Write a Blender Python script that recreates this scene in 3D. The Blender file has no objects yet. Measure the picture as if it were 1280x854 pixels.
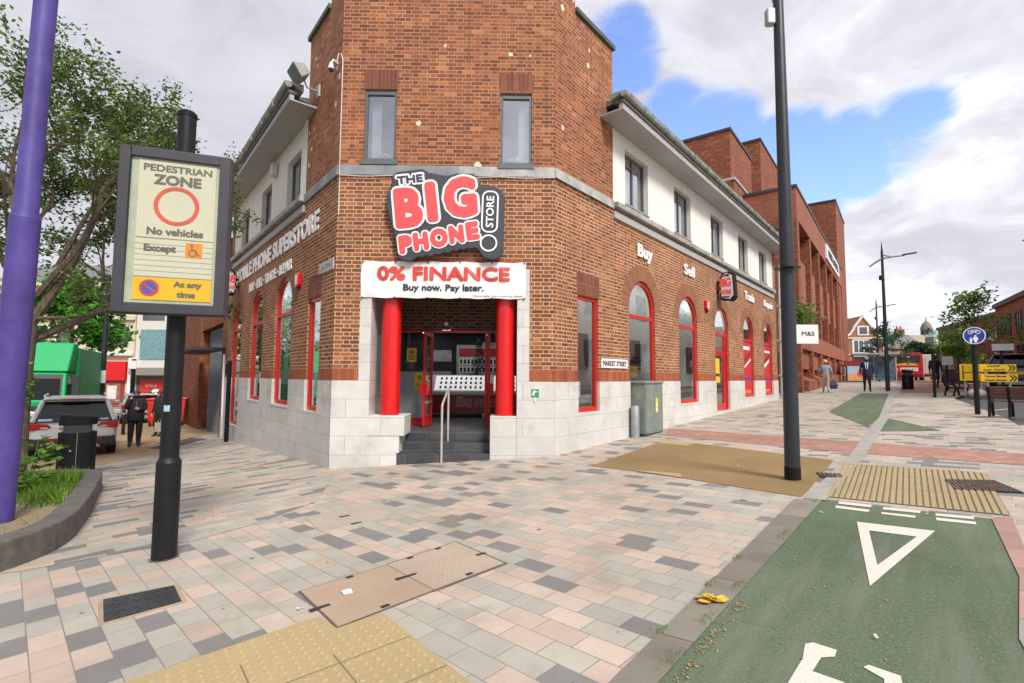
import bpy, bmesh, math, random
from mathutils import Vector, Matrix
R_ = math.radians
sc = bpy.context.scene
COL = sc.collection
random.seed(7)

# ------------------------------------------------------------------ camera
FPX = 628.0
cam_d = bpy.data.cameras.new("camera")
cam_d.sensor_width = 36.0
cam_d.lens = FPX / 1280.0 * 36.0
cam_d.clip_start = 0.05
cam_d.clip_end = 2000.0
cam = bpy.data.objects.new("camera", cam_d)
COL.objects.link(cam)
_p = math.atan(43.5 / 628.0); _r = 0.0072; CAMH = 1.71
_F = Vector((0, math.cos(_p), math.sin(_p))); _R0 = Vector((1, 0, 0)); _U0 = Vector((0, -math.sin(_p), math.cos(_p)))
_R = _R0 * math.cos(_r) + _U0 * math.sin(_r); _U = -_R0 * math.sin(_r) + _U0 * math.cos(_r)
mw = Matrix.Identity(4)
for i in range(3):
    mw[i][0] = _R[i]; mw[i][1] = _U[i]; mw[i][2] = -_F[i]
mw[2][3] = CAMH
cam.matrix_world = mw
sc.camera = cam

# ------------------------------------------------------------------ world, sun, exposure
SUN_AZ = R_(152.0); SUN_EL = R_(46.0)
world = bpy.data.worlds.new("World"); sc.world = world; world.use_nodes = True
sun_d = bpy.data.lights.new("sun", 'SUN'); sun_d.energy = 2.0; sun_d.angle = R_(16.0); sun_d.color = (1.0, 0.95, 0.87)
sun = bpy.data.objects.new("sun", sun_d); COL.objects.link(sun)
_d = Vector((math.sin(SUN_AZ) * math.cos(SUN_EL), math.cos(SUN_AZ) * math.cos(SUN_EL), math.sin(SUN_EL)))
sun.rotation_euler = _d.to_track_quat('Z', 'Y').to_euler()
sun.location = (10, -10, 30)
sc.view_settings.view_transform = 'Standard'
sc.view_settings.look = 'None'
sc.view_settings.exposure = 1.02
sc.view_settings.gamma = 1.0
sc.view_settings.use_curve_mapping = False
sc.cycles.max_bounces = 8
sc.cycles.transparent_max_bounces = 12
sc.cycles.caustics_reflective = False
sc.cycles.caustics_refractive = False


class NT:
    """tiny helper to write node trees"""
    def __init__(s, tree):
        s.t = tree; s.n = tree.nodes; s.l = tree.links
    def new(s, typ, **kw):
        n = s.n.new(typ)
        for k, v in kw.items(): setattr(n, k, v)
        return n
    def put(s, sock, v):
        if isinstance(v, bpy.types.NodeSocket): s.l.new(v, sock)
        elif v is not None:
            if hasattr(sock.default_value, '__len__') and not hasattr(v, '__len__'): v = [v] * len(sock.default_value)
            if hasattr(v, '__len__') and len(sock.default_value) == 4 and len(v) == 3: v = (*v, 1.0)
            sock.default_value = v
    def m(s, op, a=None, b=None, c=None, clamp=False):
        n = s.new('ShaderNodeMath', operation=op); n.use_clamp = clamp
        for i, v in enumerate((a, b, c)):
            if v is not None: s.put(n.inputs[i], v)
        return n.outputs[0]
    def vm(s, op, a=None, b=None, out=0):
        n = s.new('ShaderNodeVectorMath', operation=op)
        for i, v in enumerate((a, b)):
            if v is not None: s.put(n.inputs[i], v)
        return n.outputs[out]
    def sep(s, v):
        n = s.new('ShaderNodeSeparateXYZ'); s.put(n.inputs[0], v); return n.outputs
    def comb(s, x=0.0, y=0.0, z=0.0):
        n = s.new('ShaderNodeCombineXYZ')
        for i, v in enumerate((x, y, z)): s.put(n.inputs[i], v)
        return n.outputs[0]
    def mix(s, f, a, b, typ='MIX'):
        n = s.new('ShaderNodeMix', data_type='RGBA', blend_type=typ); n.clamp_factor = True
        s.put(n.inputs['Factor'], f); s.put(n.inputs[6], a); s.put(n.inputs[7], b)
        return n.outputs[2]
    def noise(s, vec, scale, detail=3.0, rough=0.55, dist=0.0):
        n = s.new('ShaderNodeTexNoise'); s.put(n.inputs['Vector'], vec)
        n.inputs['Scale'].default_value = scale; n.inputs['Detail'].default_value = detail
        n.inputs['Roughness'].default_value = rough; n.inputs['Distortion'].default_value = dist
        return n.outputs[0]
    def white(s, vec):
        n = s.new('ShaderNodeTexWhiteNoise', noise_dimensions='3D'); s.put(n.inputs['Vector'], vec); return n.outputs[0]
    def mr(s, v, a, b, c=0.0, d=1.0, smooth=False):
        n = s.new('ShaderNodeMapRange'); n.interpolation_type = 'SMOOTHSTEP' if smooth else 'LINEAR'
        for i, q in enumerate((v, a, b, c, d)): s.put(n.inputs[i], q)
        return n.outputs[0]
    def ramp(s, f, stops, const=False):
        n = s.new('ShaderNodeValToRGB'); s.put(n.inputs[0], f)
        cr = n.color_ramp; cr.interpolation = 'CONSTANT' if const else 'LINEAR'
        while len(cr.elements) < len(stops): cr.elements.new(0.5)
        for e, (p, c) in zip(cr.elements, stops): e.position = p; e.color = (*c, 1.0)
        return n.outputs[0]
    def bump(s, h, strength=0.3, dist=0.01):
        n = s.new('ShaderNodeBump'); n.inputs['Strength'].default_value = strength; n.inputs['Distance'].default_value = dist
        s.put(n.inputs['Height'], h); return n.outputs[0]


def build_sky():
    T = NT(world.node_tree); T.n.clear()
    out = T.new('ShaderNodeOutputWorld'); bg = T.new('ShaderNodeBackground')
    bg.inputs['Strength'].default_value = 0.1
    sky = T.new('ShaderNodeTexSky'); sky.sky_type = 'NISHITA'; sky.sun_disc = False
    sky.sun_elevation = SUN_EL; sky.sun_rotation = SUN_AZ; sky.air_density = 1.0; sky.dust_density = 0.6; sky.ozone_density = 2.5
    tc = T.new('ShaderNodeTexCoord'); d = T.vm('NORMALIZE', tc.outputs['Generated'])
    x, y, z = T.sep(d)
    k = T.m('ADD', T.m('MAXIMUM', z, 0.0), 0.30)
    p = T.comb(T.m('DIVIDE', x, k), T.m('DIVIDE', y, k), 0.0)
    n1 = T.noise(T.vm('ADD', p, (3.1, 1.7, 0.4)), 2.6, 10.0, 0.62, 0.35)
    n2 = T.noise(T.vm('ADD', p, (8.3, 4.2, 2.0)), 1.3, 6.0, 0.58, 0.3)
    n3 = T.noise(T.vm('ADD', p, (1.3, 7.2, 5.0)), 4.2, 8.0, 0.62, 0.6)
    def blob(v, a0, a1, w):
        dp = T.vm('DOT_PRODUCT', d, Vector(v).normalized(), out=1)
        return T.m('MULTIPLY', T.mr(dp, math.cos(R_(a0)), math.cos(R_(a1)), smooth=True), w)
    # openings of blue sky between the clouds
    holes = None
    for v, a0, a1, w in (((0.22, 1.0, 0.68), 6, 1, 0.62), ((0.33, 1.0, 0.53), 5, 1, 0.46), ((0.42, 1.0, 0.475), 7, 2, 0.62), ((0.56, 1.0, 0.415), 8, 2, 0.80),
                         ((0.67, 1.0, 0.45), 6, 1, 0.66), ((0.80, 1.0, 0.50), 5, 1, 0.48)):
        b = blob(v, a0, a1, w); holes = b if holes is None else T.m('MAXIMUM', holes, b)
    cov = T.m('SUBTRACT', T.m('ADD', T.m('MULTIPLY', T.m('SUBTRACT', n1, 0.5), 2.0), 0.98), T.m('MULTIPLY', holes, 1.32))
    cov = T.mr(cov, 0.28, 0.72, 0.0, 1.0, True)
    shade = T.m('ADD', T.m('MULTIPLY', n2, 0.6), T.m('MULTIPLY', n3, 0.4))
    shade = T.mr(shade, 0.36, 0.64, 0.0, 1.0, True)
    shade = T.m('ADD', T.m('MULTIPLY', shade, T.mr(x, -0.35, 0.2, 0.45, 1.0, True)), T.mr(x, -0.1, 0.45, 0.0, 0.28, True), clamp=True)
    ccol = T.mix(shade, (2.75, 2.75, 3.15), (5.3, 5.35, 5.6))
    scol = T.mix(1.0, sky.outputs[0], (1.50, 1.45, 1.72), 'MULTIPLY')
    T.put(bg.inputs['Color'], T.mix(cov, scol, ccol))
    T.l.new(bg.outputs[0], out.inputs[0])
build_sky()

# ------------------------------------------------------------------ materials
MATS = {}
def _base(name):
    m = bpy.data.materials.new(name); m.use_nodes = True
    T = NT(m.node_tree); b = T.n['Principled BSDF']
    return m, T, b

def mat(name, col, rough=0.6, metal=0.0, var=0.12, scale=6.0, bump=0.0, coat=0.0, spec=None, bscale=60.0):
    """painted / plain surface with slight uneven wear"""
    if name in MATS: return MATS[name]
    m, T, b = _base(name)
    tc = T.new('ShaderNodeTexCoord').outputs['Object']
    n = T.noise(tc, scale, 5.0, 0.6)
    f = T.mr(n, 0.3, 0.7, 1.0 - var, 1.0 + var)
    c = T.mix(1.0, col, T.comb(f, f, f), 'MULTIPLY')
    T.put(b.inputs['Base Color'], c)
    T.put(b.inputs['Roughness'], T.mr(T.noise(tc, scale * 3.1, 4.0), 0.3, 0.7, max(0.02, rough - 0.08), min(1, rough + 0.08)))
    b.inputs['Metallic'].default_value = metal
    if coat: b.inputs['Coat Weight'].default_value = coat; b.inputs['Coat Roughness'].default_value = 0.08
    if spec is not None: b.inputs['Specular IOR Level'].default_value = spec
    if bump: T.put(b.inputs['Normal'], T.bump(T.noise(tc, bscale, 4.0), bump, 0.01))
    MATS[name] = m
    return m

def emit(name, col, s):
    m, T, b = _base(name)
    b.inputs['Base Color'].default_value = (*col, 1); b.inputs['Emission Color'].default_value = (*col, 1); b.inputs['Emission Strength'].default_value = s
    MATS[name] = m; return m

def glass(name, tint=(0.75, 0.82, 0.84), base=0.10, rough=0.015):
    if name in MATS: return MATS[name]
    m, T, b = _base(name)
    out = T.n['Material Output']; T.n.remove(b)
    tr = T.new('ShaderNodeBsdfTransparent'); T.put(tr.inputs[0], tint)
    gl = T.new('ShaderNodeBsdfGlossy'); T.put(gl.inputs[0], (0.95, 0.97, 1.0)); gl.inputs['Roughness'].default_value = rough
    tc = T.new('ShaderNodeTexCoord').outputs['Object']
    T.put(gl.inputs['Normal'], T.bump(T.noise(tc, 0.9, 1.0), 0.05, 0.1))
    lw = T.new('ShaderNodeLayerWeight'); lw.inputs['Blend'].default_value = 0.5
    mx = T.new('ShaderNodeMixShader')
    T.put(mx.inputs[0], T.m('ADD', T.m('MULTIPLY', T.m('POWER', lw.outputs['Facing'], 4.0), 0.85), base, clamp=True))
    T.l.new(tr.outputs[0], mx.inputs[1]); T.l.new(gl.outputs[0], mx.inputs[2]); T.l.new(mx.outputs[0], out.inputs[0])
    MATS[name] = m; return m

def blocks(name, bw, bh, joint, stops, jointcol, rot=0.0, header=0.0, shift='half', var=0.10, rough=0.8, bump=0.5, jd=0.004,
           dirt=None, grain=0.06, off=(0, 0), soft=0.0015, spots=None, streak=0.0, speck=0.0):
    """masonry / paving laid in courses, driven by metric UVs"""
    if name in MATS: return MATS[name]
    m, T, b = _base(name)
    uv = T.new('ShaderNodeUVMap').outputs[0]
    mp = T.new('ShaderNodeMapping'); T.put(mp.inputs[0], uv); mp.inputs['Rotation'].default_value = (0, 0, rot); mp.inputs['Location'].default_value = (off[0], off[1], 0)
    u, v, _z = T.sep(mp.outputs[0])
    row = T.m('FLOOR', T.m('DIVIDE', v, bh)); fv = T.m('MULTIPLY', T.m('FRACT', T.m('DIVIDE', v, bh)), bh)
    per = bw + header
    if shift == 'half':
        sh = T.m('MULTIPLY', T.m('FLOORED_MODULO', row, 2.0), per * 0.5)
    else:
        sh = T.m('ADD', T.m('MULTIPLY', T.m('FLOORED_MODULO', row, 2.0), per * 0.45), T.m('MULTIPLY', T.white(T.comb(row, 3.3, 1.0)), per * 0.4))
    uu = T.m('DIVIDE', T.m('ADD', u, sh), per); cell = T.m('FLOOR', uu); fu = T.m('MULTIPLY', T.m('FRACT', uu), per)
    if header > 0:
        ish = T.m('GREATER_THAN', fu, bw)
        ds = T.m('MINIMUM', fu, T.m('ABSOLUTE', T.m('SUBTRACT', bw, fu)))
        du = T.m('MINIMUM', ds, T.m('SUBTRACT', per, fu))
        idx = T.m('ADD', T.m('MULTIPLY', cell, 2.0), ish)
    else:
        du = T.m('MINIMUM', fu, T.m('SUBTRACT', per, fu)); idx = cell
    dv = T.m('MINIMUM', fv, T.m('SUBTRACT', bh, fv))
    dj = T.m('MINIMUM', du, dv)
    wob = T.m('MULTIPLY', T.m('SUBTRACT', T.noise(uv, 35.0, 2.0), 0.5), joint * 0.5)
    face = T.mr(T.m('ADD', dj, wob), joint * 0.5 - soft, joint * 0.5 + soft, 0, 1, True)
    rnd = T.white(T.comb(idx, row, 0.37)); rnd2 = T.white(T.comb(idx, row, 5.91))
    c = T.ramp(rnd, stops, True)
    k = T.m('ADD', T.mr(rnd2, 0, 1, 1 - var, 1 + var), T.m('MULTIPLY', T.m('SUBTRACT', T.noise(uv, 120.0, 3.0), 0.5), grain * 4))
    big = T.m('MULTIPLY', T.mr(T.noise(uv, 0.55, 5.0, 0.6), 0.3, 0.7, 0.84, 1.13), T.mr(T.noise(T.vm('ADD', uv, (31, 17, 0)), 4.0, 6.0, 0.7), 0.3, 0.7, 0.92, 1.07))
    k = T.m('MULTIPLY', k, big)
    c = T.mix(1.0, c, T.comb(k, k, k), 'MULTIPLY')
    jn = T.mr(T.noise(uv, 1.3, 4.0), 0.3, 0.7, 0.72, 1.2)
    jc = T.mix(1.0, jointcol, T.comb(jn, jn, jn), 'MULTIPLY')
    c = T.mix(face, jc, c)
    if dirt:
        dm = T.mr(T.noise(T.vm('ADD', uv, (5, 9, 0)), dirt[1], 6.0, 0.65), dirt[2], dirt[2] + 0.16, 0, dirt[3], True)
        c = T.mix(dm, c, dirt[0])
    if streak:
        su = T.noise(T.comb(T.m('MULTIPLY', u, 3.0), T.m('MULTIPLY', v, 0.25), 0.0), 1.0, 5.0, 0.7)
        c = T.mix(T.mr(su, 0.55, 0.8, 0, streak, True), c, (0.06, 0.045, 0.035))
    if spots:
        vo = T.new('ShaderNodeTexVoronoi'); T.put(vo.inputs['Vector'], uv); vo.inputs['Scale'].default_value = spots[1]
        sp = T.m('MULTIPLY', T.m('LESS_THAN', vo.outputs['Distance'], T.m('MULTIPLY', T.noise(uv, 6.0, 3.0), spots[2])), T.m('GREATER_THAN', T.noise(uv, 0.6, 2.0), spots[3]))
        c = T.mix(sp, c, spots[0])
    if speck:
        vo = T.new('ShaderNodeTexVoronoi'); T.put(vo.inputs['Vector'], uv); vo.inputs['Scale'].default_value = 3.2
        sp = T.m('LESS_THAN', vo.outputs['Distance'], T.m('MULTIPLY', T.m('POWER', T.sep(vo.outputs['Color'])[0], 3.0), 0.12))
        c = T.mix(T.m('MULTIPLY', sp, speck), c, (0.10, 0.095, 0.09))
    T.put(b.inputs['Base Color'], c)
    b.inputs['Roughness'].default_value = rough
    b.inputs['Specular IOR Level'].default_value = 0.3
    hgt = T.m('ADD', face, T.m('MULTIPLY', T.noise(uv, 90.0, 3.0), 0.35))
    T.put(b.inputs['Normal'], T.bump(hgt, bump, jd))
    MATS[name] = m
    return m

def rough_ground(name, c1, c2, scale=40.0, bump=0.5, rough=0.9, big=0.15, third=None, track=None):
    if name in MATS: return MATS[name]
    m, T, b = _base(name)
    uv = T.new('ShaderNodeUVMap').outputs[0]
    n = T.noise(uv, scale, 6.0, 0.75)
    c = T.mix(T.mr(n, 0.35, 0.65), c1, c2)
    k = T.mr(T.noise(uv, 0.9, 6.0, 0.6), 0.3, 0.7, 1 - big, 1 + big)
    c = T.mix(1.0, c, T.comb(k, k, k), 'MULTIPLY')
    if third:
        vo = T.new('ShaderNodeTexVoronoi'); T.put(vo.inputs['Vector'], uv); vo.inputs['Scale'].default_value = third[1]
        c = T.mix(T.m('LESS_THAN', vo.outputs['Distance'], third[2]), c, T.mix(T.m('GREATER_THAN', T.sep(vo.outputs['Color'])[0], 0.5), third[0], third[3]))
    dk = T.mr(T.noise(T.vm('ADD', uv, (3, 3, 0)), 1.7, 7.0, 0.7), 0.58, 0.75, 0, 0.45, True)
    c = T.mix(dk, c, tuple(q * 0.55 for q in c1))
    if track:
        mp = T.new('ShaderNodeMapping'); T.put(mp.inputs[0], uv); mp.inputs['Rotation'].default_value = (0, 0, track); tu, tv, _q = T.sep(mp.outputs[0])
        tn = T.noise(T.comb(T.m('MULTIPLY', tu, 0.5), T.m('MULTIPLY', tv, 4.0), 0.0), 1.0, 6.0, 0.65)
        c = T.mix(T.mr(tn, 0.42, 0.7, 0, 0.55, True), c, (0.19, 0.205, 0.16))
        cr = T.new('ShaderNodeTexVoronoi', feature='DISTANCE_TO_EDGE'); T.put(cr.inputs['Vector'], T.vm('ADD', uv, T.comb(T.m('MULTIPLY', T.noise(uv, 3.0, 4.0), 0.35), T.m('MULTIPLY', T.noise(T.vm('ADD', uv, (7, 3, 0)), 3.0, 4.0), 0.35), 0.0))); cr.inputs['Scale'].default_value = 0.55
        c = T.mix(T.m('MULTIPLY', T.m('LESS_THAN', cr.outputs['Distance'], 0.0009), T.m('GREATER_THAN', T.noise(uv, 1.1, 2.0), 0.5)), c, (0.03, 0.038, 0.028))
    T.put(b.inputs['Base Color'], c); b.inputs['Roughness'].default_value = rough; b.inputs['Specular IOR Level'].default_value = 0.25
    T.put(b.inputs['Normal'], T.bump(n, bump, 0.006))
    MATS[name] = m; return m

BRW, BRH = 0.225, 0.075
M_BRICK = blocks('brick_lower', BRW, BRH, 0.0155, [(0.0, (0.225, 0.088, 0.043)), (0.3, (0.18, 0.069, 0.037)), (0.55, (0.275, 0.106, 0.048)), (0.80, (0.145, 0.06, 0.037)), (0.88, (0.31, 0.115, 0.05)), (0.96, (0.40, 0.17, 0.08))],
                 (0.62, 0.385, 0.235), header=0.1125, var=0.14, dirt=((0.52, 0.36, 0.22), 0.8, 0.57, 0.34), streak=0.4, off=(0, -1.61))
M_BRICKU = blocks('brick_upper', BRW, BRH, 0.0135, [(0.0, (0.255, 0.086, 0.040)), (0.3, (0.20, 0.066, 0.034)), (0.55, (0.31, 0.108, 0.048)), (0.80, (0.155, 0.057, 0.037)), (0.87, (0.37, 0.13, 0.055)), (0.96, (0.40, 0.17, 0.08))],
                  (0.47, 0.265, 0.155), header=0.1125, var=0.14, dirt=((0.36, 0.2, 0.12), 0.7, 0.58, 0.25), streak=0.5, off=(0, -1.61), spots=((0.72, 0.62, 0.45), 2.6, 0.30, 0.53))
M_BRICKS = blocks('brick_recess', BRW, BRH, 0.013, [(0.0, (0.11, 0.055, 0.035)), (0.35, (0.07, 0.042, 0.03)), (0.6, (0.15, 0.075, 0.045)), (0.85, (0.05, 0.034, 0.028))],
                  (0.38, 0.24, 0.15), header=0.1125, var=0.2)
M_SOLDIER = blocks('brick_soldier', 0.075, 0.4, 0.007, [(0.0, (0.33, 0.095, 0.045)), (0.4, (0.28, 0.08, 0.04)), (0.75, (0.38, 0.12, 0.055))], (0.22, 0.085, 0.05), var=0.1, off=(0, 0))
M_VOUS = blocks('brick_arch', 0.062, 0.6, 0.006, [(0.0, (0.27, 0.115, 0.065)), (0.5, (0.235, 0.10, 0.058)), (0.8, (0.31, 0.135, 0.075))], (0.44, 0.24, 0.14), var=0.08)
M_HEADER = blocks('brick_header', 0.075, 0.6, 0.009, [(0.0, (0.20, 0.072, 0.045)), (0.5, (0.165, 0.06, 0.04)), (0.8, (0.24, 0.085, 0.05))], (0.33, 0.15, 0.09), var=0.1)
M_STONE = blocks('plinth_stone', 1.3, 0.338, 0.007, [(0.0, (0.62, 0.605, 0.575)), (0.5, (0.60, 0.588, 0.56)), (0.8, (0.635, 0.62, 0.59))], (0.33, 0.31, 0.29), var=0.03, off=(0.3, -1.61 + 0.338 * 20),
                 rough=0.6, grain=0.03, dirt=((0.36, 0.335, 0.29), 1.4, 0.53, 0.42), bump=0.35, soft=0.002)
M_BRICKMS = blocks('brick_red_precinct', BRW, BRH, 0.011, [(0.0, (0.245, 0.072, 0.038)), (0.4, (0.19, 0.056, 0.034)), (0.7, (0.29, 0.088, 0.044)), (0.9, (0.38, 0.14, 0.055))],
                   (0.30, 0.135, 0.085), header=0.1125, var=0.14, streak=0.2, dirt=((0.42, 0.19, 0.09), 0.5, 0.6, 0.35))
M_BRICKMS2 = blocks('brick_red_smooth', BRW, BRH, 0.010, [(0.0, (0.32, 0.108, 0.066)), (0.4, (0.28, 0.095, 0.058)), (0.8, (0.36, 0.125, 0.075))], (0.36, 0.155, 0.10), header=0.1125, var=0.06, streak=0.15)
M_BRICKFAR = blocks('brick_far', BRW, BRH, 0.012, [(0.0, (0.36, 0.14, 0.085)), (0.5, (0.31, 0.12, 0.075))], (0.40, 0.2, 0.13), var=0.12)

PAVE_STOPS = [(0.0, (0.405, 0.382, 0.328)), (0.26, (0.375, 0.358, 0.312)), (0.44, (0.495, 0.40, 0.337)), (0.66, (0.465, 0.372, 0.31)), (0.84, (0.205, 0.20, 0.198))]
M_PAVE = blocks('paving', 0.288, 0.166, 0.0055, PAVE_STOPS, (0.23, 0.205, 0.17), rot=R_(-135), shift='rand', var=0.06, rough=0.75, grain=0.13, bump=0.35, jd=0.004,
                dirt=((0.25, 0.215, 0.17), 1.3, 0.52, 0.42), speck=0.9)
M_PAVE2 = blocks('paving_street', 0.42, 0.152, 0.005, PAVE_STOPS, (0.24, 0.21, 0.175), rot=R_(-44), shift='rand', var=0.07, rough=0.75, grain=0.09, bump=0.3,
                 dirt=((0.26, 0.22, 0.175), 1.3, 0.53, 0.4), speck=0.85)
M_TANROAD = blocks('road_brick', 0.2, 0.1, 0.006, [(0.0, (0.36, 0.25, 0.15)), (0.5, (0.32, 0.22, 0.135)), (0.8, (0.40, 0.28, 0.17))], (0.22, 0.16, 0.10), rot=0.6, var=0.1, dirt=((0.2, 0.15, 0.1), 0.6, 0.55, 0.4))
M_REDROAD = blocks('road_red', 0.2, 0.1, 0.006, [(0.0, (0.33, 0.17, 0.12)), (0.5, (0.30, 0.155, 0.11)), (0.8, (0.37, 0.2, 0.14))], (0.24, 0.15, 0.1), rot=0.6, var=0.1)
M_REDBAND = blocks('band_brick', 0.21, 0.105, 0.006, [(0.0, (0.38, 0.205, 0.16)), (0.5, (0.35, 0.185, 0.145)), (0.8, (0.41, 0.23, 0.18))], (0.24, 0.15, 0.12), rot=R_(-27), var=0.08)
M_GREEN = rough_ground('cycle_green', (0.075, 0.112, 0.064), (0.14, 0.178, 0.112), 55.0, 0.7, third=((0.24, 0.27, 0.2), 38.0, 0.17, (0.045, 0.075, 0.045)), track=R_(-50))
M_RESIN = rough_ground('resin_tan', (0.235, 0.16, 0.072), (0.29, 0.205, 0.10), 70.0, 0.4)
M_TAC = rough_ground('tactile_buff', (0.36, 0.275, 0.145), (0.44, 0.345, 0.19), 60.0, 0.35, big=0.1)
M_CORD = rough_ground('corduroy_buff', (0.34, 0.265, 0.15), (0.40, 0.315, 0.18), 50.0, 0.4, big=0.12)
M_KERB = blocks('kerb_stone', 0.9, 5.0, 0.008, [(0.0, (0.215, 0.19, 0.16)), (0.5, (0.185, 0.165, 0.14)), (0.8, (0.245, 0.22, 0.185))], (0.08, 0.07, 0.06), rot=R_(-51.7), var=0.1, dirt=((0.13, 0.12, 0.10), 2.0, 0.5, 0.5), grain=0.08)
M_KERBP = blocks('kerb_pink', 0.45, 5.0, 0.008, [(0.0, (0.42, 0.26, 0.215)), (0.5, (0.38, 0.235, 0.2)), (0.85, (0.33, 0.3, 0.28))], (0.2, 0.15, 0.12), rot=R_(-51.7), var=0.1, dirt=((0.25, 0.2, 0.16), 2.0, 0.5, 0.4))
M_PLANTER = mat('planter_granite', (0.115, 0.105, 0.098), 0.8, var=0.3, scale=9, bump=0.4)
M_ASPH = rough_ground('asphalt', (0.075, 0.075, 0.078), (0.11, 0.11, 0.11), 60.0, 0.5)
M_GROUND = rough_ground('ground', (0.16, 0.15, 0.14), (0.2, 0.19, 0.175), 10.0, 0.3)
def road_paint(name, col, wear=0.45):
    m, T, b = _base(name)
    uv = T.new('ShaderNodeUVMap').outputs[0]
    n = T.noise(uv, 45.0, 6.0, 0.7); n2 = T.noise(uv, 6.0, 5.0, 0.65)
    k = T.mr(n, 0.35, 0.7, 0.88, 1.06); c = T.mix(1.0, col, T.comb(k, k, k), 'MULTIPLY')
    c = T.mix(T.mr(T.m('ADD', T.m('MULTIPLY', n, 0.5), T.m('MULTIPLY', n2, 0.5)), 0.55, 0.68, 0, wear, True), c, tuple(q * 0.5 for q in col))
    T.put(b.inputs['Base Color'], c); b.inputs['Roughness'].default_value = 0.75
    T.put(b.inputs['Normal'], T.bump(n, 0.4, 0.004)); MATS[name] = m; return m
M_WPAINT = road_paint('road_paint_white', (0.66, 0.63, 0.56))
M_YPAINT = road_paint('road_paint_yellow', (0.62, 0.46, 0.16))

M_RED = mat('red_gloss', (0.66, 0.006, 0.006), 0.30, var=0.03, scale=1.5, coat=0.3)
M_REDF = mat('red_frame', (0.56, 0.016, 0.016), 0.35, var=0.10, scale=3, coat=0.2)
M_WHITE = mat('white_paint', (0.78, 0.78, 0.75), 0.6, var=0.03)
def streaked(name, col, dirt, amt, rough=0.85):
    m, T, b = _base(name); uv = T.new('ShaderNodeUVMap').outputs[0]; u, v, _z = T.sep(uv)
    n = T.noise(T.comb(T.m('MULTIPLY', u, 5.0), T.m('MULTIPLY', v, 0.5), 0.0), 1.0, 6.0, 0.7); n2 = T.noise(uv, 1.2, 5.0, 0.6)
    k = T.mr(n2, 0.3, 0.7, 0.94, 1.04); c = T.mix(1.0, col, T.comb(k, k, k), 'MULTIPLY')
    c = T.mix(T.mr(n, 0.5, 0.75, 0, amt, True), c, dirt)
    T.put(b.inputs['Base Color'], c); b.inputs['Roughness'].default_value = rough
    T.put(b.inputs['Normal'], T.bump(T.noise(uv, 70.0, 3.0), 0.15, 0.005)); MATS[name] = m; return m
M_RENDER = streaked('white_render', (0.79, 0.77, 0.715), (0.50, 0.47, 0.40), 0.35)
M_SOFFIT = mat('soffit', (0.38, 0.39, 0.39), 0.6, var=0.05)
M_GUTTER = mat('gutter', (0.26, 0.29, 0.26), 0.7, var=0.45, scale=5)
M_FASCIA = mat('fascia', (0.10, 0.085, 0.08), 0.6, var=0.2)
M_LEDGE = mat('ledge', (0.33, 0.325, 0.30), 0.8, var=0.4, scale=4, bump=0.3)
M_LEAD = mat('lead_band', (0.24, 0.255, 0.275), 0.65, var=0.3, scale=3)
M_BANDPALE = mat('pale_band', (0.40, 0.40, 0.385), 0.7, var=0.3, scale=4)
M_COPING = mat('coping_green', (0.075, 0.10, 0.088), 0.7, var=0.3)
M_UPVC = mat('window_grey', (0.12, 0.135, 0.15), 0.4, var=0.08)
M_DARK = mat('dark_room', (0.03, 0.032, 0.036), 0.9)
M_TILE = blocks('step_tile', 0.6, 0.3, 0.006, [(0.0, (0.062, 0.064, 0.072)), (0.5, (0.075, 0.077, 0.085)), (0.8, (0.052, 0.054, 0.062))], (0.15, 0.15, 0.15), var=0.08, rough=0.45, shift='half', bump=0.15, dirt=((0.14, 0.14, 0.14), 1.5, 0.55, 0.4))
M_ROOM = mat('room_wall', (0.66, 0.70, 0.70), 0.8)
M_ROOMFLOOR = mat('room_floor', (0.3, 0.3, 0.3), 0.4)
M_BLACK = mat('black_metal', (0.009, 0.009, 0.011), 0.5, var=0.3, scale=7, spec=0.3)
M_BLACKP = mat('black_plastic', (0.009, 0.009, 0.010), 0.65, var=0.3, spec=0.2)
M_GREYP = mat('pole_grey', (0.020, 0.023, 0.031), 0.4, var=0.2, scale=5)
M_STEEL = mat('steel', (0.62, 0.58, 0.52), 0.35, metal=0.5, var=0.06)
M_GALV = mat('galvanised', (0.40, 0.42, 0.43), 0.5, metal=0.6, var=0.15)
M_CHAR = mat('sign_charcoal', (0.045, 0.047, 0.058), 0.5, var=0.08)
M_CORAL = mat('sign_coral', (0.86, 0.085, 0.09), 0.45, var=0.04)
M_SWHITE = mat('sign_white', (0.84, 0.84, 0.84), 0.5, var=0.02)
M_INK = mat('sign_ink', (0.03, 0.03, 0.035), 0.6)
M_CABLE = mat('cable_white', (0.66, 0.62, 0.55), 0.6)
G_SHOP = glass('shop_glass', (0.86, 0.93, 0.93), 0.34)
G_UP = glass('upper_glass', (0.72, 0.78, 0.82), 0.46)
G_CLEAR = glass('door_glass', (0.86, 0.9, 0.9), 0.03)
G_CAR = glass('car_glass', (0.10, 0.115, 0.12), 0.05)

# ------------------------------------------------------------------ ground height
XS = [(-300, -1.5), (-60, -1.3), (-25, -1.02), (-11, -.66), (16, .96), (26, 1.36), (50, 1.6), (300, 1.6)]
def G(x, y):
    s = XS[0][1] if x <= XS[0][0] else XS[-1][1]
    for (a, za), (b, zb) in zip(XS, XS[1:]):
        if a <= x <= b: s = za + (zb - za) * (x - a) / (b - a)
    return s - .012 * max(-60, min(24, y)) + .314

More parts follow.
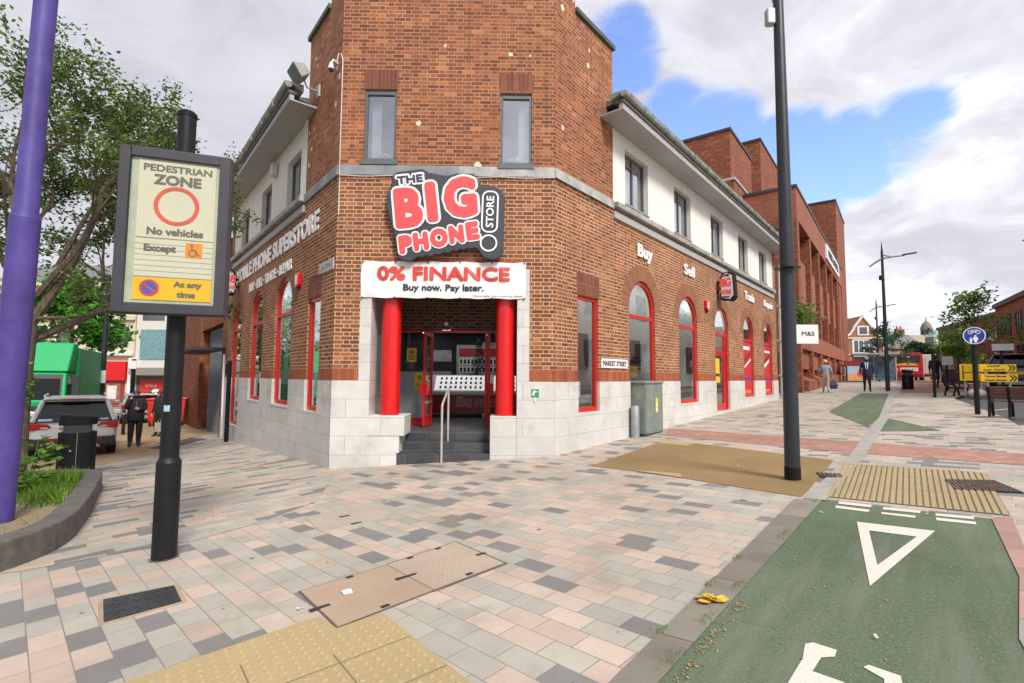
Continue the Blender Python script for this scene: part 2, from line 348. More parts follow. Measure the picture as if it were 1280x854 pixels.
# ------------------------------------------------------------------ mesh builder
WM = {}
class MB:
    def __init__(s, M=None):
        s.v = []; s.f = []; s.uv = []; s.mi = []; s.M = M.copy() if M else Matrix.Identity(4); s.cm = 0
    def P(s, co):
        s.v.append(s.M @ Vector(co)); return len(s.v) - 1
    def face(s, idx, uv=None):
        s.f.append(tuple(idx)); s.uv.append(uv); s.mi.append(s.cm)
    def poly(s, pts, uv=None):
        s.face([s.P(p) for p in pts], uv)
    def box(s, a, b):
        x0, y0, z0 = a; x1, y1, z1 = b
        i = [s.P(p) for p in ((x0, y0, z0), (x1, y0, z0), (x1, y1, z0), (x0, y1, z0), (x0, y0, z1), (x1, y0, z1), (x1, y1, z1), (x0, y1, z1))]
        for q in ((0, 3, 2, 1), (4, 5, 6, 7), (0, 1, 5, 4), (1, 2, 6, 5), (2, 3, 7, 6), (3, 0, 4, 7)): s.face([i[k] for k in q])
    def prism(s, pts, vec):
        n = len(pts); vec = Vector(vec)
        a = [s.P(p) for p in pts]; b = [s.P(Vector(p) + vec) for p in pts]
        s.face(a[::-1]); s.face(b)
        for i in range(n): s.face((a[i], a[(i + 1) % n], b[(i + 1) % n], b[i]))
    def loft(s, rings, cap=True, closed=True):
        idx = [[s.P(p) for p in r] for r in rings]
        for r0, r1 in zip(idx, idx[1:]):
            n = len(r0)
            for i in range(n if closed else n - 1): s.face((r0[i], r0[(i + 1) % n], r1[(i + 1) % n], r1[i]))
        if cap:
            s.face(idx[0][::-1]); s.face(idx[-1])
    def tube(s, path, r, n=8, cap=True):
        path = [Vector(p) for p in path]; rs = r if isinstance(r, (list, tuple)) else [r] * len(path)
        rings = []; ref = None
        for i, p in enumerate(path):
            t = (path[min(i + 1, len(path) - 1)] - path[max(i - 1, 0)]).normalized()
            if ref is None: ref = Vector((0, 0, 1)) if abs(t.z) < 0.9 else Vector((1, 0, 0))
            a = t.cross(ref).normalized(); b = t.cross(a).normalized(); ref = b.cross(t) if False else ref
            rings.append([p + a * math.cos(2 * math.pi * k / n) * rs[i] + b * math.sin(2 * math.pi * k / n) * rs[i] for k in range(n)])
        s.loft(rings, cap)
    def cyl(s, p0, p1, r0, r1=None, n=16):
        s.tube([p0, p1], [r0, r0 if r1 is None else r1], n)
    def lathe(s, prof, c=(0, 0, 0), n=20, cap=True):
        c = Vector(c)
        s.loft([[c + Vector((r * math.cos(2 * math.pi * k / n), r * math.sin(2 * math.pi * k / n), z)) for k in range(n)] for r, z in prof], cap)
    def ball(s, c, rx, ry=None, rz=None, n=10, m=7):
        ry = ry or rx; rz = rz or rx; c = Vector(c)
        rings = []
        for j in range(m + 1):
            a = -math.pi / 2 + math.pi * (j + 0.001 + (0 if j < m else -0.002)) / m
            rings.append([c + Vector((rx * math.cos(a) * math.cos(2 * math.pi * k / n), ry * math.cos(a) * math.sin(2 * math.pi * k / n), rz * math.sin(a))) for k in range(n)])
        s.loft(rings, True)
    def ring(s, c, r0, r1, z0, z1, n=32, sx=1.0):
        """flat annulus in local xy with thickness"""
        for k in range(n):
            a, b = 2 * math.pi * k / n, 2 * math.pi * (k + 1) / n
            def q(r, t, z): return (c[0] + r * math.cos(t) * sx, c[1] + r * math.sin(t), z)
            s.poly([q(r0, a, z1), q(r1, a, z1), q(r1, b, z1), q(r0, b, z1)])
            s.poly([q(r1, a, z0), q(r1, b, z0), q(r1, b, z1), q(r1, a, z1)])
            s.poly([q(r0, a, z1), q(r0, b, z1), q(r0, b, z0), q(r0, a, z0)])
    def disc(s, c, r, z0, z1, n=32):
        s.prism([(c[0] + r * math.cos(2 * math.pi * k / n), c[1] + r * math.sin(2 * math.pi * k / n), z0) for k in range(n)], (0, 0, z1 - z0))
    def text(s, body, c, w=None, h=None, z=(0.0, 0.01), bold=0.0, rot=0.0, shear=0.0, spacing=1.0):
        """lettering in local xy, centred on c"""
        def mk(off):
            cu = bpy.data.curves.new('lettering', 'FONT'); cu.body = body; cu.size = 1.0; cu.offset = off; cu.extrude = 0.5; cu.shear = shear; cu.space_character = spacing
            cu.resolution_u = 3; cu.align_x = 'LEFT'
            ob = bpy.data.objects.new('lettering', cu)
            me = bpy.data.meshes.new_from_object(ob)
            co = [v.co.copy() for v in me.vertices]; fs = [tuple(p.vertices) for p in me.polygons]
            bpy.data.objects.remove(ob); bpy.data.curves.remove(cu); bpy.data.meshes.remove(me)
            return co, fs
        co, fs = mk(0.0)
        x0 = min(v.x for v in co); x1 = max(v.x for v in co); y0 = min(v.y for v in co); y1 = max(v.y for v in co)
        hh = (h - 2 * bold) if h else None; ww = (w - 2 * bold) if w else None
        sy = hh / (y1 - y0) if h else ww / (x1 - x0); sx = ww / (x1 - x0) if w else sy
        cr, sr = math.cos(rot), math.sin(rot)
        # a heavier, rounder weight comes from stamping the glyphs round a small circle
        nst = 1 if not bold else (16 if bold > 0.03 else 10)
        st = [(0.0, 0.0)] if nst == 1 else [(bold * math.cos(2 * math.pi * k / nst), bold * math.sin(2 * math.pi * k / nst)) for k in range(nst)]
        if bold > 0.03: st += [(bold * .5 * math.cos(2 * math.pi * k / 6), bold * .5 * math.sin(2 * math.pi * k / 6)) for k in range(6)]
        for q, (ox, oy) in enumerate(st):
            base = len(s.v); dz = -q * 0.00007
            for v in co:
                lx = (v.x - (x0 + x1) / 2) * sx + ox; ly = (v.y - (y0 + y1) / 2) * sy + oy
                s.P((c[0] + lx * cr - ly * sr, c[1] + lx * sr + ly * cr, z[0] + (v.z + 0.5) * (z[1] - z[0]) + dz))
            for f in fs: s.face([base + k for k in f])
    def build(s, name, mats, parent=None, smooth=False, bevel=0.0, norm=True, bseg=2):
        mats = mats if isinstance(mats, (list, tuple)) else [mats]
        inv = WM[parent.name].inverted() if parent is not None and parent.name in WM else Matrix.Identity(4)
        me = bpy.data.meshes.new(name)
        me.from_pydata([tuple(inv @ v) for v in s.v], [], s.f)
        for mm in mats: me.materials.append(mm)
        uvl = me.uv_layers.new(name='UVMap')
        for p, uv, mi in zip(me.polygons, s.uv, s.mi):
            p.material_index = mi
            if uv is None:
                vs = [s.v[k] for k in s.f[p.index]]
                nrm = Vector((0, 0, 0))
                for i in range(len(vs)):
                    a, b = vs[i], vs[(i + 1) % len(vs)]
                    nrm += Vector(((a.y - b.y) * (a.z + b.z), (a.z - b.z) * (a.x + b.x), (a.x - b.x) * (a.y + b.y)))
                if nrm.length > 0: nrm.normalize()
                if abs(nrm.z) > 0.7:
                    uv = [(q.x, q.y) for q in vs]
                else:
                    t = Vector((-nrm.y, nrm.x, 0))
                    if t.length == 0: t = Vector((1, 0, 0))
                    t.normalize()
                    if (t.x, t.y) < (0, 0): t = -t
                    uv = [(q.x * t.x + q.y * t.y, q.z) for q in vs]
            for li, q in zip(p.loop_indices, uv): uvl.data[li].uv = q
        bm = bmesh.new(); bm.from_mesh(me); bmesh.ops.remove_doubles(bm, verts=bm.verts, dist=1e-5)
        if norm: bmesh.ops.recalc_face_normals(bm, faces=bm.faces)
        bm.to_mesh(me); bm.free()
        if smooth:
            me.shade_smooth(); me.set_sharp_from_angle(angle=R_(38))
        ob = bpy.data.objects.new(name, me); COL.objects.link(ob)
        if parent is not None:
            ob.parent = parent
            WM[ob.name] = WM.get(parent.name, Matrix.Identity(4))
        else:
            WM[ob.name] = Matrix.Identity(4)
        if bevel:
            bv = ob.modifiers.new('bevel', 'BEVEL'); bv.width = bevel; bv.segments = bseg; bv.limit_method = 'ANGLE'; bv.angle_limit = R_(35); bv.harden_normals = False
        return ob

def tag(o, label=None, cat=None, group=None, kind=None):
    if label: o['label'] = label
    if cat: o['category'] = cat
    if group: o['group'] = group
    if kind: o['kind'] = kind
    return o

def thing(name, label, cat, loc=(0, 0, 0), rz=0.0, group=None):
    o = bpy.data.objects.new(name, None); o.empty_display_size = 0.2; COL.objects.link(o)
    o.location = loc; o.rotation_euler = (0, 0, rz)
    WM[o.name] = Matrix.Translation(loc) @ Matrix.Rotation(rz, 4, 'Z')
    return tag(o, label, cat, group)

def dup(o, loc, rz=None, label=None):
    c = o.copy(); COL.objects.link(c); c.location = loc
    if rz is not None: c.rotation_euler = (0, 0, rz)
    if label: c['label'] = label
    def rec(a, b):
        for ch in a.children:
            k = ch.copy(); COL.objects.link(k); k.parent = b; rec(ch, k)
    rec(o, c)
    return c

def solo(mb, name, mats, label, cat, loc, rz=0.0, group=None, **kw):
    """a thing that is one mesh: built in local coordinates round its base"""
    o = mb.build(name, mats, None, **kw)
    o.location = loc; o.rotation_euler = (0, 0, rz)
    return tag(o, label, cat, group)

def wframe(o, u, n):
    """matrix: x along u, y up, z toward the viewer along n"""
    M = Matrix.Identity(4)
    for i in range(3):
        M[i][0] = u[i]; M[i][1] = (0, 0, 1)[i]; M[i][2] = n[i]; M[i][3] = o[i]
    return M

def at(px_ratio, y, dz=0.0):
    x = px_ratio * y
    return (x, y, G(x, y) + dz)

# ------------------------------------------------------------------ ground sheets
def sheet(name, poly, off, m, kind='structure', uvrot=None):
    bm = bmesh.new()
    bm.faces.new([bm.verts.new((x, y, 0)) for x, y in poly])
    for xk, _ in XS[1:-1]:
        bmesh.ops.bisect_plane(bm, geom=bm.verts[:] + bm.edges[:] + bm.faces[:], plane_co=(xk, 0, 0), plane_no=(1, 0, 0))
    for yk in (-60, 24):
        bmesh.ops.bisect_plane(bm, geom=bm.verts[:] + bm.edges[:] + bm.faces[:], plane_co=(0, yk, 0), plane_no=(0, 1, 0))
    uvl = bm.loops.layers.uv.new('UVMap')
    for f in bm.faces:
        f.normal_update()
        if f.normal.z < 0: f.normal_flip()
        for l in f.loops: l[uvl].uv = (l.vert.co.x, l.vert.co.y)
    for v in bm.verts: v.co.z = G(v.co.x, v.co.y) + off
    me = bpy.data.meshes.new(name); bm.to_mesh(me); bm.free(); me.materials.append(m)
    o = bpy.data.objects.new(name, me); COL.objects.link(o); WM[o.name] = Matrix.Identity(4)
    return tag(o, kind=kind)

def strip(p0, p1, w):
    a = Vector(p0); b = Vector(p1); n = Vector((-(b - a).y, (b - a).x)).normalized() * w
    return [tuple(a), tuple(b), tuple(b + n), tuple(a + n)]

sheet('ground', [(-900, -900), (900, -900), (900, 900), (-900, 900)], -0.06, M_GROUND)
sheet('pavement', [(-9.4, -15), (25, -15), (24.0, 8), (10.2, 10.2), (11.3, 11.6), (15.6, 17.8), (17.6, 19.6), (26, 23.0), (33, 38), (40, 62), (20, 60), (-11, 20), (-9.25, 13.4)], 0.0, M_PAVE)
sheet('side_street_pavement', [(-12.0, 20.2), (-9.27, 13.4), (-9.35, 9.0), (-9.0, 4.0), (-4.4, 4.40), (-4.18, 4.45), (-3.7, 4.77), (-3.12, 5.1), (-2.79, 5.62), (-2.5, 6.6), (-3.2, 9.6), (-9.9, 17.9), (-11.5, 20.3)], 0.004, M_PAVE2)
sheet('road', [(-100, 6), (-9.4, 6), (-9.38, 9.0), (-9.28, 13.4), (-12.02, 20.2), (-13, 60), (-100, 60)], 0.002, M_TANROAD)
sheet('asphalt_road', [(60, 10.4), (10.2, 10.2), (11.2, 11.6), (15.5, 17.8), (16.6, 18.9), (18.2, 19.5), (25.0, 21.6), (60, 30)], -0.05, M_ASPH)
sheet('red_road', [(17.5, 22.8), (19.9, 22.0), (60, 32), (90, 90), (45, 60), (24, 31)], 0.006, M_REDROAD)
sheet('road_marking', strip((15.25, 17.1), (11.3, 11.95), -0.13), -0.044, M_YPAINT)
sheet('road_marking', strip((15.9, 17.9), (24, 20.6), -0.11), -0.044, M_YPAINT)
for k in range(4):
    sheet('road_marking', strip((13.0 + k * 1.1, 13.6 + 0.2 * k), (13.7 + k * 1.1, 13.8 + 0.2 * k), 0.1), -0.044, M_YPAINT)
sheet('resin_patch', [(1.26, 8.1), (1.9, 7.40), (3.12, 5.5), (3.34, 5.75), (4.75, 7.5), (3.3, 10.82)], 0.006, M_RESIN)
sheet('resin_patch_repair', [(1.72, 7.60), (1.86, 7.42), (2.28, 6.83), (2.36, 7.1)], 0.010, M_TAC)
sheet('resin_patch_repair', [(3.0, 10.4), (3.3, 10.80), (3.62, 10.0), (3.35, 9.7)], 0.010, M_TAC)
sheet('cycle_lane', [(0.52, 2.40), (-0.68, 0.95), (-0.8, 0.5), (-0.8, -6), (0.9, -6), (1.35, 0.9), (2.50, 2.56), (3.2, 3.25), (4.15, 4.43), (3.26, 5.35), (3.12, 5.42)], 0.003, M_GREEN)
sheet('kerb', [(-0.83, 0.9), (0.46, 2.40), (3.0, 5.42), (3.26, 5.35), (0.67, 2.37), (-0.6, 0.9)], 0.010, M_KERB)
KC = [(3.10, 5.42), (5.12, 7.72), (9.38, 12.92), (17.25, 23.05)]
for p, q in zip(KC, KC[1:]): sheet('kerb', strip(p, q, -0.20), 0.012 + 0.0004 * KC.index(p), mat('kerb_pale', (0.34, 0.325, 0.30), 0.8, var=0.2))
sheet('kerb', [(4.15, 4.43), (4.36, 4.47), (3.66, 3.66), (2.75, 2.6), (1.6, 0.9), (1.35, 0.9), (2.50, 2.56), (3.2, 3.25)], 0.010, M_KERBP)
sheet('brick_band', [(3.5, 11.6), (4.05, 13.05), (7.3, 7.1), (11.5, 1.5), (10.9, 0.9), (6.5, 6.47), (5.35, 8.08)], 0.005, M_REDBAND)
sheet('cycle_lane_far', [(9.59, 15.29), (16.9, 24.4), (17.25, 23.05), (9.38, 12.92), (7.85, 11.15)], 0.007, M_GREEN)
sheet('cycle_lane_far', [(7.50, 10.35), (9.4, 12.62), (8.45, 9.97)], 0.007, M_GREEN)
# give-way triangle and dashes, bicycle symbol
def shape(name, loops, off, m):
    for l in loops: sheet(name, l, off, m)
sheet('road_marking', [(3.06, 4.54), (3.46, 4.19), (3.22, 4.08), (2.99, 4.29)], 0.007, M_WPAINT)
sheet('road_marking', [(3.46, 4.19), (2.25, 3.24), (2.53, 3.56), (3.22, 4.08)], 0.0072, M_WPAINT)
sheet('road_marking', [(2.25, 3.24), (3.06, 4.54), (2.99, 4.29), (2.53, 3.56)], 0.0074, M_WPAINT)
for q in ([(3.36, 5.24), (3.56, 5.04), (3.48, 4.96), (3.29, 5.15)], [(3.23, 5.09), (3.42, 4.88), (3.35, 4.81), (3.17, 5.01)], [(3.6, 4.95), (3.81, 4.76), (3.74, 4.69), (3.53, 4.87)],
          [(3.46, 4.79), (3.65, 4.62), (3.59, 4.56), (3.42, 4.73)], [(3.86, 4.66), (4.07, 4.51), (4.0, 4.43), (3.8, 4.59)], [(3.76, 4.54), (3.95, 4.36), (3.89, 4.29), (3.70, 4.46)]):
    sheet('road_marking', q, 0.007, M_WPAINT)
sheet('road_marking', [(1.05, 2.12), (1.15, 2.06), (1.28, 2.24), (1.47, 2.30), (1.385, 2.395), (1.49, 2.50), (1.555, 2.50), (1.60, 2.555), (1.53, 2.635), (1.485, 2.625), (1.40, 2.50), (1.24, 2.33)], 0.007, M_WPAINT)
sheet('road_marking', [(1.625, 2.405), (1.66, 2.42), (1.735, 2.325), (1.70, 2.27), (1.6, 2.12), (1.55, 2.17), (1.65, 2.31)], 0.007, M_WPAINT)

# tactile slabs with real blisters
def quad_pt(q, s, t):
    a, b, c, d = [Vector(p) for p in q]
    return (a * (1 - s) + b * s) * (1 - t) + (d * (1 - s) + c * s) * t
TQ = [(-1.24, 3.20), (-0.80, 3.25), (-0.17, 2.44), (-1.12, 2.30)]
sheet('tactile_paving', [(-1.91, 2.63), (-1.25, 3.20), (-1.18, 3.235), (-1.02, 3.07), (-0.80, 3.25), (-0.17, 2.44), (0.6, 1.45), (-0.6, 0.9), (-2.6, 2.0)], 0.006, M_TAC)
mb = MB()
e1 = Vector((0.63, 0.55)).normalized(); e2 = Vector((0.62, -0.80)).normalized()
e1 = Vector((0.795, 0.607)); e2 = Vector((0.607, -0.795))
def inpoly(x, y, poly):
    c = False; j = len(poly) - 1
    for i in range(len(poly)):
        if (poly[i][1] > y) != (poly[j][1] > y) and x < (poly[j][0] - poly[i][0]) * (y - poly[i][1]) / (poly[j][1] - poly[i][1]) + poly[i][0]: c = not c
        j = i
    return c
TP = [(-1.86, 2.62), (-1.27, 3.16), (-1.16, 3.18), (-1.02, 3.03), (-0.80, 3.20), (-0.2, 2.44), (0.1, 2.0), (-1.6, 1.7)]
org = Vector((-0.80, 3.25))
for i in range(-30, 12):
    for j in range(-4, 30):
        c = org + e1 * (i * 0.0667 + 0.0333) + e2 * (j * 0.0667 + 0.0333)
        if inpoly(c.x, c.y, TP):
            z = G(c.x, c.y) + 0.0055
            n = 10
            r0 = [(c.x + 0.017 * math.cos(k * 2 * math.pi / n), c.y + 0.017 * math.sin(k * 2 * math.pi / n), z) for k in range(n)]
            r1 = [(c.x + 0.011 * math.cos(k * 2 * math.pi / n), c.y + 0.011 * math.sin(k * 2 * math.pi / n), z + 0.0075) for k in range(n)]
            a = [mb.P(p) for p in r0]; b = [mb.P(p) for p in r1]
            for k in range(n): mb.face((a[k], a[(k + 1) % n], b[(k + 1) % n], b[k]))
            mb.face(b)
tag(mb.build('tactile_blisters', M_TAC, None, smooth=True), kind='structure')
M_JOINT = mat('joint_dirt', (0.16, 0.125, 0.07), 0.95)
for k in range(-4, 0):
    a = org + e1 * (k * 0.40)
    t0 = {0: 0.0, -1: 0.30, -2: 0.06, -3: 0.04, -4: 0.03, 1: 0.0}[k]
    if k != 0: sheet('tactile_joint', strip(tuple(a + e2 * t0), tuple(a + e2 * 1.6), 0.006), 0.0075, M_JOINT)
for k in range(0, 4):
    a = org + e2 * (k * 0.40)
    if k: sheet('tactile_joint', strip(tuple(a + e1 * (0.0 if k < 4 else 0)), tuple(a - e1 * 1.6), 0.005), 0.0077, M_JOINT)
# corduroy strip: real ribs
CQ = [(3.36, 5.45), (4.70, 7.22), (5.72, 6.14), (4.36, 4.48)]
sheet('corduroy_paving', CQ, 0.006, mat('corduroy_groove', (0.19, 0.15, 0.095), 0.9, var=0.2))
mb = MB()
NR = 26
for k in range(NR):
    s0, s1 = (k + 0.12) / NR, (k + 0.86) / NR
    A0 = Vector(CQ[0]).lerp(Vector(CQ[3]), s0); A1 = Vector(CQ[1]).lerp(Vector(CQ[2]), s0); B0 = Vector(CQ[0]).lerp(Vector(CQ[3]), s1); B1 = Vector(CQ[1]).lerp(Vector(CQ[2]), s1)
    N = 3
    for j in range(N):
        g = 0.004
        q = [A0.lerp(A1, j / N + g), A0.lerp(A1, (j + 1) / N - g), B0.lerp(B1, (j + 1) / N - g), B0.lerp(B1, j / N + g)]
        mb.prism([(p.x, p.y, G(p.x, p.y) + 0.004) for p in q], (0, 0, 0.009))
tag(mb.build('corduroy_ribs', M_CORD, None, bevel=0.004, bseg=1), kind='structure')

# ------------------------------------------------------------------ corner shop
A = Vector((-3.316, 9.30, 0)); B = Vector((0.792, 9.365, 0))
aL, aRt = R_(-38.9), R_(39.9)
uL = Vector((math.sin(aL), math.cos(aL), 0)); nL = Vector((-math.cos(aL), math.sin(aL), 0))
uR = Vector((math.sin(aRt), math.cos(aRt), 0)); nR = Vector((math.cos(aRt), -math.sin(aRt), 0))
uF = (B - A).normalized(); nF = Vector((uF.y, -uF.x, 0)); FW = (B - A).length
WL = wframe(A, uL, nL); WR = wframe(B, uR, nR); WF = wframe(A, uF, nF)
# reading frame for the side street wall: x runs toward the corner
WLr = wframe(A, -uL, nL)

def arc_pts(c, r, z, n=20):
    return [(c - r * math.cos(math.pi * k / n), z + r * math.sin(math.pi * k / n)) for k in range(n + 1)]

def wall_panel(mb, s0, s1, z0, z1, ops, depth=0.12, n=0.0):
    """wall in a (s, z, n) frame with rectangular or arched openings: (a, b, sill, head, arched)"""
    xs = sorted(set([s0, s1] + [q for o in ops for q in (o[0], o[1])]))
    xs = [q for q in xs if s0 - 1e-6 <= q <= s1 + 1e-6]
    for a, b in zip(xs, xs[1:]):
        op = next((o for o in ops if o[0] <= a + 1e-6 and o[1] >= b - 1e-6), None)
        if op is None:
            mb.poly([(a, z0, n), (b, z0, n), (b, z1, n), (a, z1, n)]); continue
        oa, ob, sill, head, arched = op
        if sill > z0: mb.poly([(a, z0, n), (b, z0, n), (b, min(sill, z1), n), (a, min(sill, z1), n)])
        if arched and head <= z1:
            c = (oa + ob) / 2; r = (ob - oa) / 2; pts = arc_pts(c, r, head)
            for p, q in zip(pts, pts[1:]): mb.poly([(p[0], p[1], n), (q[0], q[1], n), (q[0], z1, n), (p[0], z1, n)])
            for p, q in zip(pts, pts[1:]): mb.poly([(p[0], p[1], n), (q[0], q[1], n), (q[0], q[1], n - depth), (p[0], p[1], n - depth)])
        elif head < z1:
            mb.poly([(a, head, n), (b, head, n), (b, z1, n), (a, z1, n)])
            mb.poly([(a, head, n), (b, head, n), (b, head, n - depth), (a, head, n - depth)])
        lo, hi = max(z0, sill), min(z1, head)
        if hi > lo:
            for e in (oa, ob): mb.poly([(e, lo, n), (e, hi, n), (e, hi, n - depth), (e, lo, n - depth)])
        if z0 <= sill <= z1: mb.poly([(oa, sill, n), (ob, sill, n), (ob, sill, n - depth), (oa, sill, n - depth)])

shop = thing('corner_shop', 'red brick corner shop with white stone base and red arched windows', 'building', (A.x, A.y, 0))
ARC_R = [3.75, 6.76, 9.80, 13.0, 16.0]; ARC_L = [3.50, 6.20, 8.98]
HW = 0.72; SPR = 3.35
opsR = [(0.80, 1.62, 1.0, 3.36, False)] + [(c - HW, c + HW, (0.98 if i != 2 else 0.62), SPR, True) for i, c in enumerate(ARC_R)]
opsL = [(0.78, 1.58, 0.98, 3.30, False)] + [(c - HW, c + HW, (1.0 if i < 2 else 0.10), SPR, True) for i, c in enumerate(ARC_L)]
LR, LL = 17.6, 10.55
OPN = (0.69, 3.41)          # entrance opening in the front wall
# --- brick walls of the ground floor
for W, Ln, ops, ex in ((WL, LL, opsL, 0), (WR, LR, opsR, 0)):
    mb = MB(W); wall_panel(mb, 0, Ln, 1.835, 5.52, ops); mb.build('brick_wall', M_BRICK, shop, norm=False)
    xs = sorted([0.0, Ln] + [q for o in ops for q in (o[0], o[1])])
    for i in range(0, len(xs) - 1, 2):
        mb = MB(W); mb.prism([(xs[i], 1.612, -0.1), (xs[i + 1], 1.612, -0.1), (xs[i + 1], 1.834, -0.1), (xs[i], 1.834, -0.1)], (0, 0, 0.102)); mb.build('soldier_course', M_SOLDIER, shop, norm=False)
    # plinth with small ledge
    d = 0.022
    mb = MB(W); wall_panel(mb, -0.01, Ln, -1.2, 1.61, ops, depth=0.15, n=d)
    xs = sorted([-0.01, Ln] + [q for o in ops for q in (o[0], o[1])])
    for i in range(0, len(xs) - 1, 2): mb.poly([(xs[i], 1.61, 0), (xs[i + 1], 1.61, 0), (xs[i + 1], 1.61, d), (xs[i], 1.61, d)])
    mb.build('plinth', M_STONE, shop, norm=False)
mb = MB(WF); wall_panel(mb, 0, FW, 1.835, 5.52, [(0.48, 3.64, 1.0, 3.72, False)], depth=0.05); mb.build('brick_wall', M_BRICK, shop, norm=False)
for a, b in ((0, 0.48), (3.64, FW)):
    mb = MB(WF); mb.poly([(a, 1.61, 0.002), (b, 1.61, 0.002), (b, 1.835, 0.002), (a, 1.835, 0.002)]); mb.build('soldier_course', M_SOLDIER, shop, norm=False)
mb = MB(WF)
for k in range(36):
    a = 0.62 + k * 0.081
    mb.box((a, 3.70, 0.0), (a + 0.072, 3.92, 0.004))
mb.build('flat_arch', M_SOLDIER, shop, norm=False)
# front plinth blocks, stepping in under the columns
d = 0.022
mb = MB(WF)
mb.box((-0.01, -1.2, -0.5), (0.69, 1.61, d)); mb.box((0.69, -1.2, -0.62), (1.215, 0.29, d)); mb.box((0.69, 0.29, -0.62), (1.26, 0.60, d)); mb.box((0.69, 0.60, -0.62), (1.35, 0.972, d))
mb.build('plinth', M_STONE, shop, bevel=0.012)
mb = MB(WF); mb.box((3.41, -1.2, -0.5), (FW + 0.01, 1.61, d)); mb.box((2.92, -1.2, -0.62), (3.41, 0.972, d))
mb.build('plinth', M_STONE, shop, bevel=0.012)
for a, b in ((0.48, 0.69), (3.41, 3.64)):
    mb = MB(WF); mb.box((a, 1.61, -0.5), (b, 3.72, 0.012)); mb.build('pilaster', M_STONE, shop, bevel=0.006)
# --- string course round the tower, wing ledges and pale strips
mb = MB(WF); mb.box((0, 5.50, 0), (2.28, 5.69, 0.035)); mb.build('string_course', M_LEAD, shop, bevel=0.005)
mb = MB(WF); mb.box((2.285, 5.50, 0), (FW, 5.69, 0.035)); mb.build('string_course', M_BANDPALE, shop, bevel=0.005)
mb = MB(WR); mb.box((0.0, 5.50, -0.02), (2.30, 5.69, 0.035)); mb.build('string_course', M_BANDPALE, shop, bevel=0.005)
mb = MB(WL); mb.box((0.0, 5.50, -0.02), (2.04, 5.69, 0.035)); mb.build('string_course', M_LEAD, shop, bevel=0.005)
for W, s0, Ln in ((WR, 2.30, LR - 0.45), (WL, 2.04, LL - 0.55)):
    mb = MB(W); mb.box((s0, 5.53, -0.1), (Ln, 5.66, 0.13)); mb.build('ledge', M_LEDGE, shop, bevel=0.015)
    mb = MB(W); mb.box((s0, 5.30, 0.0), (Ln, 5.455, 0.045)); mb.build('cable_trunking', M_SOFFIT, shop)
# --- tower upper walls
TF = [(0.46, 1.07, 5.80, 7.20, False), (3.06, 3.67, 5.75, 7.16, False)]
mb = MB(WF); wall_panel(mb, 0, FW, 5.69, 10.9, TF, depth=0.13)
mb.build('brick_wall', M_BRICKU, shop, norm=False)
for W, s1 in ((WL, 2.04), (WR, 2.30)):
    mb = MB(W)
    mb.poly([(0, 5.69, 0), (s1, 5.69, 0), (s1, 9.25, 0), (0, 9.25, 0)]); mb.poly([(0, 9.25, 0), (0.73, 9.25, 0), (0.73, 10.9, 0), (0, 10.9, 0)])
    mb.poly([(s1, 5.69, 0), (s1, 9.25, 0), (s1, 9.25, -3.5), (s1, 5.69, -3.5)]); mb.poly([(0.73, 9.25, 0), (0.73, 10.9, 0), (0.73, 10.9, -3.0), (0.73, 9.25, -3.0)])
    mb.build('brick_wall', M_BRICKU, shop, norm=False)
    mb = MB(W); mb.box((0.73, 9.25, -0.25), (s1 + 0.06, 9.36, 0.06)); mb.build('coping', M_COPING, shop, bevel=0.01)
    mb = MB(W); mb.box((-0.02, 10.9, -0.25), (0.79, 11.0, 0.05)); mb.build('coping', M_COPING, shop)
mb = MB(WF); mb.box((-0.02, 10.9, -0.25), (FW + 0.02, 11.0, 0.05)); mb.build('coping', M_COPING, shop)
PT = [A + uL * 2.0 - nL * 0.3, A + uF * 0.2 - nF * 0.3, B - uF * 0.2 - nF * 0.3, B + uR * 2.25 - nR * 0.3, B + uR * 2.25 - nR * 4, A + uL * 2.0 - nL * 4]
mb = MB(); mb.poly([(p.x, p.y, 9.22) for p in PT]); mb.build('roof', M_FASCIA, shop, norm=False)
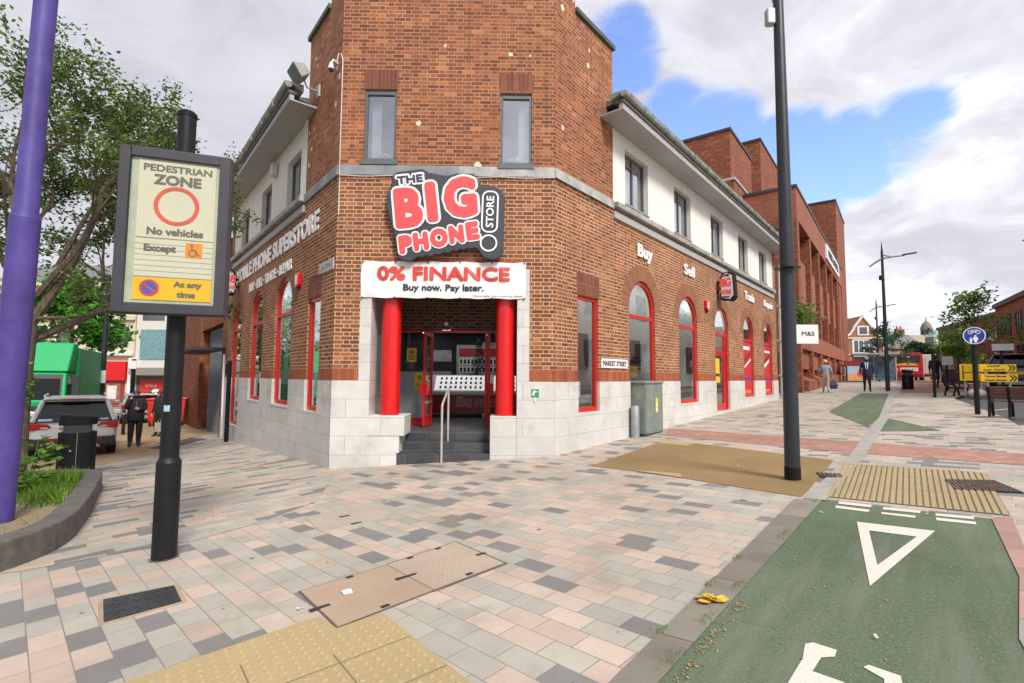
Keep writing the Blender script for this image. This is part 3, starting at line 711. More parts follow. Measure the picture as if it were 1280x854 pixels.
def tower_window(a, b, z0, z1, blindleft):
    w = MB(WF); fr = 0.05
    w.box((a, z0, -0.10), (a + fr, z1, -0.03)); w.box((b - fr, z0, -0.10), (b, z1, -0.03)); w.box((a + fr, z1 - 0.09, -0.10), (b - fr, z1, -0.03)); w.box((a + fr, z0, -0.10), (b - fr, z0 + fr, -0.03))
    o = w.build('window', M_UPVC, shop, bevel=0.004)
    g = MB(WF); g.poly([(a + fr, z0 + fr, -0.07), (b - fr, z0 + fr, -0.07), (b - fr, z1 - 0.09, -0.07), (a + fr, z1 - 0.09, -0.07)]); g.build('pane', G_UP, o, norm=False)
    s = MB(WF); s.box((a - 0.04, z0 - 0.10, -0.12), (b + 0.04, z0, 0.05)); s.build('sill', M_UPVC, o, bevel=0.006)
    c = MB(WF)
    x0 = a + 0.09 if blindleft else b - 0.26
    n = 16
    c.prism([(x0 + 0.18 * k / n, z0 + 0.08, -0.22 + 0.02 * math.sin(k * 1.9)) for k in range(n + 1)] + [(x0 + 0.18, z0 + 0.08, -0.25), (x0, z0 + 0.08, -0.25)], (0, z1 - z0 - 0.2, 0))
    c.build('curtain', mat('curtain_pale', (0.62, 0.72, 0.80), 0.9), o)
    f = MB(WF)
    cx = (a + b) / 2 + (0.08 if blindleft else -0.02)
    for k in range(14):
        f.ball((cx + random.uniform(-0.13, 0.13), z0 + 0.11 + random.uniform(0, 0.09), -0.14 + random.uniform(-0.03, 0.03)), 0.03, 0.028, 0.02, 6, 4)
    f.build('flowers', mat('flower_cream', (0.72, 0.70, 0.55), 0.9, var=0.3, scale=20), o)
    h = MB(WF); h.box((a - 0.02, z1 + 0.005, 0), (b + 0.02, z1 + 0.40, 0.004)); h.build('lintel', M_HEADER, o)
    r = MB(WF); r.box((a - 0.3, z0 - 0.2, -1.6), (b + 0.3, z1 + 0.2, -1.58)); r.build('room', M_ROOM, o)
tower_window(*TF[0][:4], True); tower_window(*TF[1][:4], False)
# --- rendered upper walls of the wings, sliding windows
UPR = [(c - 0.63, c + 0.63, 5.80, 7.12, False) for c in (3.54, 6.50, 9.55, 12.62, 15.53)]
UPL = [(c - 0.56, c + 0.56, 5.68, 6.92, False) for c in (3.08, 5.70, 8.38)]
def wing_window(W, a, b, z0, z1, curtain):
    w = MB(W); fr = 0.06; m = (a + b) / 2
    for q in (a, b - fr, m - 0.035): w.box((q, z0, -0.19), (q + fr, z1, -0.13))
    w.box((a + fr, z1 - fr, -0.19), (b - fr, z1, -0.13)); w.box((a + fr, z0, -0.19), (b - fr, z0 + fr, -0.13)); w.box((a + fr, z1 - 0.30, -0.18), (m - 0.035, z1 - 0.255, -0.14))
    o = w.build('window', M_UPVC, shop, bevel=0.004)
    g = MB(W); g.poly([(a + fr, z0 + fr, -0.16), (b - fr, z0 + fr, -0.16), (b - fr, z1 - fr, -0.16), (a + fr, z1 - fr, -0.16)]); g.build('pane', G_UP, o, norm=False)
    s = MB(W); s.box((a - 0.02, z0 - 0.03, -0.16), (b + 0.02, z0, 0.02)); s.build('sill', M_LEDGE, o)
    if curtain:
        c = MB(W); c.box((a + 0.08, z0 + 0.05, -0.30), (a + 0.08 + curtain * (b - a), z1 - 0.1, -0.26)); c.build('blind', mat('blind_white', (0.7, 0.7, 0.7), 0.9), o)
for W, s0, Ln, ups, in ((WR, 2.30, LR - 0.45, UPR), (WL, 2.04, LL - 0.55, UPL)):
    mb = MB(W); wall_panel(mb, s0, Ln, 5.66, 7.46, ups, depth=0.17, n=-0.012); mb.build('rendered_wall', M_RENDER, shop, norm=False)
    for i, o in enumerate(ups): wing_window(W, o[0], o[1], o[2], o[3], (0.42, 0.3, 0.25, 0.0, 0.35)[i])
    mb = MB(W); mb.box((s0, 5.6, -2.0), (Ln, 7.4, -1.95)); mb.build('room', M_ROOM, shop)
    # brick pier at the end of the wing
    mb = MB(W); mb.box((Ln, 5.2, -0.3), (Ln + 0.45, 7.5, 0.0)); mb.build('pier', M_BRICK, shop, norm=False)
# --- eaves: soffit, fascia, gutter, low roof
for W, e0, Ln in ((WR, 1.72, LR + 0.1), (WL, 1.45, LL + 0.4)):
    mb = MB(W); mb.box((e0, 7.42, 0.002), (Ln, 7.45, 0.56)); mb.box((e0, 7.418, 0.285), (Ln, 7.42, 0.295)) ; mb.box((e0, 7.45, 0.47), (Ln, 7.56, 0.56))
    ev = mb.build('eaves', M_SOFFIT, shop)
    mb = MB(W); mb.box((e0 - 0.02, 7.56, 0.40), (Ln + 0.02, 7.63, 0.59)); mb.build('fascia', M_FASCIA, ev)
    mb = MB(W)
    n = 8
    pr = [(0.60 + 0.075 * math.cos(math.pi + math.pi * k / n), 7.74 + 0.085 * math.sin(math.pi + math.pi * k / n)) for k in range(n + 1)]
    mb.prism([(e0 - 0.06, z, q) for q, z in pr] + [(e0 - 0.06, 7.77, 0.685), (e0 - 0.06, 7.79, 0.60), (e0 - 0.06, 7.80, 0.3), (e0 - 0.06, 7.64, 0.3)], (Ln - e0 + 0.1, 0, 0))
    k = e0 + 0.9
    while k < Ln:
        mb.box((k, 7.63, 0.52), (k + 0.04, 7.80, 0.69)); k += 1.05
    mb.build('gutter', M_GUTTER, ev, bevel=0.008)
    mb = MB(W); mb.prism([(max(e0, 2.0), 7.80, 0.4), (max(e0, 2.0), 8.6, -3.0), (max(e0, 2.0), 7.4, -3.0)], (Ln - max(e0, 2.0), 0, 0)); mb.build('roof', mat('slate', (0.12, 0.12, 0.13), 0.8), shop)
# --- arched shop windows
def arch_ring(W, c, far):
    mb = MB(W); n = 24; r0, r1 = HW, 1.10
    for k in range(n):
        a, b = math.pi * k / n, math.pi * (k + 1) / n
        P = lambda r, t: (c - r * math.cos(t), SPR + r * math.sin(t), 0.004)
        rm = 0.9
        mb.poly([P(r0, a), P(r0, b), P(r1, b), P(r1, a)], [(a * rm, 0.1), (b * rm, 0.1), (b * rm, 0.48), (a * rm, 0.48)])
        mb.poly([P(r0, a), P(r0, b), (P(r0, b)[0], P(r0, b)[1], -0.05), (P(r0, a)[0], P(r0, a)[1], -0.05)], [(a * rm, 0.1), (b * rm, 0.1), (b * rm, 0.2), (a * rm, 0.2)])
    return mb.build('arch_bricks', M_VOUS, shop, norm=False)
def arch_window(W, c, sill, transom=3.12):
    hw = HW - 0.006; f = 0.085; n0, n1 = -0.115, -0.045
    arch_ring(W, c, 0)
    mb = MB(W); k = 24
    for j in range(k):
        a, b = math.pi * j / k, math.pi * (j + 1) / k
        P = lambda r, t, q: (c - r * math.cos(t), SPR + r * math.sin(t), q)
        for q in ((P(hw - f, a, n1), P(hw - f, b, n1), P(hw, b, n1), P(hw, a, n1)), (P(hw - f, a, n0), P(hw - f, b, n0), P(hw - f, b, n1), P(hw - f, a, n1))): mb.poly(list(q))
    mb.box((c - hw, sill, n0), (c - hw + f, SPR, n1)); mb.box((c + hw - f, sill, n0), (c + hw, SPR, n1))
    mb.box((c - hw + f, sill, n0), (c + hw - f, sill + 0.10, n1)); mb.box((c - hw + f, transom, n0), (c + hw - f, transom + f, n1 + 0.004))
    w = mb.build('window', M_REDF, shop, norm=False)
    g = MB(W); pts = [(c - hw + f, sill + 0.1)] + [(c - (hw - f) * math.cos(math.pi * j / 20), SPR + (hw - f) * math.sin(math.pi * j / 20)) for j in range(21)] + [(c + hw - f, sill + 0.1)]
    g.poly([(x, z, -0.085) for x, z in pts]); g.build('pane', G_SHOP, w, norm=False)
    s = MB(W); s.box((c - HW, sill - 0.05, -0.1), (c + HW, sill - 0.002, 0.03)); s.build('sill', M_STONE, w)
    return w
def rect_window(W, a, b, z0, z1):
    f = 0.075; mb = MB(W); n0, n1 = -0.115, -0.04
    mb.box((a, z0, n0), (a + f, z1, n1)); mb.box((b - f, z0, n0), (b, z1, n1)); mb.box((a + f, z0, n0), (b - f, z0 + 0.1, n1)); mb.box((a + f, z1 - f, n0), (b - f, z1, n1))
    w = mb.build('window', M_REDF, shop, bevel=0.005)
    g = MB(W); g.poly([(a + f, z0 + f, -0.08), (b - f, z0 + f, -0.08), (b - f, z1 - f, -0.08), (a + f, z1 - f, -0.08)]); g.build('pane', G_SHOP, w, norm=False)
    h = MB(W); h.box((a - 0.03, z1 + 0.003, 0), (b + 0.03, z1 + 0.46, 0.004)); h.build('lintel', M_HEADER, w)
    return w
winR = []
for i, c in enumerate(ARC_R):
    if i == 2: winR.append(None); continue
    winR.append(arch_window(WR, c, 0.98))
winL = [arch_window(WL, c, opsL[i + 1][2]) for i, c in enumerate(ARC_L)]
rect_window(WR, *opsR[0][:4]); rect_window(WL, *opsL[0][:4])
# side door under the third arch
c = ARC_R[2]; arch_ring(WR, c, 0)
mb = MB(WR); hw = HW - 0.006; f = 0.09; n0, n1 = -0.115, -0.045
for j in range(24):
    a, b = math.pi * j / 24, math.pi * (j + 1) / 24
    P = lambda r, t, q: (c - r * math.cos(t), SPR + r * math.sin(t), q)
    mb.poly([P(hw - f, a, n1), P(hw - f, b, n1), P(hw, b, n1), P(hw, a, n1)])
mb.box((c - hw, 0.62, n0), (c - hw + f, SPR, n1)); mb.box((c + hw - f, 0.62, n0), (c + hw, SPR, n1)); mb.box((c - hw + f, 3.10, n0), (c + hw - f, 3.20, n1)); mb.box((c - hw + f, 2.52, n0), (c + hw - f, 2.60, n1)); mb.box((c + 0.36, 0.62, n0), (c + 0.44, 3.1, n1))
sd = mb.build('door_frame', M_REDF, shop, norm=False)
g = MB(WR); g.poly([(c - hw + f, 0.7, -0.085)] + [(c - (hw - f) * math.cos(math.pi * j / 20), SPR + (hw - f) * math.sin(math.pi * j / 20), -0.085) for j in range(21)] + [(c + hw - f, 0.7, -0.085)]); g.build('pane', G_SHOP, sd, norm=False)
mb = MB(WR); mb.box((c - hw + f, 0.66, -0.10), (c + 0.36, 0.86, -0.05)); mb.box((c - hw + f, 2.44, -0.10), (c + 0.36, 2.52, -0.05)); mb.box((c + 0.28, 0.86, -0.1), (c + 0.36, 2.44, -0.05)); mb.box((c - hw + f, 0.86, -0.1), (c - hw + f + 0.07, 2.44, -0.05)); mb.build('door', M_REDF, shop)
# display panels behind the glass of the far windows and posters
def poster(W, a, b, z0, z1, n, cols, seed):
    rnd = random.Random(seed); mb = MB(W); mb.cm = 0
    mb.poly([(a, z0, n), (b, z0, n), (b, z1, n), (a, z1, n)])
    for k in (0, 2, 4, 5, 7):
        mb.cm = {0: 2, 2: 4, 4: 1, 5: 3, 7: 1}[k]; h = (z1 - z0) * rnd.uniform(0.04, 0.07); z = z0 + (z1 - z0) * (k + 0.2) / 8.5; x0 = a + (b - a) * rnd.uniform(0.02, 0.25); x1 = b - (b - a) * rnd.uniform(0.02, 0.3)
        sk = 0.25 * (b - a) if k in (4, 5, 6) else 0.0
        mb.poly([(x0, z, n + 0.002), (x1, z + sk, n + 0.002), (x1, z + sk + h, n + 0.002), (x0, z + h, n + 0.002)])
    return mb
PC = [mat('poster_red', (0.55, 0.03, 0.04), 0.5), M_SWHITE, mat('poster_orange', (0.75, 0.2, 0.04), 0.5), M_INK, mat('poster_purple', (0.12, 0.06, 0.25), 0.5)]
poster(WR, 13.0 - 0.62, 13.0 + 0.62, 1.1, 3.1, -0.075, PC, 3).build('poster', PC, winR[3], norm=False)
poster(WR, 16.0 - 0.62, 16.0 + 0.62, 1.1, 3.1, -0.075, PC, 8).build('poster', PC, winR[4], norm=False)
mb = MB(WR); mb.poly([(9.25, 1.55, -0.075), (9.75, 1.55, -0.075), (9.75, 1.75, -0.075), (9.25, 1.75, -0.075)]); mb.poly([(9.25, 1.85, -0.075), (9.72, 1.85, -0.075), (9.72, 2.35, -0.075), (9.25, 2.35, -0.075)]); mb.build('poster', mat('poster_yellow', (0.7, 0.5, 0.03), 0.5), sd, norm=False)
mb = MB(WR); mb.box((0.92, 1.78, -0.22), (1.08, 2.16, -0.2)); mb.box((0.90, 1.1, -0.24), (1.22, 1.25, -0.1)); mb.build('display_stand', M_INK, shop)
mb = MB(WR); mb.box((0.9, 1.3, -0.2), (1.2, 1.62, -0.19)); mb.build('display_card', M_SWHITE, shop)
# interiors behind the shop windows: a lining set back from each wall
for W, Ln in ((WR, LR), (WL, LL)):
    mb = MB(W); mb.box((1.75, 0.3, -1.5), (Ln, 4.9, -1.4)); mb.build('interior_wall', M_ROOM, shop)
    mb = MB(W); mb.box((0.55, 0.3, -0.9), (0.6, 4.9, -0.14)); mb.build('interior_wall', M_ROOM, shop)
    mb = MB(W); mb.box((0.6, 4.75, -1.4), (Ln, 4.85, -0.14)); mb.build('interior_ceiling', M_ROOM, shop)
    mb = MB(W); mb.box((0.6, 0.40, -1.4), (Ln, 0.50, -0.14)); mb.build('interior_floor', M_ROOMFLOOR, shop)
    for k in range(int((Ln - 3) / 1.5)):
        q = 2.6 + k * 1.5
        mb = MB(W); mb.box((q, 0.5, -1.38), (q + 0.9, 1.4, -1.05)); mb.box((q + 0.1, 1.9, -1.39), (q + 0.8, 2.8, -1.33)); mb.build('interior_shelf', M_CHAR, shop)
mb = MB(WR)
for s in (3.3, 6.4): mb.box((s, 1.0, -0.65), (s + 0.05, 2.55, -0.6)); mb.box((s + 0.45, 1.0, -0.65), (s + 0.5, 2.55, -0.6)); mb.box((s, 2.5, -0.65), (s + 0.5, 2.55, -0.6)); mb.box((s + 0.06, 1.1, -0.64), (s + 0.44, 2.48, -0.63))
mb.build('display_frame', M_SWHITE, shop)
# green roller banner behind the side street window
mb = MB(WL); mb.box((3.0, 1.1, -0.35), (3.8, 2.0, -0.32)); mb.build('window_display', mat('display_green', (0.03, 0.22, 0.14), 0.5), shop)
mb = MB(WL); mb.box((3.0, 2.05, -0.36), (4.1, 3.6, -0.33)); mb.build('window_display', mat('display_cream', (0.62, 0.63, 0.58), 0.6), shop)

# --- entrance: steps, columns, recess, doors
FZ = 0.615
mb = MB(WF)
mb.box((1.2, -0.6, -0.30), (2.93, 0.275, 0.0)); mb.box((1.2, 0.275, -0.60), (2.93, 0.445, -0.30)) ; mb.box((0.75, 0.445, -2.2), (3.35, FZ, -0.60)); mb.box((1.2, -0.6, -0.6), (2.93, 0.275, -0.3)); 
mb.build('steps', M_TILE, shop, bevel=0.006)
for cx in (1.02, 3.19):
    mb = MB(WF); n = 28
    mb.tube([(cx, 0.972, -0.24), (cx, 3.72, -0.24)], 0.178, n)
    mb.build('column', M_RED, shop, smooth=True)
RD = -2.0           # plane of the doors
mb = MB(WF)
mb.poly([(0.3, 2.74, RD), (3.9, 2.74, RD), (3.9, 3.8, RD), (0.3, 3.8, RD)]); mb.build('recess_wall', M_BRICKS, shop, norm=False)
mb = MB(WF); mb.box((0.3, 3.72, RD), (3.9, 3.76, -0.06)); mb.build('recess_ceiling', M_SOFFIT, shop)
for a, b in ((0.30, 0.45), (3.64, 3.8)):
    mb = MB(WF); mb.box((a, 0.4, RD), (b, 3.72, -0.5)); mb.build('recess_side', M_STONE, shop)
mb = MB(WF); mb.cyl((1.86, 2.88, RD), (1.86, 2.88, RD + 0.05), 0.045); mb.build('alarm_sensor', M_SWHITE, shop, smooth=True)
mb = MB(WF); t = 0.05
mb.box((0.45, 2.68, RD - 0.02), (3.64, 2.735, RD + 0.05))
for q in (0.45, 1.52, 2.74, 3.58): mb.box((q, FZ, RD - 0.02), (q + 0.055, 2.68, RD + 0.05))
mb.box((0.505, FZ, RD - 0.02), (1.52, FZ + 0.16, RD + 0.05))
df = mb.build('door_frame', M_REDF, shop, bevel=0.005)
g = MB(WF); g.poly([(0.505, 1.84, RD), (1.52, 1.84, RD), (1.52, 2.68, RD), (0.505, 2.68, RD)]); g.build('pane', G_CLEAR, df, norm=False)
g = MB(WF); g.box((0.505, FZ + 0.16, RD - 0.01), (1.52, 1.80, RD + 0.005)); g.build('frosted_panel', mat('frosted', (0.30, 0.34, 0.36), 0.35), df)
g = MB(WF); g.box((0.505, 1.80, RD - 0.012), (1.52, 1.83, RD + 0.008)); g.box((0.505, 1.87, RD - 0.01), (1.52, 1.885, RD + 0.006)); g.build('panel_stripe', M_INK, df)
mb = MB(WF)
mb.box((0.98, 2.02, RD + 0.006), (1.20, 2.33, RD + 0.010)); pn = mb.build('notice', mat('notice_yellow', (0.72, 0.55, 0.03), 0.5), df); mb = MB(WF); mb.box((1.16, 1.42, RD + 0.008), (1.40, 1.78, RD + 0.012)); mb.build('notice', MATS['notice_yellow'], df)
mb = MB(WF)
for (x0, z0, w, h) in ((0.98, 2.02, 0.22, 0.31), (1.16, 1.42, 0.24, 0.36)):
    mb.ring((x0 + w / 2, z0 + h * 0.68), 0.03, 0.05, RD + 0.012, RD + 0.014, 14); mb.box((x0 + w / 2 - 0.03, z0 + h * 0.66, RD + 0.012), (x0 + w / 2 + 0.03, z0 + h * 0.70, RD + 0.014))
    for k in range(3): mb.box((x0 + 0.03, z0 + 0.04 + k * 0.04, RD + 0.012), (x0 + w - 0.03, z0 + 0.055 + k * 0.04, RD + 0.014))
mb.build('notice_print', M_INK, pn)
def door_leaf(hx, ang, wleaf):
    """hinged at hx in the frame plane, swung toward the street"""
    Mx = WF @ Matrix.Translation((hx, 0, RD)) @ Matrix.Rotation(ang, 4, 'Y')
    mb = MB(Mx); z1 = 2.66; z0 = FZ + 0.02
    mb.box((0, z0, -0.025), (0.075, z1, 0.025)); mb.box((wleaf - 0.075, z0, -0.025), (wleaf, z1, 0.025)); mb.box((0.075, z0, -0.025), (wleaf - 0.075, z0 + 0.22, 0.025)); mb.box((0.075, z1 - 0.08, -0.025), (wleaf - 0.075, z1, 0.025))
    o = mb.build('door', M_REDF, shop, bevel=0.004)
    g = MB(Mx); g.poly([(0.075, z0 + 0.22, 0), (wleaf - 0.075, z0 + 0.22, 0), (wleaf - 0.075, z1 - 0.08, 0), (0.075, z1 - 0.08, 0)]); g.build('pane', G_CLEAR, o, norm=False)
    h = MB(Mx)
    h.box((wleaf - 0.12, 1.28, 0.03), (wleaf + 0.03, 1.56, 0.09)); h.box((wleaf - 0.12, 1.28, -0.09), (wleaf + 0.03, 1.56, -0.03)); h.build('handle', M_RED, o, bevel=0.02)
    h = MB(Mx); h.box((0.1, 1.12, -0.05), (wleaf - 0.08, 1.16, -0.026)); h.build('push_bar', M_STEEL, o)
door_leaf(1.55, R_(-97), 0.62); door_leaf(2.78, R_(-83), 0.62)
# room behind the doors
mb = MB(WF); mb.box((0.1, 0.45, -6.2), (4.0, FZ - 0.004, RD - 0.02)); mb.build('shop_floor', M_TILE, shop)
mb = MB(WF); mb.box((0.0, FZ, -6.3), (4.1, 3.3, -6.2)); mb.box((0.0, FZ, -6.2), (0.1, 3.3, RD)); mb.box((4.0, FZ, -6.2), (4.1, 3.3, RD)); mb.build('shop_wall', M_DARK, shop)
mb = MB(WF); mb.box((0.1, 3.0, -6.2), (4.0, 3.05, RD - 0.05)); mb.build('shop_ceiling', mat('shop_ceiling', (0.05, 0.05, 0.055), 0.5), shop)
M_LED = emit('led_panel', (1.0, 0.98, 0.95), 6.0); M_WINGFILL = emit('wing_fill_glow', (0.95, 1.0, 0.98), 20.0)
for cx, cz in ((0.3, -4.2), (1.55, -4.6), (2.7, -3.2), (2.2, -5.2), (1.2, -3.0), (3.2, -5.0), (0.9, -5.6)):
    mb = MB(WF); mb.tube([(cx, 2.985, cz), (cx, 2.999, cz)], 0.16, 20); mb.build('ceiling_light', M_LED, shop)
mb = MB(WF); mb.box((0.9, 2.15, -6.19), (1.55, 2.5, -6.17)); mb.box((0.9, 1.35, -6.19), (1.55, 1.85, -6.17)); mb.box((0.5, 1.6, -6.19), (0.86, 1.85, -6.17)); mb.box((2.5, 2.35, -6.19), (3.2, 2.75, -6.17)); mb.build('wall_picture', mat('picture_grey', (0.36, 0.37, 0.38), 0.6, var=0.3), shop)
for W, Ln in ((WR, LR), (WL, LL)):
    q = 1.4
    while q < Ln - 0.5:
        mb = MB(W); mb.tube([(q, 4.735, -0.8), (q, 4.749, -0.8)], 0.2, 20); mb.build('ceiling_light', M_WINGFILL, shop); q += 1.5  # glowing discs added along the wings to brighten the dark windows
# phone display wall and counter
dw = MB(WF); dw.box((1.72, 1.2, -6.18), (3.4, 2.66, -6.05)); dwo = dw.build('display_wall', mat('display_grey', (0.42, 0.42, 0.41), 0.5), shop)
mb = MB(WF); mb.box((1.80, 2.30, -6.05), (3.32, 2.55, -6.04)); mb.build('header', mat('header_red', (0.40, 0.02, 0.03), 0.5), dwo)
mb = MB(WF)
for r in range(4): mb.box((1.80, 1.30 + r * 0.25, -6.05), (3.32, 1.50 + r * 0.25, -6.0))
mb.build('shelf', M_SWHITE, dwo)
PROTO = {}
def phone(W, c, w, h, label, group):
    M = W @ Matrix.Translation(c)
    if label not in PROTO:
        mb = MB(); mb.box((-w / 2, -h / 2, 0), (w / 2, h / 2, 0.012)); PROTO[label] = mb.build('phone', M_INK, None)
        o = PROTO[label]; tag(o, label, 'phone', group)
    else:
        o = PROTO[label].copy(); COL.objects.link(o)
    o.matrix_world = M
for r in range(4):
    for k in range(13): phone(WF, (1.865 + k * 0.115, 1.40 + r * 0.25, -6.0), 0.07, 0.14, 'small dark phone standing on the lit display wall inside the shop', 'phones on the display wall')

cnt = thing('display_counter', 'white phone display counter with dark red front inside the doorway', 'counter', tuple(WF @ Vector((1.9, FZ, -4.4))))
mb = MB(WF); mb.box((1.12, FZ + 0.10, -4.9), (3.6, 1.20, -4.28)); mb.build('counter_front', mat('counter_red', (0.25, 0.012, 0.018), 0.4), cnt)
mb = MB(WF); mb.prism([(0.92, 1.20, -4.22), (0.92, 1.28, -4.22), (0.92, 1.74, -4.75), (0.92, 1.20, -4.9)], (2.8, 0, 0)); mb.build('counter_top', mat('counter_grey', (0.50, 0.51, 0.50), 0.5), cnt, bevel=0.01)
SL = Vector((0, 0.46, -0.53)).normalized(); SN = Vector((0, 0.53, 0.46)).normalized()
Mc = WF @ Matrix.Translation((1.0, 1.28, -4.22)) @ Matrix(((1, 0, 0, 0), (0, SL.y, SN.y, 0), (0, SL.z, SN.z, 0), (0, 0, 0, 1)))
mb = MB(Mc); mb.box((0.30, 0.06, 0.002), (1.78, 0.64, 0.02)); mb.box((1.9, 0.06, 0.002), (2.6, 0.64, 0.02)); mb.build('tray', emit('tray_white_glow', (0.9, 0.9, 0.9), 0.25), cnt)  # white tray given a faint glow of its own in place of falling light
for r in range(3):
    for x in [0.46 + k * 0.135 for k in range(10)] + [2.04 + k * 0.135 for k in range(4)]: phone(Mc, (x, 0.16 + r * 0.18, 0.021), 0.058, 0.09, 'small dark phone lying on the white sloping counter inside the doorway', 'phones on the display counter')
mb = MB(WF @ Matrix.Translation((0, 0, -4.28))); mb.text('BIG PHONE', (2.62, 0.98), w=1.45, h=0.21, z=(0.002, 0.004), bold=0.014); mb.text('THE', (1.98, 1.13), w=0.18, h=0.05, z=(0.002, 0.004), bold=0.004); mb.build('lettering', mat('letter_pink', (0.80, 0.55, 0.55), 0.5), cnt)
mb = MB(WF @ Matrix.Translation((0, 0, -4.28))); mb.text('BIG PHONE', (2.62, 0.98), w=1.43, h=0.19, z=(0.0045, 0.006), bold=0.004); mb.build('lettering', mat('letter_red', (0.32, 0.015, 0.02), 0.5), cnt)
mb = MB(WF)
for x in (1.05, 2.6): mb.box((x, FZ, -4.5), (x + 0.05, FZ + 0.14, -4.3))
mb.build('foot', M_SWHITE, cnt)

# festive tree-like dark plant stand seen through the door
pt = MB(WF @ Matrix.Translation((2.42, 0, -5.2)))
for k in range(420):
    h = random.random(); r = 0.26 * (1 - h) + 0.03; a = random.uniform(0, 6.28); z = 1.55 + h * 1.25
    p = Vector((r * math.cos(a) * random.uniform(0.5, 1), z, r * math.sin(a))); q = Vector((random.uniform(-.06, .06), random.uniform(-.05, .02), random.uniform(-.06, .06)))
    pt.poly([p, p + q, p + q + Vector((0.02, 0.02, 0)), p + Vector((0.02, 0.02, 0))])
pt.tube([(0, FZ, 0), (0, 2.6, 0)], [0.03, 0.01], 6)
solo_o = pt.build('plant', mat('dark_plant', (0.02, 0.035, 0.02), 0.8, var=0.4, scale=14), None, norm=False)
tag(solo_o, 'dark slender bushy plant behind the counter inside the doorway', 'plant')

# downpipe, cables
dp = MB(WR); dp.tube([(17.78, 0.85, 0.12), (17.78, 5.6, 0.12), (17.78, 6.9, 0.12), (17.5, 7.3, 0.4)], 0.07, 10)
for z in (1.8, 3.4, 5.0): dp.box((17.68, z, 0.0), (17.88, z + 0.07, 0.21))
dp.build('downpipe', mat('downpipe_grey', (0.42, 0.45, 0.47), 0.5), shop, smooth=True)
mb = MB(WF)
mb.tube([(0.03, 4.72, 0.02), (0.03, 5.45, 0.02), (0.03, 5.5, 0.05), (0.03, 7.75, 0.05), (0.0, 7.86, 0.06), (-0.05, 7.86, 0.06), (-0.08, 7.7, 0.06)], 0.011, 6)
mb.tube([(0.03, 5.485, 0.045)] + [(x, 5.485 - 0.02 * math.sin(x * 3.1) ** 2, 0.045) for x in [i * 0.2 for i in range(1, 21)]] + [(FW, 5.485, 0.045)], 0.010, 6)
mb.build('cable', M_CABLE, shop, smooth=True)
mb = MB(WR); mb.tube([(0, 5.485, 0.045)] + [(x, 5.48 - 0.02 * math.sin(x * 2.1) ** 2, 0.045) for x in [i * 0.2 for i in range(1, 12)]], 0.012, 6); mb.build('cable', M_INK, shop, smooth=True)
mb = MB(WL); mb.tube([(0.0, 4.74, 0.02), (0.9, 4.62, 0.03), (2.0, 4.60, 0.02)], 0.008, 6); mb.build('cable', M_CABLE, shop, smooth=True)

# ------------------------------------------------------------------ things fixed to the shop
# main shop sign
sg = thing('shop_sign', 'large charcoal shop sign with red and white bubble lettering above the entrance', 'sign', tuple(WF @ Vector((2.05, 3.83, 0))))
OUT = [(1.05, 5.44), (1.14, 5.51), (1.62, 5.58), (1.74, 5.51), (2.08, 5.45), (2.23, 5.50), (2.58, 5.50), (2.68, 5.38), (2.74, 5.25), (2.96, 5.27), (3.11, 5.19), (3.17, 5.06), (3.14, 4.05), (3.07, 3.90), (2.94, 3.86),
       (2.78, 3.90), (2.66, 4.06), (2.60, 4.085), (2.54, 4.065), (2.48, 4.075), (2.42, 4.045), (2.34, 4.055), (2.28, 4.02), (2.20, 4.03), (2.13, 3.98), (2.04, 3.995), (1.96, 3.945), (1.88, 3.96), (1.80, 3.91), (1.71, 3.935), (1.64, 3.895), (1.55, 3.905), (1.45, 3.83), (1.32, 3.83), (1.2, 3.88), (1.11, 4.33), (0.96, 4.83), (0.95, 5.07), (1.03, 5.18)]
mb = MB(WF); mb.prism([(u, z, 0.06) for u, z in OUT], (0, 0, 0.10)); mb.build('backing', M_CHAR, sg, bevel=0.015)
tl = R_(4.5)
SL_ = [('B', (1.37, 4.83), 0.52, 0.76, R_(6)), ('I', (1.795, 4.945), 0.20, 0.76, R_(7)), ('G', (2.33, 5.04), 0.62, 0.78, R_(5)),
       ('P', (1.335, 4.135), 0.25, 0.34, R_(8)), ('H', (1.615, 4.195), 0.28, 0.34, R_(8)), ('O', (1.945, 4.265), 0.33, 0.35, R_(8)), ('N', (2.27, 4.335), 0.28, 0.34, R_(8)), ('E', (2.565, 4.405), 0.24, 0.34, R_(9))]
mb = MB(WF)
for t, c, w, h, r in SL_[:3]: mb.text(t, c, w=w + .09, h=h + .09, z=(0.162, 0.172), bold=0.100 if t != 'I' else .10, rot=r)
for t, c, w, h, r in SL_[3:]: mb.text(t, c, w=w + .065, h=h + .065, z=(0.163, 0.173), bold=0.062, rot=r)
mb.text('THE', (1.385, 5.37), w=0.56, h=0.23, z=(0.1615, 0.170), bold=0.040, rot=R_(7))
# exclamation mark outlines
def rrect(c, w, h, r, n=8, rot=0.0):
    pts = []
    for cx, cy, a0 in ((w / 2 - r, h / 2 - r, 0), (-w / 2 + r, h / 2 - r, 90), (-w / 2 + r, -h / 2 + r, 180), (w / 2 - r, -h / 2 + r, 270)):
        for k in range(n + 1):
            a = R_(a0 + 90 * k / n); x, y = cx + r * math.cos(a), cy + r * math.sin(a)
            pts.append((c[0] + x * math.cos(rot) - y * math.sin(rot), c[1] + x * math.sin(rot) + y * math.cos(rot)))
    return pts
po, pi_ = rrect((2.885, 4.77), 0.315, 0.80, 0.13, rot=R_(-1.5)), rrect((2.885, 4.77), 0.255, 0.74, 0.10, rot=R_(-1.5))
for i in range(len(po)):
    j = (i + 1) % len(po); mb.poly([(*po[i], 0.172), (*po[j], 0.172), (*pi_[j], 0.172), (*pi_[i], 0.172)])
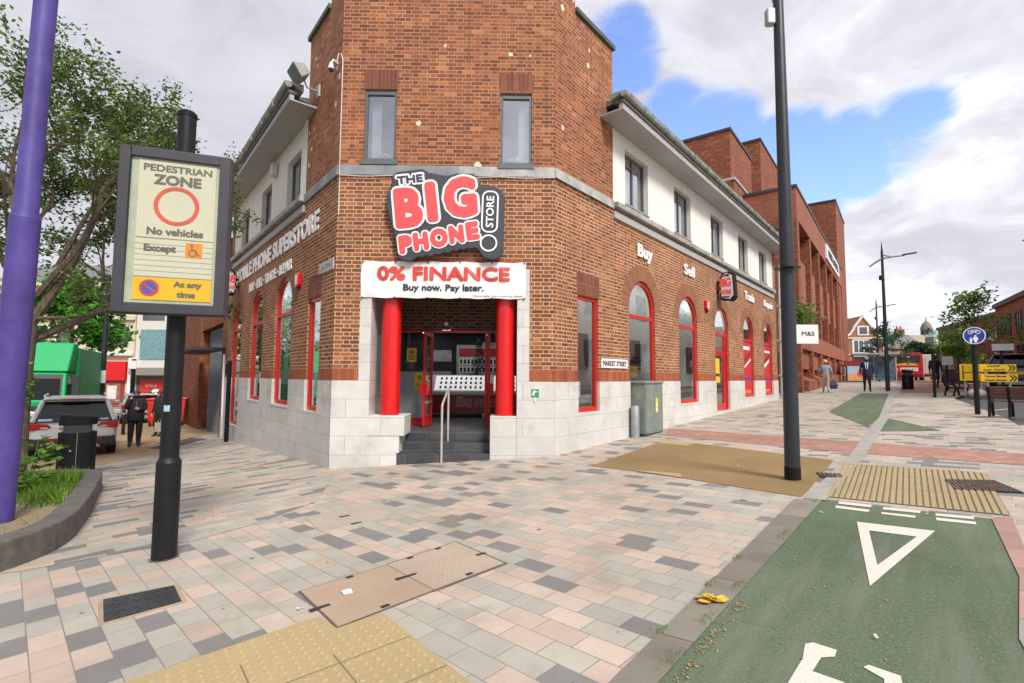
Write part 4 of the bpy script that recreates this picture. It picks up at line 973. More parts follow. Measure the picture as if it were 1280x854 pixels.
mb.ring((2.865, 4.175), 0.132, 0.162, 0.160, 0.173, 32)
mb.text('STORE', (2.885, 4.77), w=0.60, h=0.145, z=(0.162, 0.172), bold=0.005, rot=R_(88.5))
mb.build('outline', M_SWHITE, sg, norm=False)
mb = MB(WF)
for t, c, w, h, r in SL_[:3]: mb.text(t, c, w=w, h=h, z=(0.176, 0.186), bold=0.055, rot=r)
for t, c, w, h, r in SL_[3:]: mb.text(t, c, w=w, h=h, z=(0.177, 0.187), bold=0.030, rot=r)
mb.build('lettering', M_CORAL, sg, norm=False)
mb = MB(WF); mb.text('THE', (1.385, 5.37), w=0.48, h=0.15, z=(0.175, 0.180), bold=0.009, rot=R_(7)); mb.build('lettering', M_CHAR, sg, norm=False)
mb = MB(WF)
for u, z in ((1.3, 4.3), (2.7, 4.4), (1.5, 5.2), (2.5, 5.2)): mb.box((u - 0.03, z - 0.03, 0.0), (u + 0.03, z + 0.03, 0.062))
mb.build('bracket', M_BLACK, sg)

# finance banner
bn = thing('banner', 'white fabric banner reading 0% finance stretched over the entrance', 'banner', tuple(WF @ Vector((2.03, 3.15, 0.0))))
mb = MB(WF); nx, nz = 60, 16
def bz(u, v): return 0.035 + 0.010 * math.sin(u * 9 + v * 5) * math.sin(v * 3.0) + 0.007 * math.sin(u * 23 - v * 9) + 0.012 * math.exp(-((u - 0.05) * 8 + (v - .5) * 5) ** 2)
g = [[mb.P((0.49 + 3.08 * i / nx, 3.155 + 0.685 * j / nz + 0.008 * math.sin(i * 0.55) * (1 if j in (0, nz) else 0.3), bz(i / nx * 3, j / nz))) for i in range(nx + 1)] for j in range(nz + 1)]
for j in range(nz):
    for i in range(nx): mb.face((g[j][i], g[j][i + 1], g[j + 1][i + 1], g[j + 1][i]))
bo = mb.build('cloth', mat('banner_white', (0.77, 0.77, 0.77), 0.5, var=0.03), bn, smooth=True, norm=False)
def curved_text(mb, *a, **k):
    n0 = len(mb.v); mb.text(*a, **k); inv = WF.inverted()
    for i in range(n0, len(mb.v)):
        p = inv @ mb.v[i]; u = (p.x - 0.49) / 3.08 * 3; v = (p.y - 3.155) / 0.685
        p.z += bz(u, v); mb.v[i] = WF @ p
mb = MB(WF); curved_text(mb, '0% FINANCE', (2.03, 3.615), w=2.48, h=0.27, z=(0.014, 0.0155), bold=0.017); mb.build('lettering', mat('banner_red', (0.66, 0.06, 0.045), 0.5, var=0.15, scale=3), bn, norm=False)
mb = MB(WF); curved_text(mb, 'Buy now. Pay later.', (2.03, 3.335), w=1.50, h=0.16, z=(0.012, 0.0135), bold=0.006); curved_text(mb, '*Terms apply. Ask in store for details.', (3.04, 3.20), w=0.95, h=0.036, z=(0.009, 0.0105), bold=0.0); mb.build('lettering', M_INK, bn, norm=False)
mb = MB(WF)
for k in range(6):
    for z in (3.16, 3.83): mb.cyl((0.52 + k * 0.604, z, 0.03), (0.52 + k * 0.604, z, 0.055), 0.014, n=8)
mb.build('eyelet', M_BLACK, bn)

# wall lettering
def letters(body, W, c, w, h, label, m=M_SWHITE, bold=0.02, z=(0.02, 0.05), name='wall_lettering', grp=None):
    mb = MB(W); mb.text(body, c, w=w, h=h, z=z, bold=bold)
    o = mb.build(name, m, None, norm=False); return tag(o, label, 'lettering', grp)
letters('Buy', WR, (3.86, 4.75), 0.82, 0.42, 'white raised word Buy above the first big arch', bold=0.018)
letters('Sell', WR, (6.83, 4.84), 0.82, 0.32, 'white raised word Sell above the second big arch', bold=0.012)
letters('Trade', WR, (13.15, 4.86), 1.35, 0.33, 'white raised word Trade on brick beyond the projecting sign', bold=0.012)
letters('Repair', WR, (16.1, 4.84), 1.55, 0.38, 'white raised word Repair above the farthest arch', bold=0.014)
letters('MOBILE PHONE SUPERSTORE', WLr, (-5.15, 4.90), 8.25, 0.45, 'long line of white capitals spelling mobile phone superstore', bold=0.026, z=(0.006, 0.022))
letters('BUY \u00b7 SELL \u00b7 TRADE \u00b7 REPAIR', WLr, (-5.1, 4.29), 4.5, 0.27, 'shorter second line of white capitals over the side street arches', bold=0.018, z=(0.006, 0.02))

# street nameplates
np_ = thing('street_nameplate', 'white nameplate reading Market Street beside the narrow red window', 'sign', tuple(WR @ Vector((2.3, 1.9, 0))))
mb = MB(WR); mb.box((1.72, 1.905, 0), (2.90, 2.105, 0.02)); mb.build('plate', M_SWHITE, np_, bevel=0.004)
mb = MB(WR); mb.text('MARKET STREET', (2.31, 2.005), w=1.08, h=0.115, z=(0.021, 0.023), bold=0.006); mb.build('lettering', M_INK, np_, norm=False)
np2 = thing('street_nameplate', 'weathered grey nameplate high on the side street wall by the corner', 'sign', tuple(WL @ Vector((0.5, 3.7, 0))))
mb = MB(WL); mb.box((0.08, 3.72, 0), (0.92, 3.93, 0.02)); mb.build('plate', mat('plate_worn', (0.50, 0.49, 0.46), 0.7, var=0.5, scale=9), np2, bevel=0.004)
mb = MB(WLr)
for k, w in enumerate((0.05, 0.07, 0.05, 0.08, 0.06, 0.05)): mb.box((-0.86 + k * 0.13, 3.77, 0.021), (-0.86 + k * 0.13 + w, 3.85 + 0.02 * (k % 2), 0.023))
mb.build('worn_print', mat('print_worn', (0.22, 0.22, 0.22), 0.8, var=0.4, scale=15), np2)

# alarm boxes
def alarm(W, s, z, label):
    o = thing('alarm_box', label, 'alarm box', tuple(W @ Vector((s, z, 0))))
    mb = MB(W); mb.prism([(s - 0.14, z + 0.02, 0), (s - 0.16, z + 0.28, 0), (s + 0.16, z + 0.28, 0), (s + 0.14, z + 0.02, 0), (s, z - 0.04, 0)], (0, 0, 0.09)); mb.build('casing', M_RED, o, bevel=0.02)
    mb = MB(W); mb.box((s - 0.05, z + 0.05, 0.091), (s + 0.05, z + 0.25, 0.095)); mb.build('badge', M_SWHITE, o)
    mb = MB(W); mb.box((s - 0.04, z - 0.09, 0.02), (s + 0.04, z - 0.035, 0.08)); mb.build('strobe', M_INK, o)
alarm(WR, 8.25, 3.84, 'red alarm box between second arch and projecting sign')
alarm(WL, 2.22, 3.66, 'red and white alarm box on the side street wall')

# projecting box signs
def proj_sign(W, s, z0, z1, w, label, red):
    o = thing('projecting_sign', label, 'sign', tuple(W @ Vector((s, z0, 0))))
    d = 0.16
    P = [(0.12, z0 + 0.06), (w - 0.02, z0), (w + 0.10, z0 + 0.12), (w + 0.06, z1 - 0.1), (w - 0.1, z1), (0.2, z1 - 0.04), (0.10, z1 - 0.25)]
    mb = MB(W); mb.prism([(s - d, z, n) for n, z in P], (2 * d, 0, 0)); mb.build('casing', M_BLACKP, o, bevel=0.02)
    for sd_, e in ((-1, -d - 0.012), (1, d + 0.002)):
        mb = MB(W)
        Q = [(n + (0.05 if n < w / 2 else -0.05), z + (0.05 if z < (z0 + z1) / 2 else -0.05)) for n, z in P]
        mb.prism([(s + e, z, n) for n, z in Q], (0.010, 0, 0)); mb.build('face', mat('sign_face', (0.62, 0.62, 0.64), 0.4), o)
        # lettering on the face looking up the street
        Ms = wframe(W @ Vector((s + e + (0.011 if sd_ > 0 else 0), 0, 0)), (W.to_3x3() @ Vector((0, 0, 1 if sd_ < 0 else -1))), (W.to_3x3() @ Vector((sd_, 0, 0))))
        mb = MB(Ms); k = 1 if sd_ < 0 else -1; cx = (0.1 + w) / 2 * k; hh = z1 - z0
        if W is WL: pass
        mb.text('BIG', (cx, z0 + hh * 0.62), w=w * 0.72, h=hh * 0.30, z=(0.003, 0.006), bold=0.014); mb.text('PHONE', (cx, z0 + hh * 0.30), w=w * 0.75, h=hh * 0.16, z=(0.003, 0.006), bold=0.007)
        mb.build('lettering', M_CORAL, o, norm=False)
        mb = MB(Ms); mb.text('THE', (cx, z0 + hh * 0.86), w=w * 0.5, h=hh * 0.09, z=(0.003, 0.006), bold=0.008); mb.text('STORE', (cx, z0 + hh * 0.13), w=w * 0.5, h=hh * 0.07, z=(0.003, 0.006), bold=0.006); mb.build('lettering', M_CHAR, o, norm=False)
    mb = MB(W); mb.box((s - 0.05, z0 + 0.3, 0), (s + 0.05, z0 + 0.36, 0.14)); mb.box((s - 0.05, z1 - 0.36, 0), (s + 0.05, z1 - 0.3, 0.14)); mb.build('bracket', M_BLACK, o)
proj_sign(WR, 9.45, 4.22, 5.20, 0.50, 'projecting box sign over the red side door', True)
proj_sign(WL, 8.95, 4.22, 5.12, 0.62, 'projecting box sign at the far end of the side street wall', True)

# floodlight, camera, vent box, emergency sign
fl = thing('floodlight', 'weathered floodlight on a bracket high on the side of the brick tower', 'floodlight', tuple(WL @ Vector((1.35, 7.7, 0))))
mb = MB(WL); mb.tube([(1.35, 7.75, 0.0), (1.35, 7.75, 0.25), (1.35, 7.95, 0.34)], 0.018, 8); mb.box((1.27, 7.62, 0), (1.43, 7.88, 0.03)); mb.build('bracket', M_GALV, fl)
Mf = WL @ Matrix.Translation((1.35, 8.02, 0.40)) @ Matrix.Rotation(R_(35), 4, 'X')
mb = MB(Mf); mb.loft([[(-0.16, -0.12, -0.12), (0.16, -0.12, -0.12), (0.16, 0.10, -0.12), (-0.16, 0.10, -0.12)], [(-0.24, -0.17, 0.14), (0.24, -0.17, 0.14), (0.24, 0.17, 0.14), (-0.24, 0.17, 0.14)]]); mb.build('housing', mat('flood_housing', (0.36, 0.37, 0.36), 0.6, var=0.3), fl, bevel=0.02)
mb = MB(Mf); mb.box((-0.21, -0.14, 0.141), (0.21, 0.14, 0.15)); mb.build('lens', mat('flood_lens', (0.10, 0.14, 0.11), 0.15), fl)
cc = thing('security_camera', 'small white dome camera hanging from a cable near the tower corner', 'camera', tuple(WL @ Vector((0.20, 7.6, 0))))
mb = MB(WL); mb.tube([(0.20, 7.80, 0.0), (0.20, 7.84, 0.10), (0.20, 7.76, 0.14)], 0.02, 8); mb.lathe([(0.02, 0), (0.06, 0.02)], (0.2, 7.6, 0.14)) if False else mb.cyl((0.20, 7.76, 0.14), (0.20, 7.64, 0.14), 0.03, 0.06); mb.build('housing', M_SWHITE, cc, smooth=True)
mb = MB(WL); mb.ball((0.20, 7.63, 0.14), 0.055, n=12); mb.build('dome', mat('dome_dark', (0.02, 0.05, 0.06), 0.1), cc, smooth=True)
mb = MB(WL); mb.box((4.55, 6.93, 0), (4.85, 7.25, 0.14)); tag(mb.build('vent_box', mat('vent_cream', (0.62, 0.61, 0.56), 0.6), None, bevel=0.02), 'cream box on white wall under the eaves in the side street', 'vent box')
es = thing('emergency_sign', 'small green square sign on the white stone right of the steps', 'sign', tuple(WF @ Vector((3.75, 1.3, 0.022))))
mb = MB(WF); mb.box((3.68, 1.325, 0.022), (3.82, 1.475, 0.03)); mb.build('plate', mat('sign_green', (0.01, 0.30, 0.10), 0.4), es)
mb = MB(WF); mb.box((3.70, 1.36, 0.031), (3.735, 1.41, 0.033)); mb.box((3.715, 1.41, 0.031), (3.765, 1.45, 0.033)); mb.box((3.78, 1.42, 0.031), (3.80, 1.44, 0.033)); mb.build('symbol', M_SWHITE, es)
mb = MB(WF); mb.tube([(3.745, 1.325, 0.03), (3.745, 1.27, 0.04), (3.75, 1.25, 0.05)], 0.012, 6); mb.build('hook', M_SWHITE, es)

# handrail on the steps
hr = thing('handrail', 'slim stainless steel handrail standing on the entrance steps', 'handrail', tuple(WF @ Vector((2.04, 0.1, 0.0))))
mb = MB(WF); mb.cyl((2.04, 0.05, 0.03), (2.04, 1.16, 0.03), 0.022, n=12); mb.build('post', M_STEEL, hr, smooth=True)
mb = MB(WF); mb.cyl((2.09, 0.44, -0.55), (2.09, 1.45, -0.55), 0.022, n=12); mb.build('post', M_STEEL, hr, smooth=True)
mb = MB(WF); mb.tube([(2.04, 1.14, 0.03), (2.043, 1.19, 0.0), (2.085, 1.45, -0.52), (2.09, 1.44, -0.56)], 0.022, 12); mb.build('rail', M_STEEL, hr, smooth=True)

# ------------------------------------------------------------------ precinct building beyond the shop
C0 = Vector((15.44, 26.79, 0)); aM = R_(37.7)
uM = Vector((math.sin(aM), math.cos(aM), 0)); nM = Vector((math.cos(aM), -math.sin(aM), 0)); eM = Vector((-math.cos(aM), math.sin(aM), 0))
WM_ = wframe(C0, uM, nM)            # street facade
ms = thing('precinct_building', 'tall red brick precinct building with deep window fins beyond the shop', 'building', tuple(C0))
ML = 27.0
def mbox(s0, s1, z0, z1, n0, n1): 
    mb = MB(WM_); mb.box((s0, z0, n0), (s1, z1, n1)); return mb
mbox(0, ML, 4.35, 10.42, -9, -1.3).build('wall', M_BRICKMS, ms)
mbox(0, ML, 10.42, 12.15, -9, 0.0).build('parapet_band', M_BRICKMS2, ms)
mbox(-0.05, ML, 12.15, 12.3, -9.05, 0.05).build('coping', M_CHAR, ms)
mbox(0, ML, 3.35, 4.35, -9, 0.0).build('storey_band', M_BRICKMS2, ms)
mbox(0.5, ML, -0.5, 3.35, -9, -1.2).build('ground_wall', M_BRICKMS, ms)
mbox(-0.02, 0.55, -0.5, 3.35, -9, 0.0).build('ground_wall', M_BRICKMS, ms)
mbox(-0.02, 0.7, 4.35, 10.42, -9, 0.0).build('end_wall', M_BRICKMS, ms)
s = 4.9
mbox(0.7, 0.72, 4.35, 10.42, -1.3, -0.02).build('fin', M_BRICKMS, ms)
while s < ML:
    mbox(s, s + 0.62, 4.35, 10.42, -1.3, -0.02).build('fin', M_BRICKMS, ms)
    mbox(s - 3.6, s - 1.4, 6.0, 8.4, -1.28, -0.12).build('spandrel', M_BRICKMS2, ms)
    mbox(s - 3.58, s - 0.02, 8.45, 10.4, -1.295, -1.2).build('window', M_UPVC, ms)
    mbox(s - 3.58, s - 0.02, 4.4, 5.9, -1.295, -1.2).build('window', M_UPVC, ms)
    s += 4.25
s = 4.6
while s < ML:
    mbox(s, s + 0.6, -0.5, 3.35, -1.2, -0.02).build('pier', M_BRICKMS, ms)
    mbox(s - 3.5, s, 2.25, 3.35, -1.18, -0.22).build('lintel_panel', M_BRICKMS2, ms)
    g = G(*(C0 + uM * s).xy)
    mb = MB(WM_); mb.prism([(s - 3.6, g - 0.3, -1.2), (s - 3.6, g + 1.05, -1.2), (s - 3.6, g + 0.5, 0.2), (s - 3.6, g - 0.3, 0.2)], (3.58, 0, 0)); mb.build('sloped_base', M_BRICKMS, ms)
    s += 4.3
# stepped masses above: pairs of front corner and height
def mass(P, zt, ln, wd, cop=M_CHAR, z0=3.0, m=M_BRICKMS):
    W = wframe(Vector((P[0], P[1], 0)), uM, nM); mb = MB(W); mb.box((0, z0, -wd), (ln, zt, 0)); mb.build('stair_tower', m, ms)
    mb = MB(W); mb.box((-0.06, zt, -wd - 0.06), (ln + 0.06, zt + 0.14, 0.06)); mb.build('coping', cop, ms)
mass((12.0, 27.0), 15.45, 5.0, 10); mass((12.15, 26.95), 12.6, 7.5, 9.6, M_BANDPALE); mass((16.7, 33.0), 17.8, 8.5, 12, M_CHAR)
mass((29.9, 45.6), 18.2, 9.0, 4.6, M_CHAR)
mass((13.8, 24.9), 9.3, 1.2, 3.0, M_COPING)
# white fascia sign on the parapet band
fs = thing('fascia_sign', 'white panel sign with dark capitals on the tall brick parapet', 'sign', tuple(WM_ @ Vector((18, 10.8, 0))))
mb = MB(WM_); mb.box((13.2, 10.75, 0.002), (22.6, 11.85, 0.12)); mb.build('panel', M_SWHITE, fs)
mb = MB(WM_); mb.text('MARKS & SPENCER', (17.9, 11.3), w=7.8, h=0.62, z=(0.122, 0.14), bold=0.03); mb.build('lettering', M_INK, fs, norm=False)
hs = thing('hanging_sign', 'white projecting panel sign with three dark characters behind the tall lamp post', 'sign', (15.0, 25.5, 3.4))
mb = MB(); mb.box((14.35, 25.45, 3.47), (15.58, 25.6, 4.44)); mb.build('panel', M_SWHITE, hs, bevel=0.01)
mb = MB(wframe(Vector((0, 25.45, 0)), Vector((1, 0, 0)), Vector((0, -1, 0)))); mb.text('M&S', (15.05, 3.98), w=0.66, h=0.22, z=(0.002, 0.008), bold=0.007); mb.build('lettering', M_INK, hs, norm=False)
mb = MB(); mb.box((14.2, 25.48, 4.2), (14.36, 25.56, 4.28)); mb.box((14.2, 25.48, 3.6), (14.36, 25.56, 3.68)); mb.build('bracket', M_BLACK, hs)

# ------------------------------------------------------------------ foliage
def leaf_mat(name, c, var=0.5, trans=0.35):
    m, T, b = _base(name)
    g = T.new('ShaderNodeNewGeometry')
    r = g.outputs['Random Per Island']
    k = T.mr(r, 0, 1, 1 - var, 1 + var)
    cc = T.mix(T.mr(r, 0.6, 1.0, 0, 0.5), c, (c[0] * 1.7, c[1] * 1.25, c[2] * 0.8))
    cc = T.mix(1.0, cc, T.comb(k, k, k), 'MULTIPLY')
    T.put(b.inputs['Base Color'], cc); b.inputs['Roughness'].default_value = 0.5; b.inputs['Specular IOR Level'].default_value = 0.35
    out = T.n['Material Output']; tl = T.new('ShaderNodeBsdfTranslucent'); T.put(tl.inputs[0], cc)
    mx = T.new('ShaderNodeMixShader'); mx.inputs[0].default_value = trans
    T.l.new(b.outputs[0], mx.inputs[1]); T.l.new(tl.outputs[0], mx.inputs[2]); T.l.new(mx.outputs[0], out.inputs[0])
    MATS[name] = m; return m
def bark(name, c):
    m, T, b = _base(name)
    tc = T.new('ShaderNodeTexCoord').outputs['Object']
    sx = T.vm('MULTIPLY', tc, (1.0, 1.0, 0.35)); n = T.noise(sx, 22.0, 6.0, 0.7)
    T.put(b.inputs['Base Color'], T.mix(T.mr(n, 0.35, 0.65), tuple(q * 0.55 for q in c), tuple(q * 1.3 for q in c))); b.inputs['Roughness'].default_value = 0.95
    T.put(b.inputs['Normal'], T.bump(n, 0.9, 0.02)); MATS[name] = m; return m
L_NEAR = leaf_mat('leaf_near', (0.125, 0.20, 0.058), 0.55, 0.5)
L_BRIGHT = leaf_mat('leaf_bright', (0.075, 0.26, 0.03), 0.6, 0.45)
L_STREET = leaf_mat('leaf_street', (0.15, 0.29, 0.06), 0.5, 0.5)
L_DARK = leaf_mat('leaf_dark', (0.035, 0.085, 0.04), 0.4)
L_MID = leaf_mat('leaf_mid', (0.06, 0.15, 0.07), 0.4)
L_GRASS = leaf_mat('leaf_grass', (0.14, 0.27, 0.035), 0.4)
L_WEED = leaf_mat('leaf_weed', (0.10, 0.24, 0.03), 0.4)
BARK = bark('bark_grey', (0.125, 0.095, 0.07)); BARK2 = bark('bark_brown', (0.10, 0.075, 0.055))

def leafcard(mb, p, d, sz, rnd):
    d = d.normalized(); s = d.cross(Vector((rnd.uniform(-1, 1), rnd.uniform(-1, 1), rnd.uniform(0.2, 1.4)))).normalized() if d.length else Vector((1, 0, 0))
    w = sz * 0.30; up = d.cross(s) * sz * 0.12
    a = mb.P(p); b = mb.P(p + d * sz * 0.5 + s * w + up); c = mb.P(p + d * sz); e = mb.P(p + d * sz * 0.5 - s * w + up)
    mb.face((a, b, c, e))

def grow(trunk, leaves, p, d, ln, r, lvl, maxl, rnd, P):
    """recursive limb; twigs carry leaf sprays"""
    if 'xmax' in P and p.x + d.normalized().x * ln * .7 > P['xmax']: d = Vector((-abs(d.x) * .3, d.y, abs(d.z) + .3)); ln *= .75
    n = 4; pts = [p.copy()]; rs = [r]; q = p.copy(); dd = d.normalized()
    for k in range(n):
        dd = (dd + Vector((rnd.uniform(-1, 1), rnd.uniform(-1, 1), rnd.uniform(-1, 1))) * P['wob'] + Vector((0, 0, P['up'])) * (1 if lvl < maxl else -0.6)).normalized()
        q = q + dd * ln / n; pts.append(q.copy()); rs.append(r * (1 - 0.42 * (k + 1) / n))
    trunk.tube(pts, rs, 7 if lvl < 2 else 5 if lvl < 3 else 3, cap=False)
    if lvl >= maxl - 1:
        m = P['leaves'] if lvl == maxl else P['leaves'] // 3
        for _ in range(m):
            t = rnd.uniform(0.2, 1.0) * n; i = min(n - 1, int(t)); b = pts[i].lerp(pts[i + 1], t - i)
            out = (pts[i + 1] - pts[i]).normalized() * 0.5 + Vector((rnd.gauss(0, 1), rnd.gauss(0, 1), rnd.gauss(-0.15, 0.55)))
            b = b + Vector((rnd.gauss(0, 1), rnd.gauss(0, 1), rnd.gauss(0, 0.6))) * P['spread']
            if b.x > P.get('xmax', 99) + .15: continue
            leafcard(leaves, b, out, P['size'] * rnd.uniform(0.7, 1.3), rnd)
    if lvl < maxl:
        nb = P['nb'][lvl]
        for k in range(nb):
            t = rnd.uniform(0.45, 1.0) if k else 1.0
            i = min(n - 1, int(t * n - 1e-6)); b = pts[i].lerp(pts[i + 1], t * n - i)
            ax = Vector((rnd.uniform(-1, 1), rnd.uniform(-1, 1), rnd.uniform(-0.3, 0.5)))
            nd = (pts[i + 1] - pts[i]).normalized() + ax.normalized() * P['fork']
            grow(trunk, leaves, b, nd, ln * rnd.uniform(*P['shrink']), rs[i + 1] * 0.68, lvl + 1, maxl, rnd, P)

def tree(name, label, loc, limbs, P, seed, maxl=4, leafm=L_NEAR, barkm=BARK, trunkpts=None, tr=(0.15, 0.1), group=None):
    o = thing(name, label, 'tree', loc, 0, group); rnd = random.Random(seed)
    T_, Lv = MB(WM[o.name]), MB(WM[o.name])
    if trunkpts: T_.tube(trunkpts, [tr[0] + (tr[1] - tr[0]) * i / (len(trunkpts) - 1) for i in range(len(trunkpts))], 12, cap=False)
    for p, d, ln, r, l0 in limbs: grow(T_, Lv, Vector(p), Vector(d), ln, r, l0, maxl, rnd, P)
    T_.build('trunk', barkm, o, smooth=True, norm=False); Lv.build('crown', leafm, o, norm=False)
    return o, len(Lv.f)

# big street tree in the planter
TX, TY = -8.2, 8.4; TZ = G(TX, TY) + 0.2
PN = dict(xmax=2.2, wob=0.17, up=0.045, leaves=88, spread=0.105, size=0.08, nb=(3, 4, 4, 4), fork=0.9, shrink=(0.58, 0.84))
_, nl = tree('street_tree', 'open crowned street tree with mottled grey trunk growing in the planter', (TX, TY, TZ),
     [((0.08, 0, 2.55), (0.62, 0.05, 0.85), 2.5, 0.082, 1), ((0.05, 0, 2.5), (-0.55, 0.2, 0.85), 2.2, 0.10, 1), ((0.06, 0.02, 2.75), (0.08, -0.25, 1), 2.3, 0.10, 1), ((0.05, 0.05, 2.3), (0.15, 0.75, 0.65), 2.0, 0.075, 1),
      ((0.25, -0.05, 3.1), (0.75, -0.2, 0.75), 1.7, 0.055, 2), ((0.12, -0.05, 2.7), (0.85, 0.35, 0.05), 1.1, 0.032, 2), ((0.5, 0.0, 3.6), (0.7, 0.0, 1.0), 1.7, 0.045, 2), ((0.0, 0, 2.9), (-0.9, -0.3, 0.5), 1.8, 0.07, 2)],
     PN, 11, 4, L_NEAR, BARK, [(0, 0, -0.3), (0.0, 0, 0.4), (-0.02, 0.02, 1.2), (0.02, 0, 1.9), (0.06, 0, 2.6)], (0.185, 0.14))
print('near leaves', nl)
# small leaf sprout on the trunk
mb = MB(); rnd = random.Random(5)
for k in range(60): leafcard(mb, Vector((TX + 0.13, TY - 0.1, TZ + 1.55)) + Vector((rnd.gauss(0.05, .07), rnd.gauss(0, .06), rnd.gauss(0, .12))), Vector((rnd.gauss(0.4, 1), rnd.gauss(-0.4, 1), rnd.gauss(0, .7))), 0.09, rnd)
tag(mb.build('ivy_sprout', L_WEED, None, norm=False), 'bright green leaf sprout on the trunk of the near tree', 'sprout')

PB = dict(wob=0.18, up=0.04, leaves=26, spread=0.22, size=0.26, nb=(4, 4, 4, 3), fork=0.95, shrink=(0.6, 0.8))
def street_tree(name, label, x, y, h, leafm, seed, group=None, size=0.26, dens=26, nb=(4, 4, 4, 3), up=0.04, cr=0.45, tw=0.09, narrow=1.0):
    z = G(x, y); P = dict(PB, size=size, leaves=dens, nb=nb, up=up, spread=size * 0.8)
    limbs = []
    rnd = random.Random(seed)
    hb = h * cr
    for k in range(7):
        a = k * 2.4 + rnd.random(); t = hb + (h * 0.78 - hb) * k / 6
        limbs.append(((0, 0, t), (math.cos(a) * narrow, math.sin(a) * narrow, 0.55 + 0.08 * k), h * (0.30 - 0.022 * k), tw * 0.45, 2))
    limbs.append(((0, 0, h * 0.76), (0.05, 0, 1), h * 0.2, tw * 0.4, 2))
    return tree(name, label, (x, y, z), limbs, P, seed, 4, leafm, BARK2, [(0, 0, -0.2), (0.03, 0, h * 0.3), (0, 0.02, h * 0.55), (0.03, 0, h * 0.78)], (tw, tw * 0.4), group)
BT = 'trees along the far streets'
street_tree('street_tree', 'bright green leafy tree farther down the side street behind the truck', -22.4, 25.5, 6.6, L_BRIGHT, 21, size=0.34, dens=30, cr=0.35, tw=0.14)
street_tree('street_tree', 'slender bright young tree behind the yellow direction signs', 22.75, 24.6, 4.6, L_STREET, 31, size=0.17, dens=15, cr=0.22, tw=0.06, narrow=0.55)
street_tree('street_tree', 'green tree behind the far lamp posts before the gabled house', 38.9, 52.0, 5.2, L_MID, 41, size=0.26, dens=16, cr=0.3, tw=0.10)
street_tree('street_tree', 'low bushy tree by the stalls just behind the yellow signs', 28.6, 32.2, 3.1, L_STREET, 51, size=0.22, dens=16, cr=0.22, tw=0.07)
# round dark tree far away
o = thing('round_tree', 'dense dark round tree in front of the far tiled building', 'tree', (61.2, 75.0, 1.4))
rnd = random.Random(9); mb = MB(); 
for k in range(2600):
    v = Vector((rnd.gauss(0, 1), rnd.gauss(0, 1), rnd.gauss(0, 1))).normalized(); rr = rnd.uniform(0.6, 1.03) * (1 + 0.13 * math.sin(v.x * 5 + v.z * 4))
    leafcard(mb, Vector((61.2 + v.x * 2.3 * rr, 75 + v.y * 2.2 * rr, 5.3 + v.z * 1.75 * rr)), v + Vector((rnd.gauss(0, .6), rnd.gauss(0, .6), rnd.gauss(0, .6))), 0.5, rnd)
mb.build('crown', L_DARK, o, norm=False)
mb = MB(); mb.tube([(61.2, 75, 1.2), (61.2, 75, 5.0)], [0.25, 0.15], 8); mb.build('trunk', BARK2, o)
# bush growing off the precinct ledge
rnd = random.Random(19); mb = MB()
for k in range(420):
    c = Vector((15.3, 26.3, 4.9)) + Vector((rnd.gauss(0, .38), rnd.gauss(0, .3), rnd.gauss(0.1, .38)))
    leafcard(mb, c, Vector((rnd.gauss(0, 1), rnd.gauss(-.3, 1), rnd.gauss(.2, .8))), 0.2, rnd)
tag(mb.build('ledge_bush', L_STREET, None, norm=False), 'leafy bush sprouting from the brick ledge above the white projecting panel sign', 'bush')
# hanging creeper near the far end of the side street wall
rnd = random.Random(23); mb = MB()
for k in range(160):
    c = WL @ Vector((8.8 + rnd.gauss(0, .25), 3.85 + rnd.gauss(0, .16), 0.35 + rnd.gauss(0, .15)))
    leafcard(mb, c, Vector((rnd.gauss(0, 1), rnd.gauss(0, 1), rnd.gauss(-.3, .8))), 0.13, rnd)
for k in range(22):
    c = WL @ Vector((10.3 + rnd.gauss(0, .2), 5.9 + rnd.gauss(0, .08), 0.25 + rnd.gauss(0, .15)))
    leafcard(mb, c, Vector((rnd.gauss(0, 1), rnd.gauss(0, 1), rnd.gauss(0, .8))), 0.12, rnd)
tag(mb.build('wall_weeds', L_NEAR, None, norm=False), 'green weeds sprouting on the side street wall by its projecting sign', 'weeds')

# ------------------------------------------------------------------ planter, soil, grass, column
PL = [(-9.5, 2.6), (-4.6, 3.6), (-4.36, 4.35), (-4.36, 4.9), (-4.58, 5.4), (-4.98, 6.0), (-5.5, 6.75), (-6.1, 7.55), (-6.6, 8.25), (-7.0, 8.75), (-7.5, 9.05), (-8.6, 9.2), (-10.0, 9.0), (-10.4, 8.0), (-10.4, 3.4)]
def smooth_loop(pl, it=2):
    for _ in range(it):
        q = []
        for i in range(len(pl)):
            a, b = Vector(pl[i]), Vector(pl[(i + 1) % len(pl)]); q += [tuple(a.lerp(b, .25)), tuple(a.lerp(b, .75))]
        pl = q
    return pl
PLs = smooth_loop(PL)
def inset(pl, d):
    r = []
    n = len(pl)
    for i in range(n):
        a, b, c = Vector(pl[i - 1]), Vector(pl[i]), Vector(pl[(i + 1) % n]); t = (c - a).normalized(); r.append(tuple(b + Vector((-t.y, t.x)) * d))
    return r
area = sum(PLs[i][0] * PLs[(i + 1) % len(PLs)][1] - PLs[(i + 1) % len(PLs)][0] * PLs[i][1] for i in range(len(PLs)))
sgn = 1 if area > 0 else -1
IN = inset(PLs, 0.24 * sgn); PH = 0.27
pln = thing('planter', 'low curved dark granite planter round the near tree and purple column', 'planter', (-7, 6.5, G(-7, 6.5)))
mb = MB(); n = len(PLs)
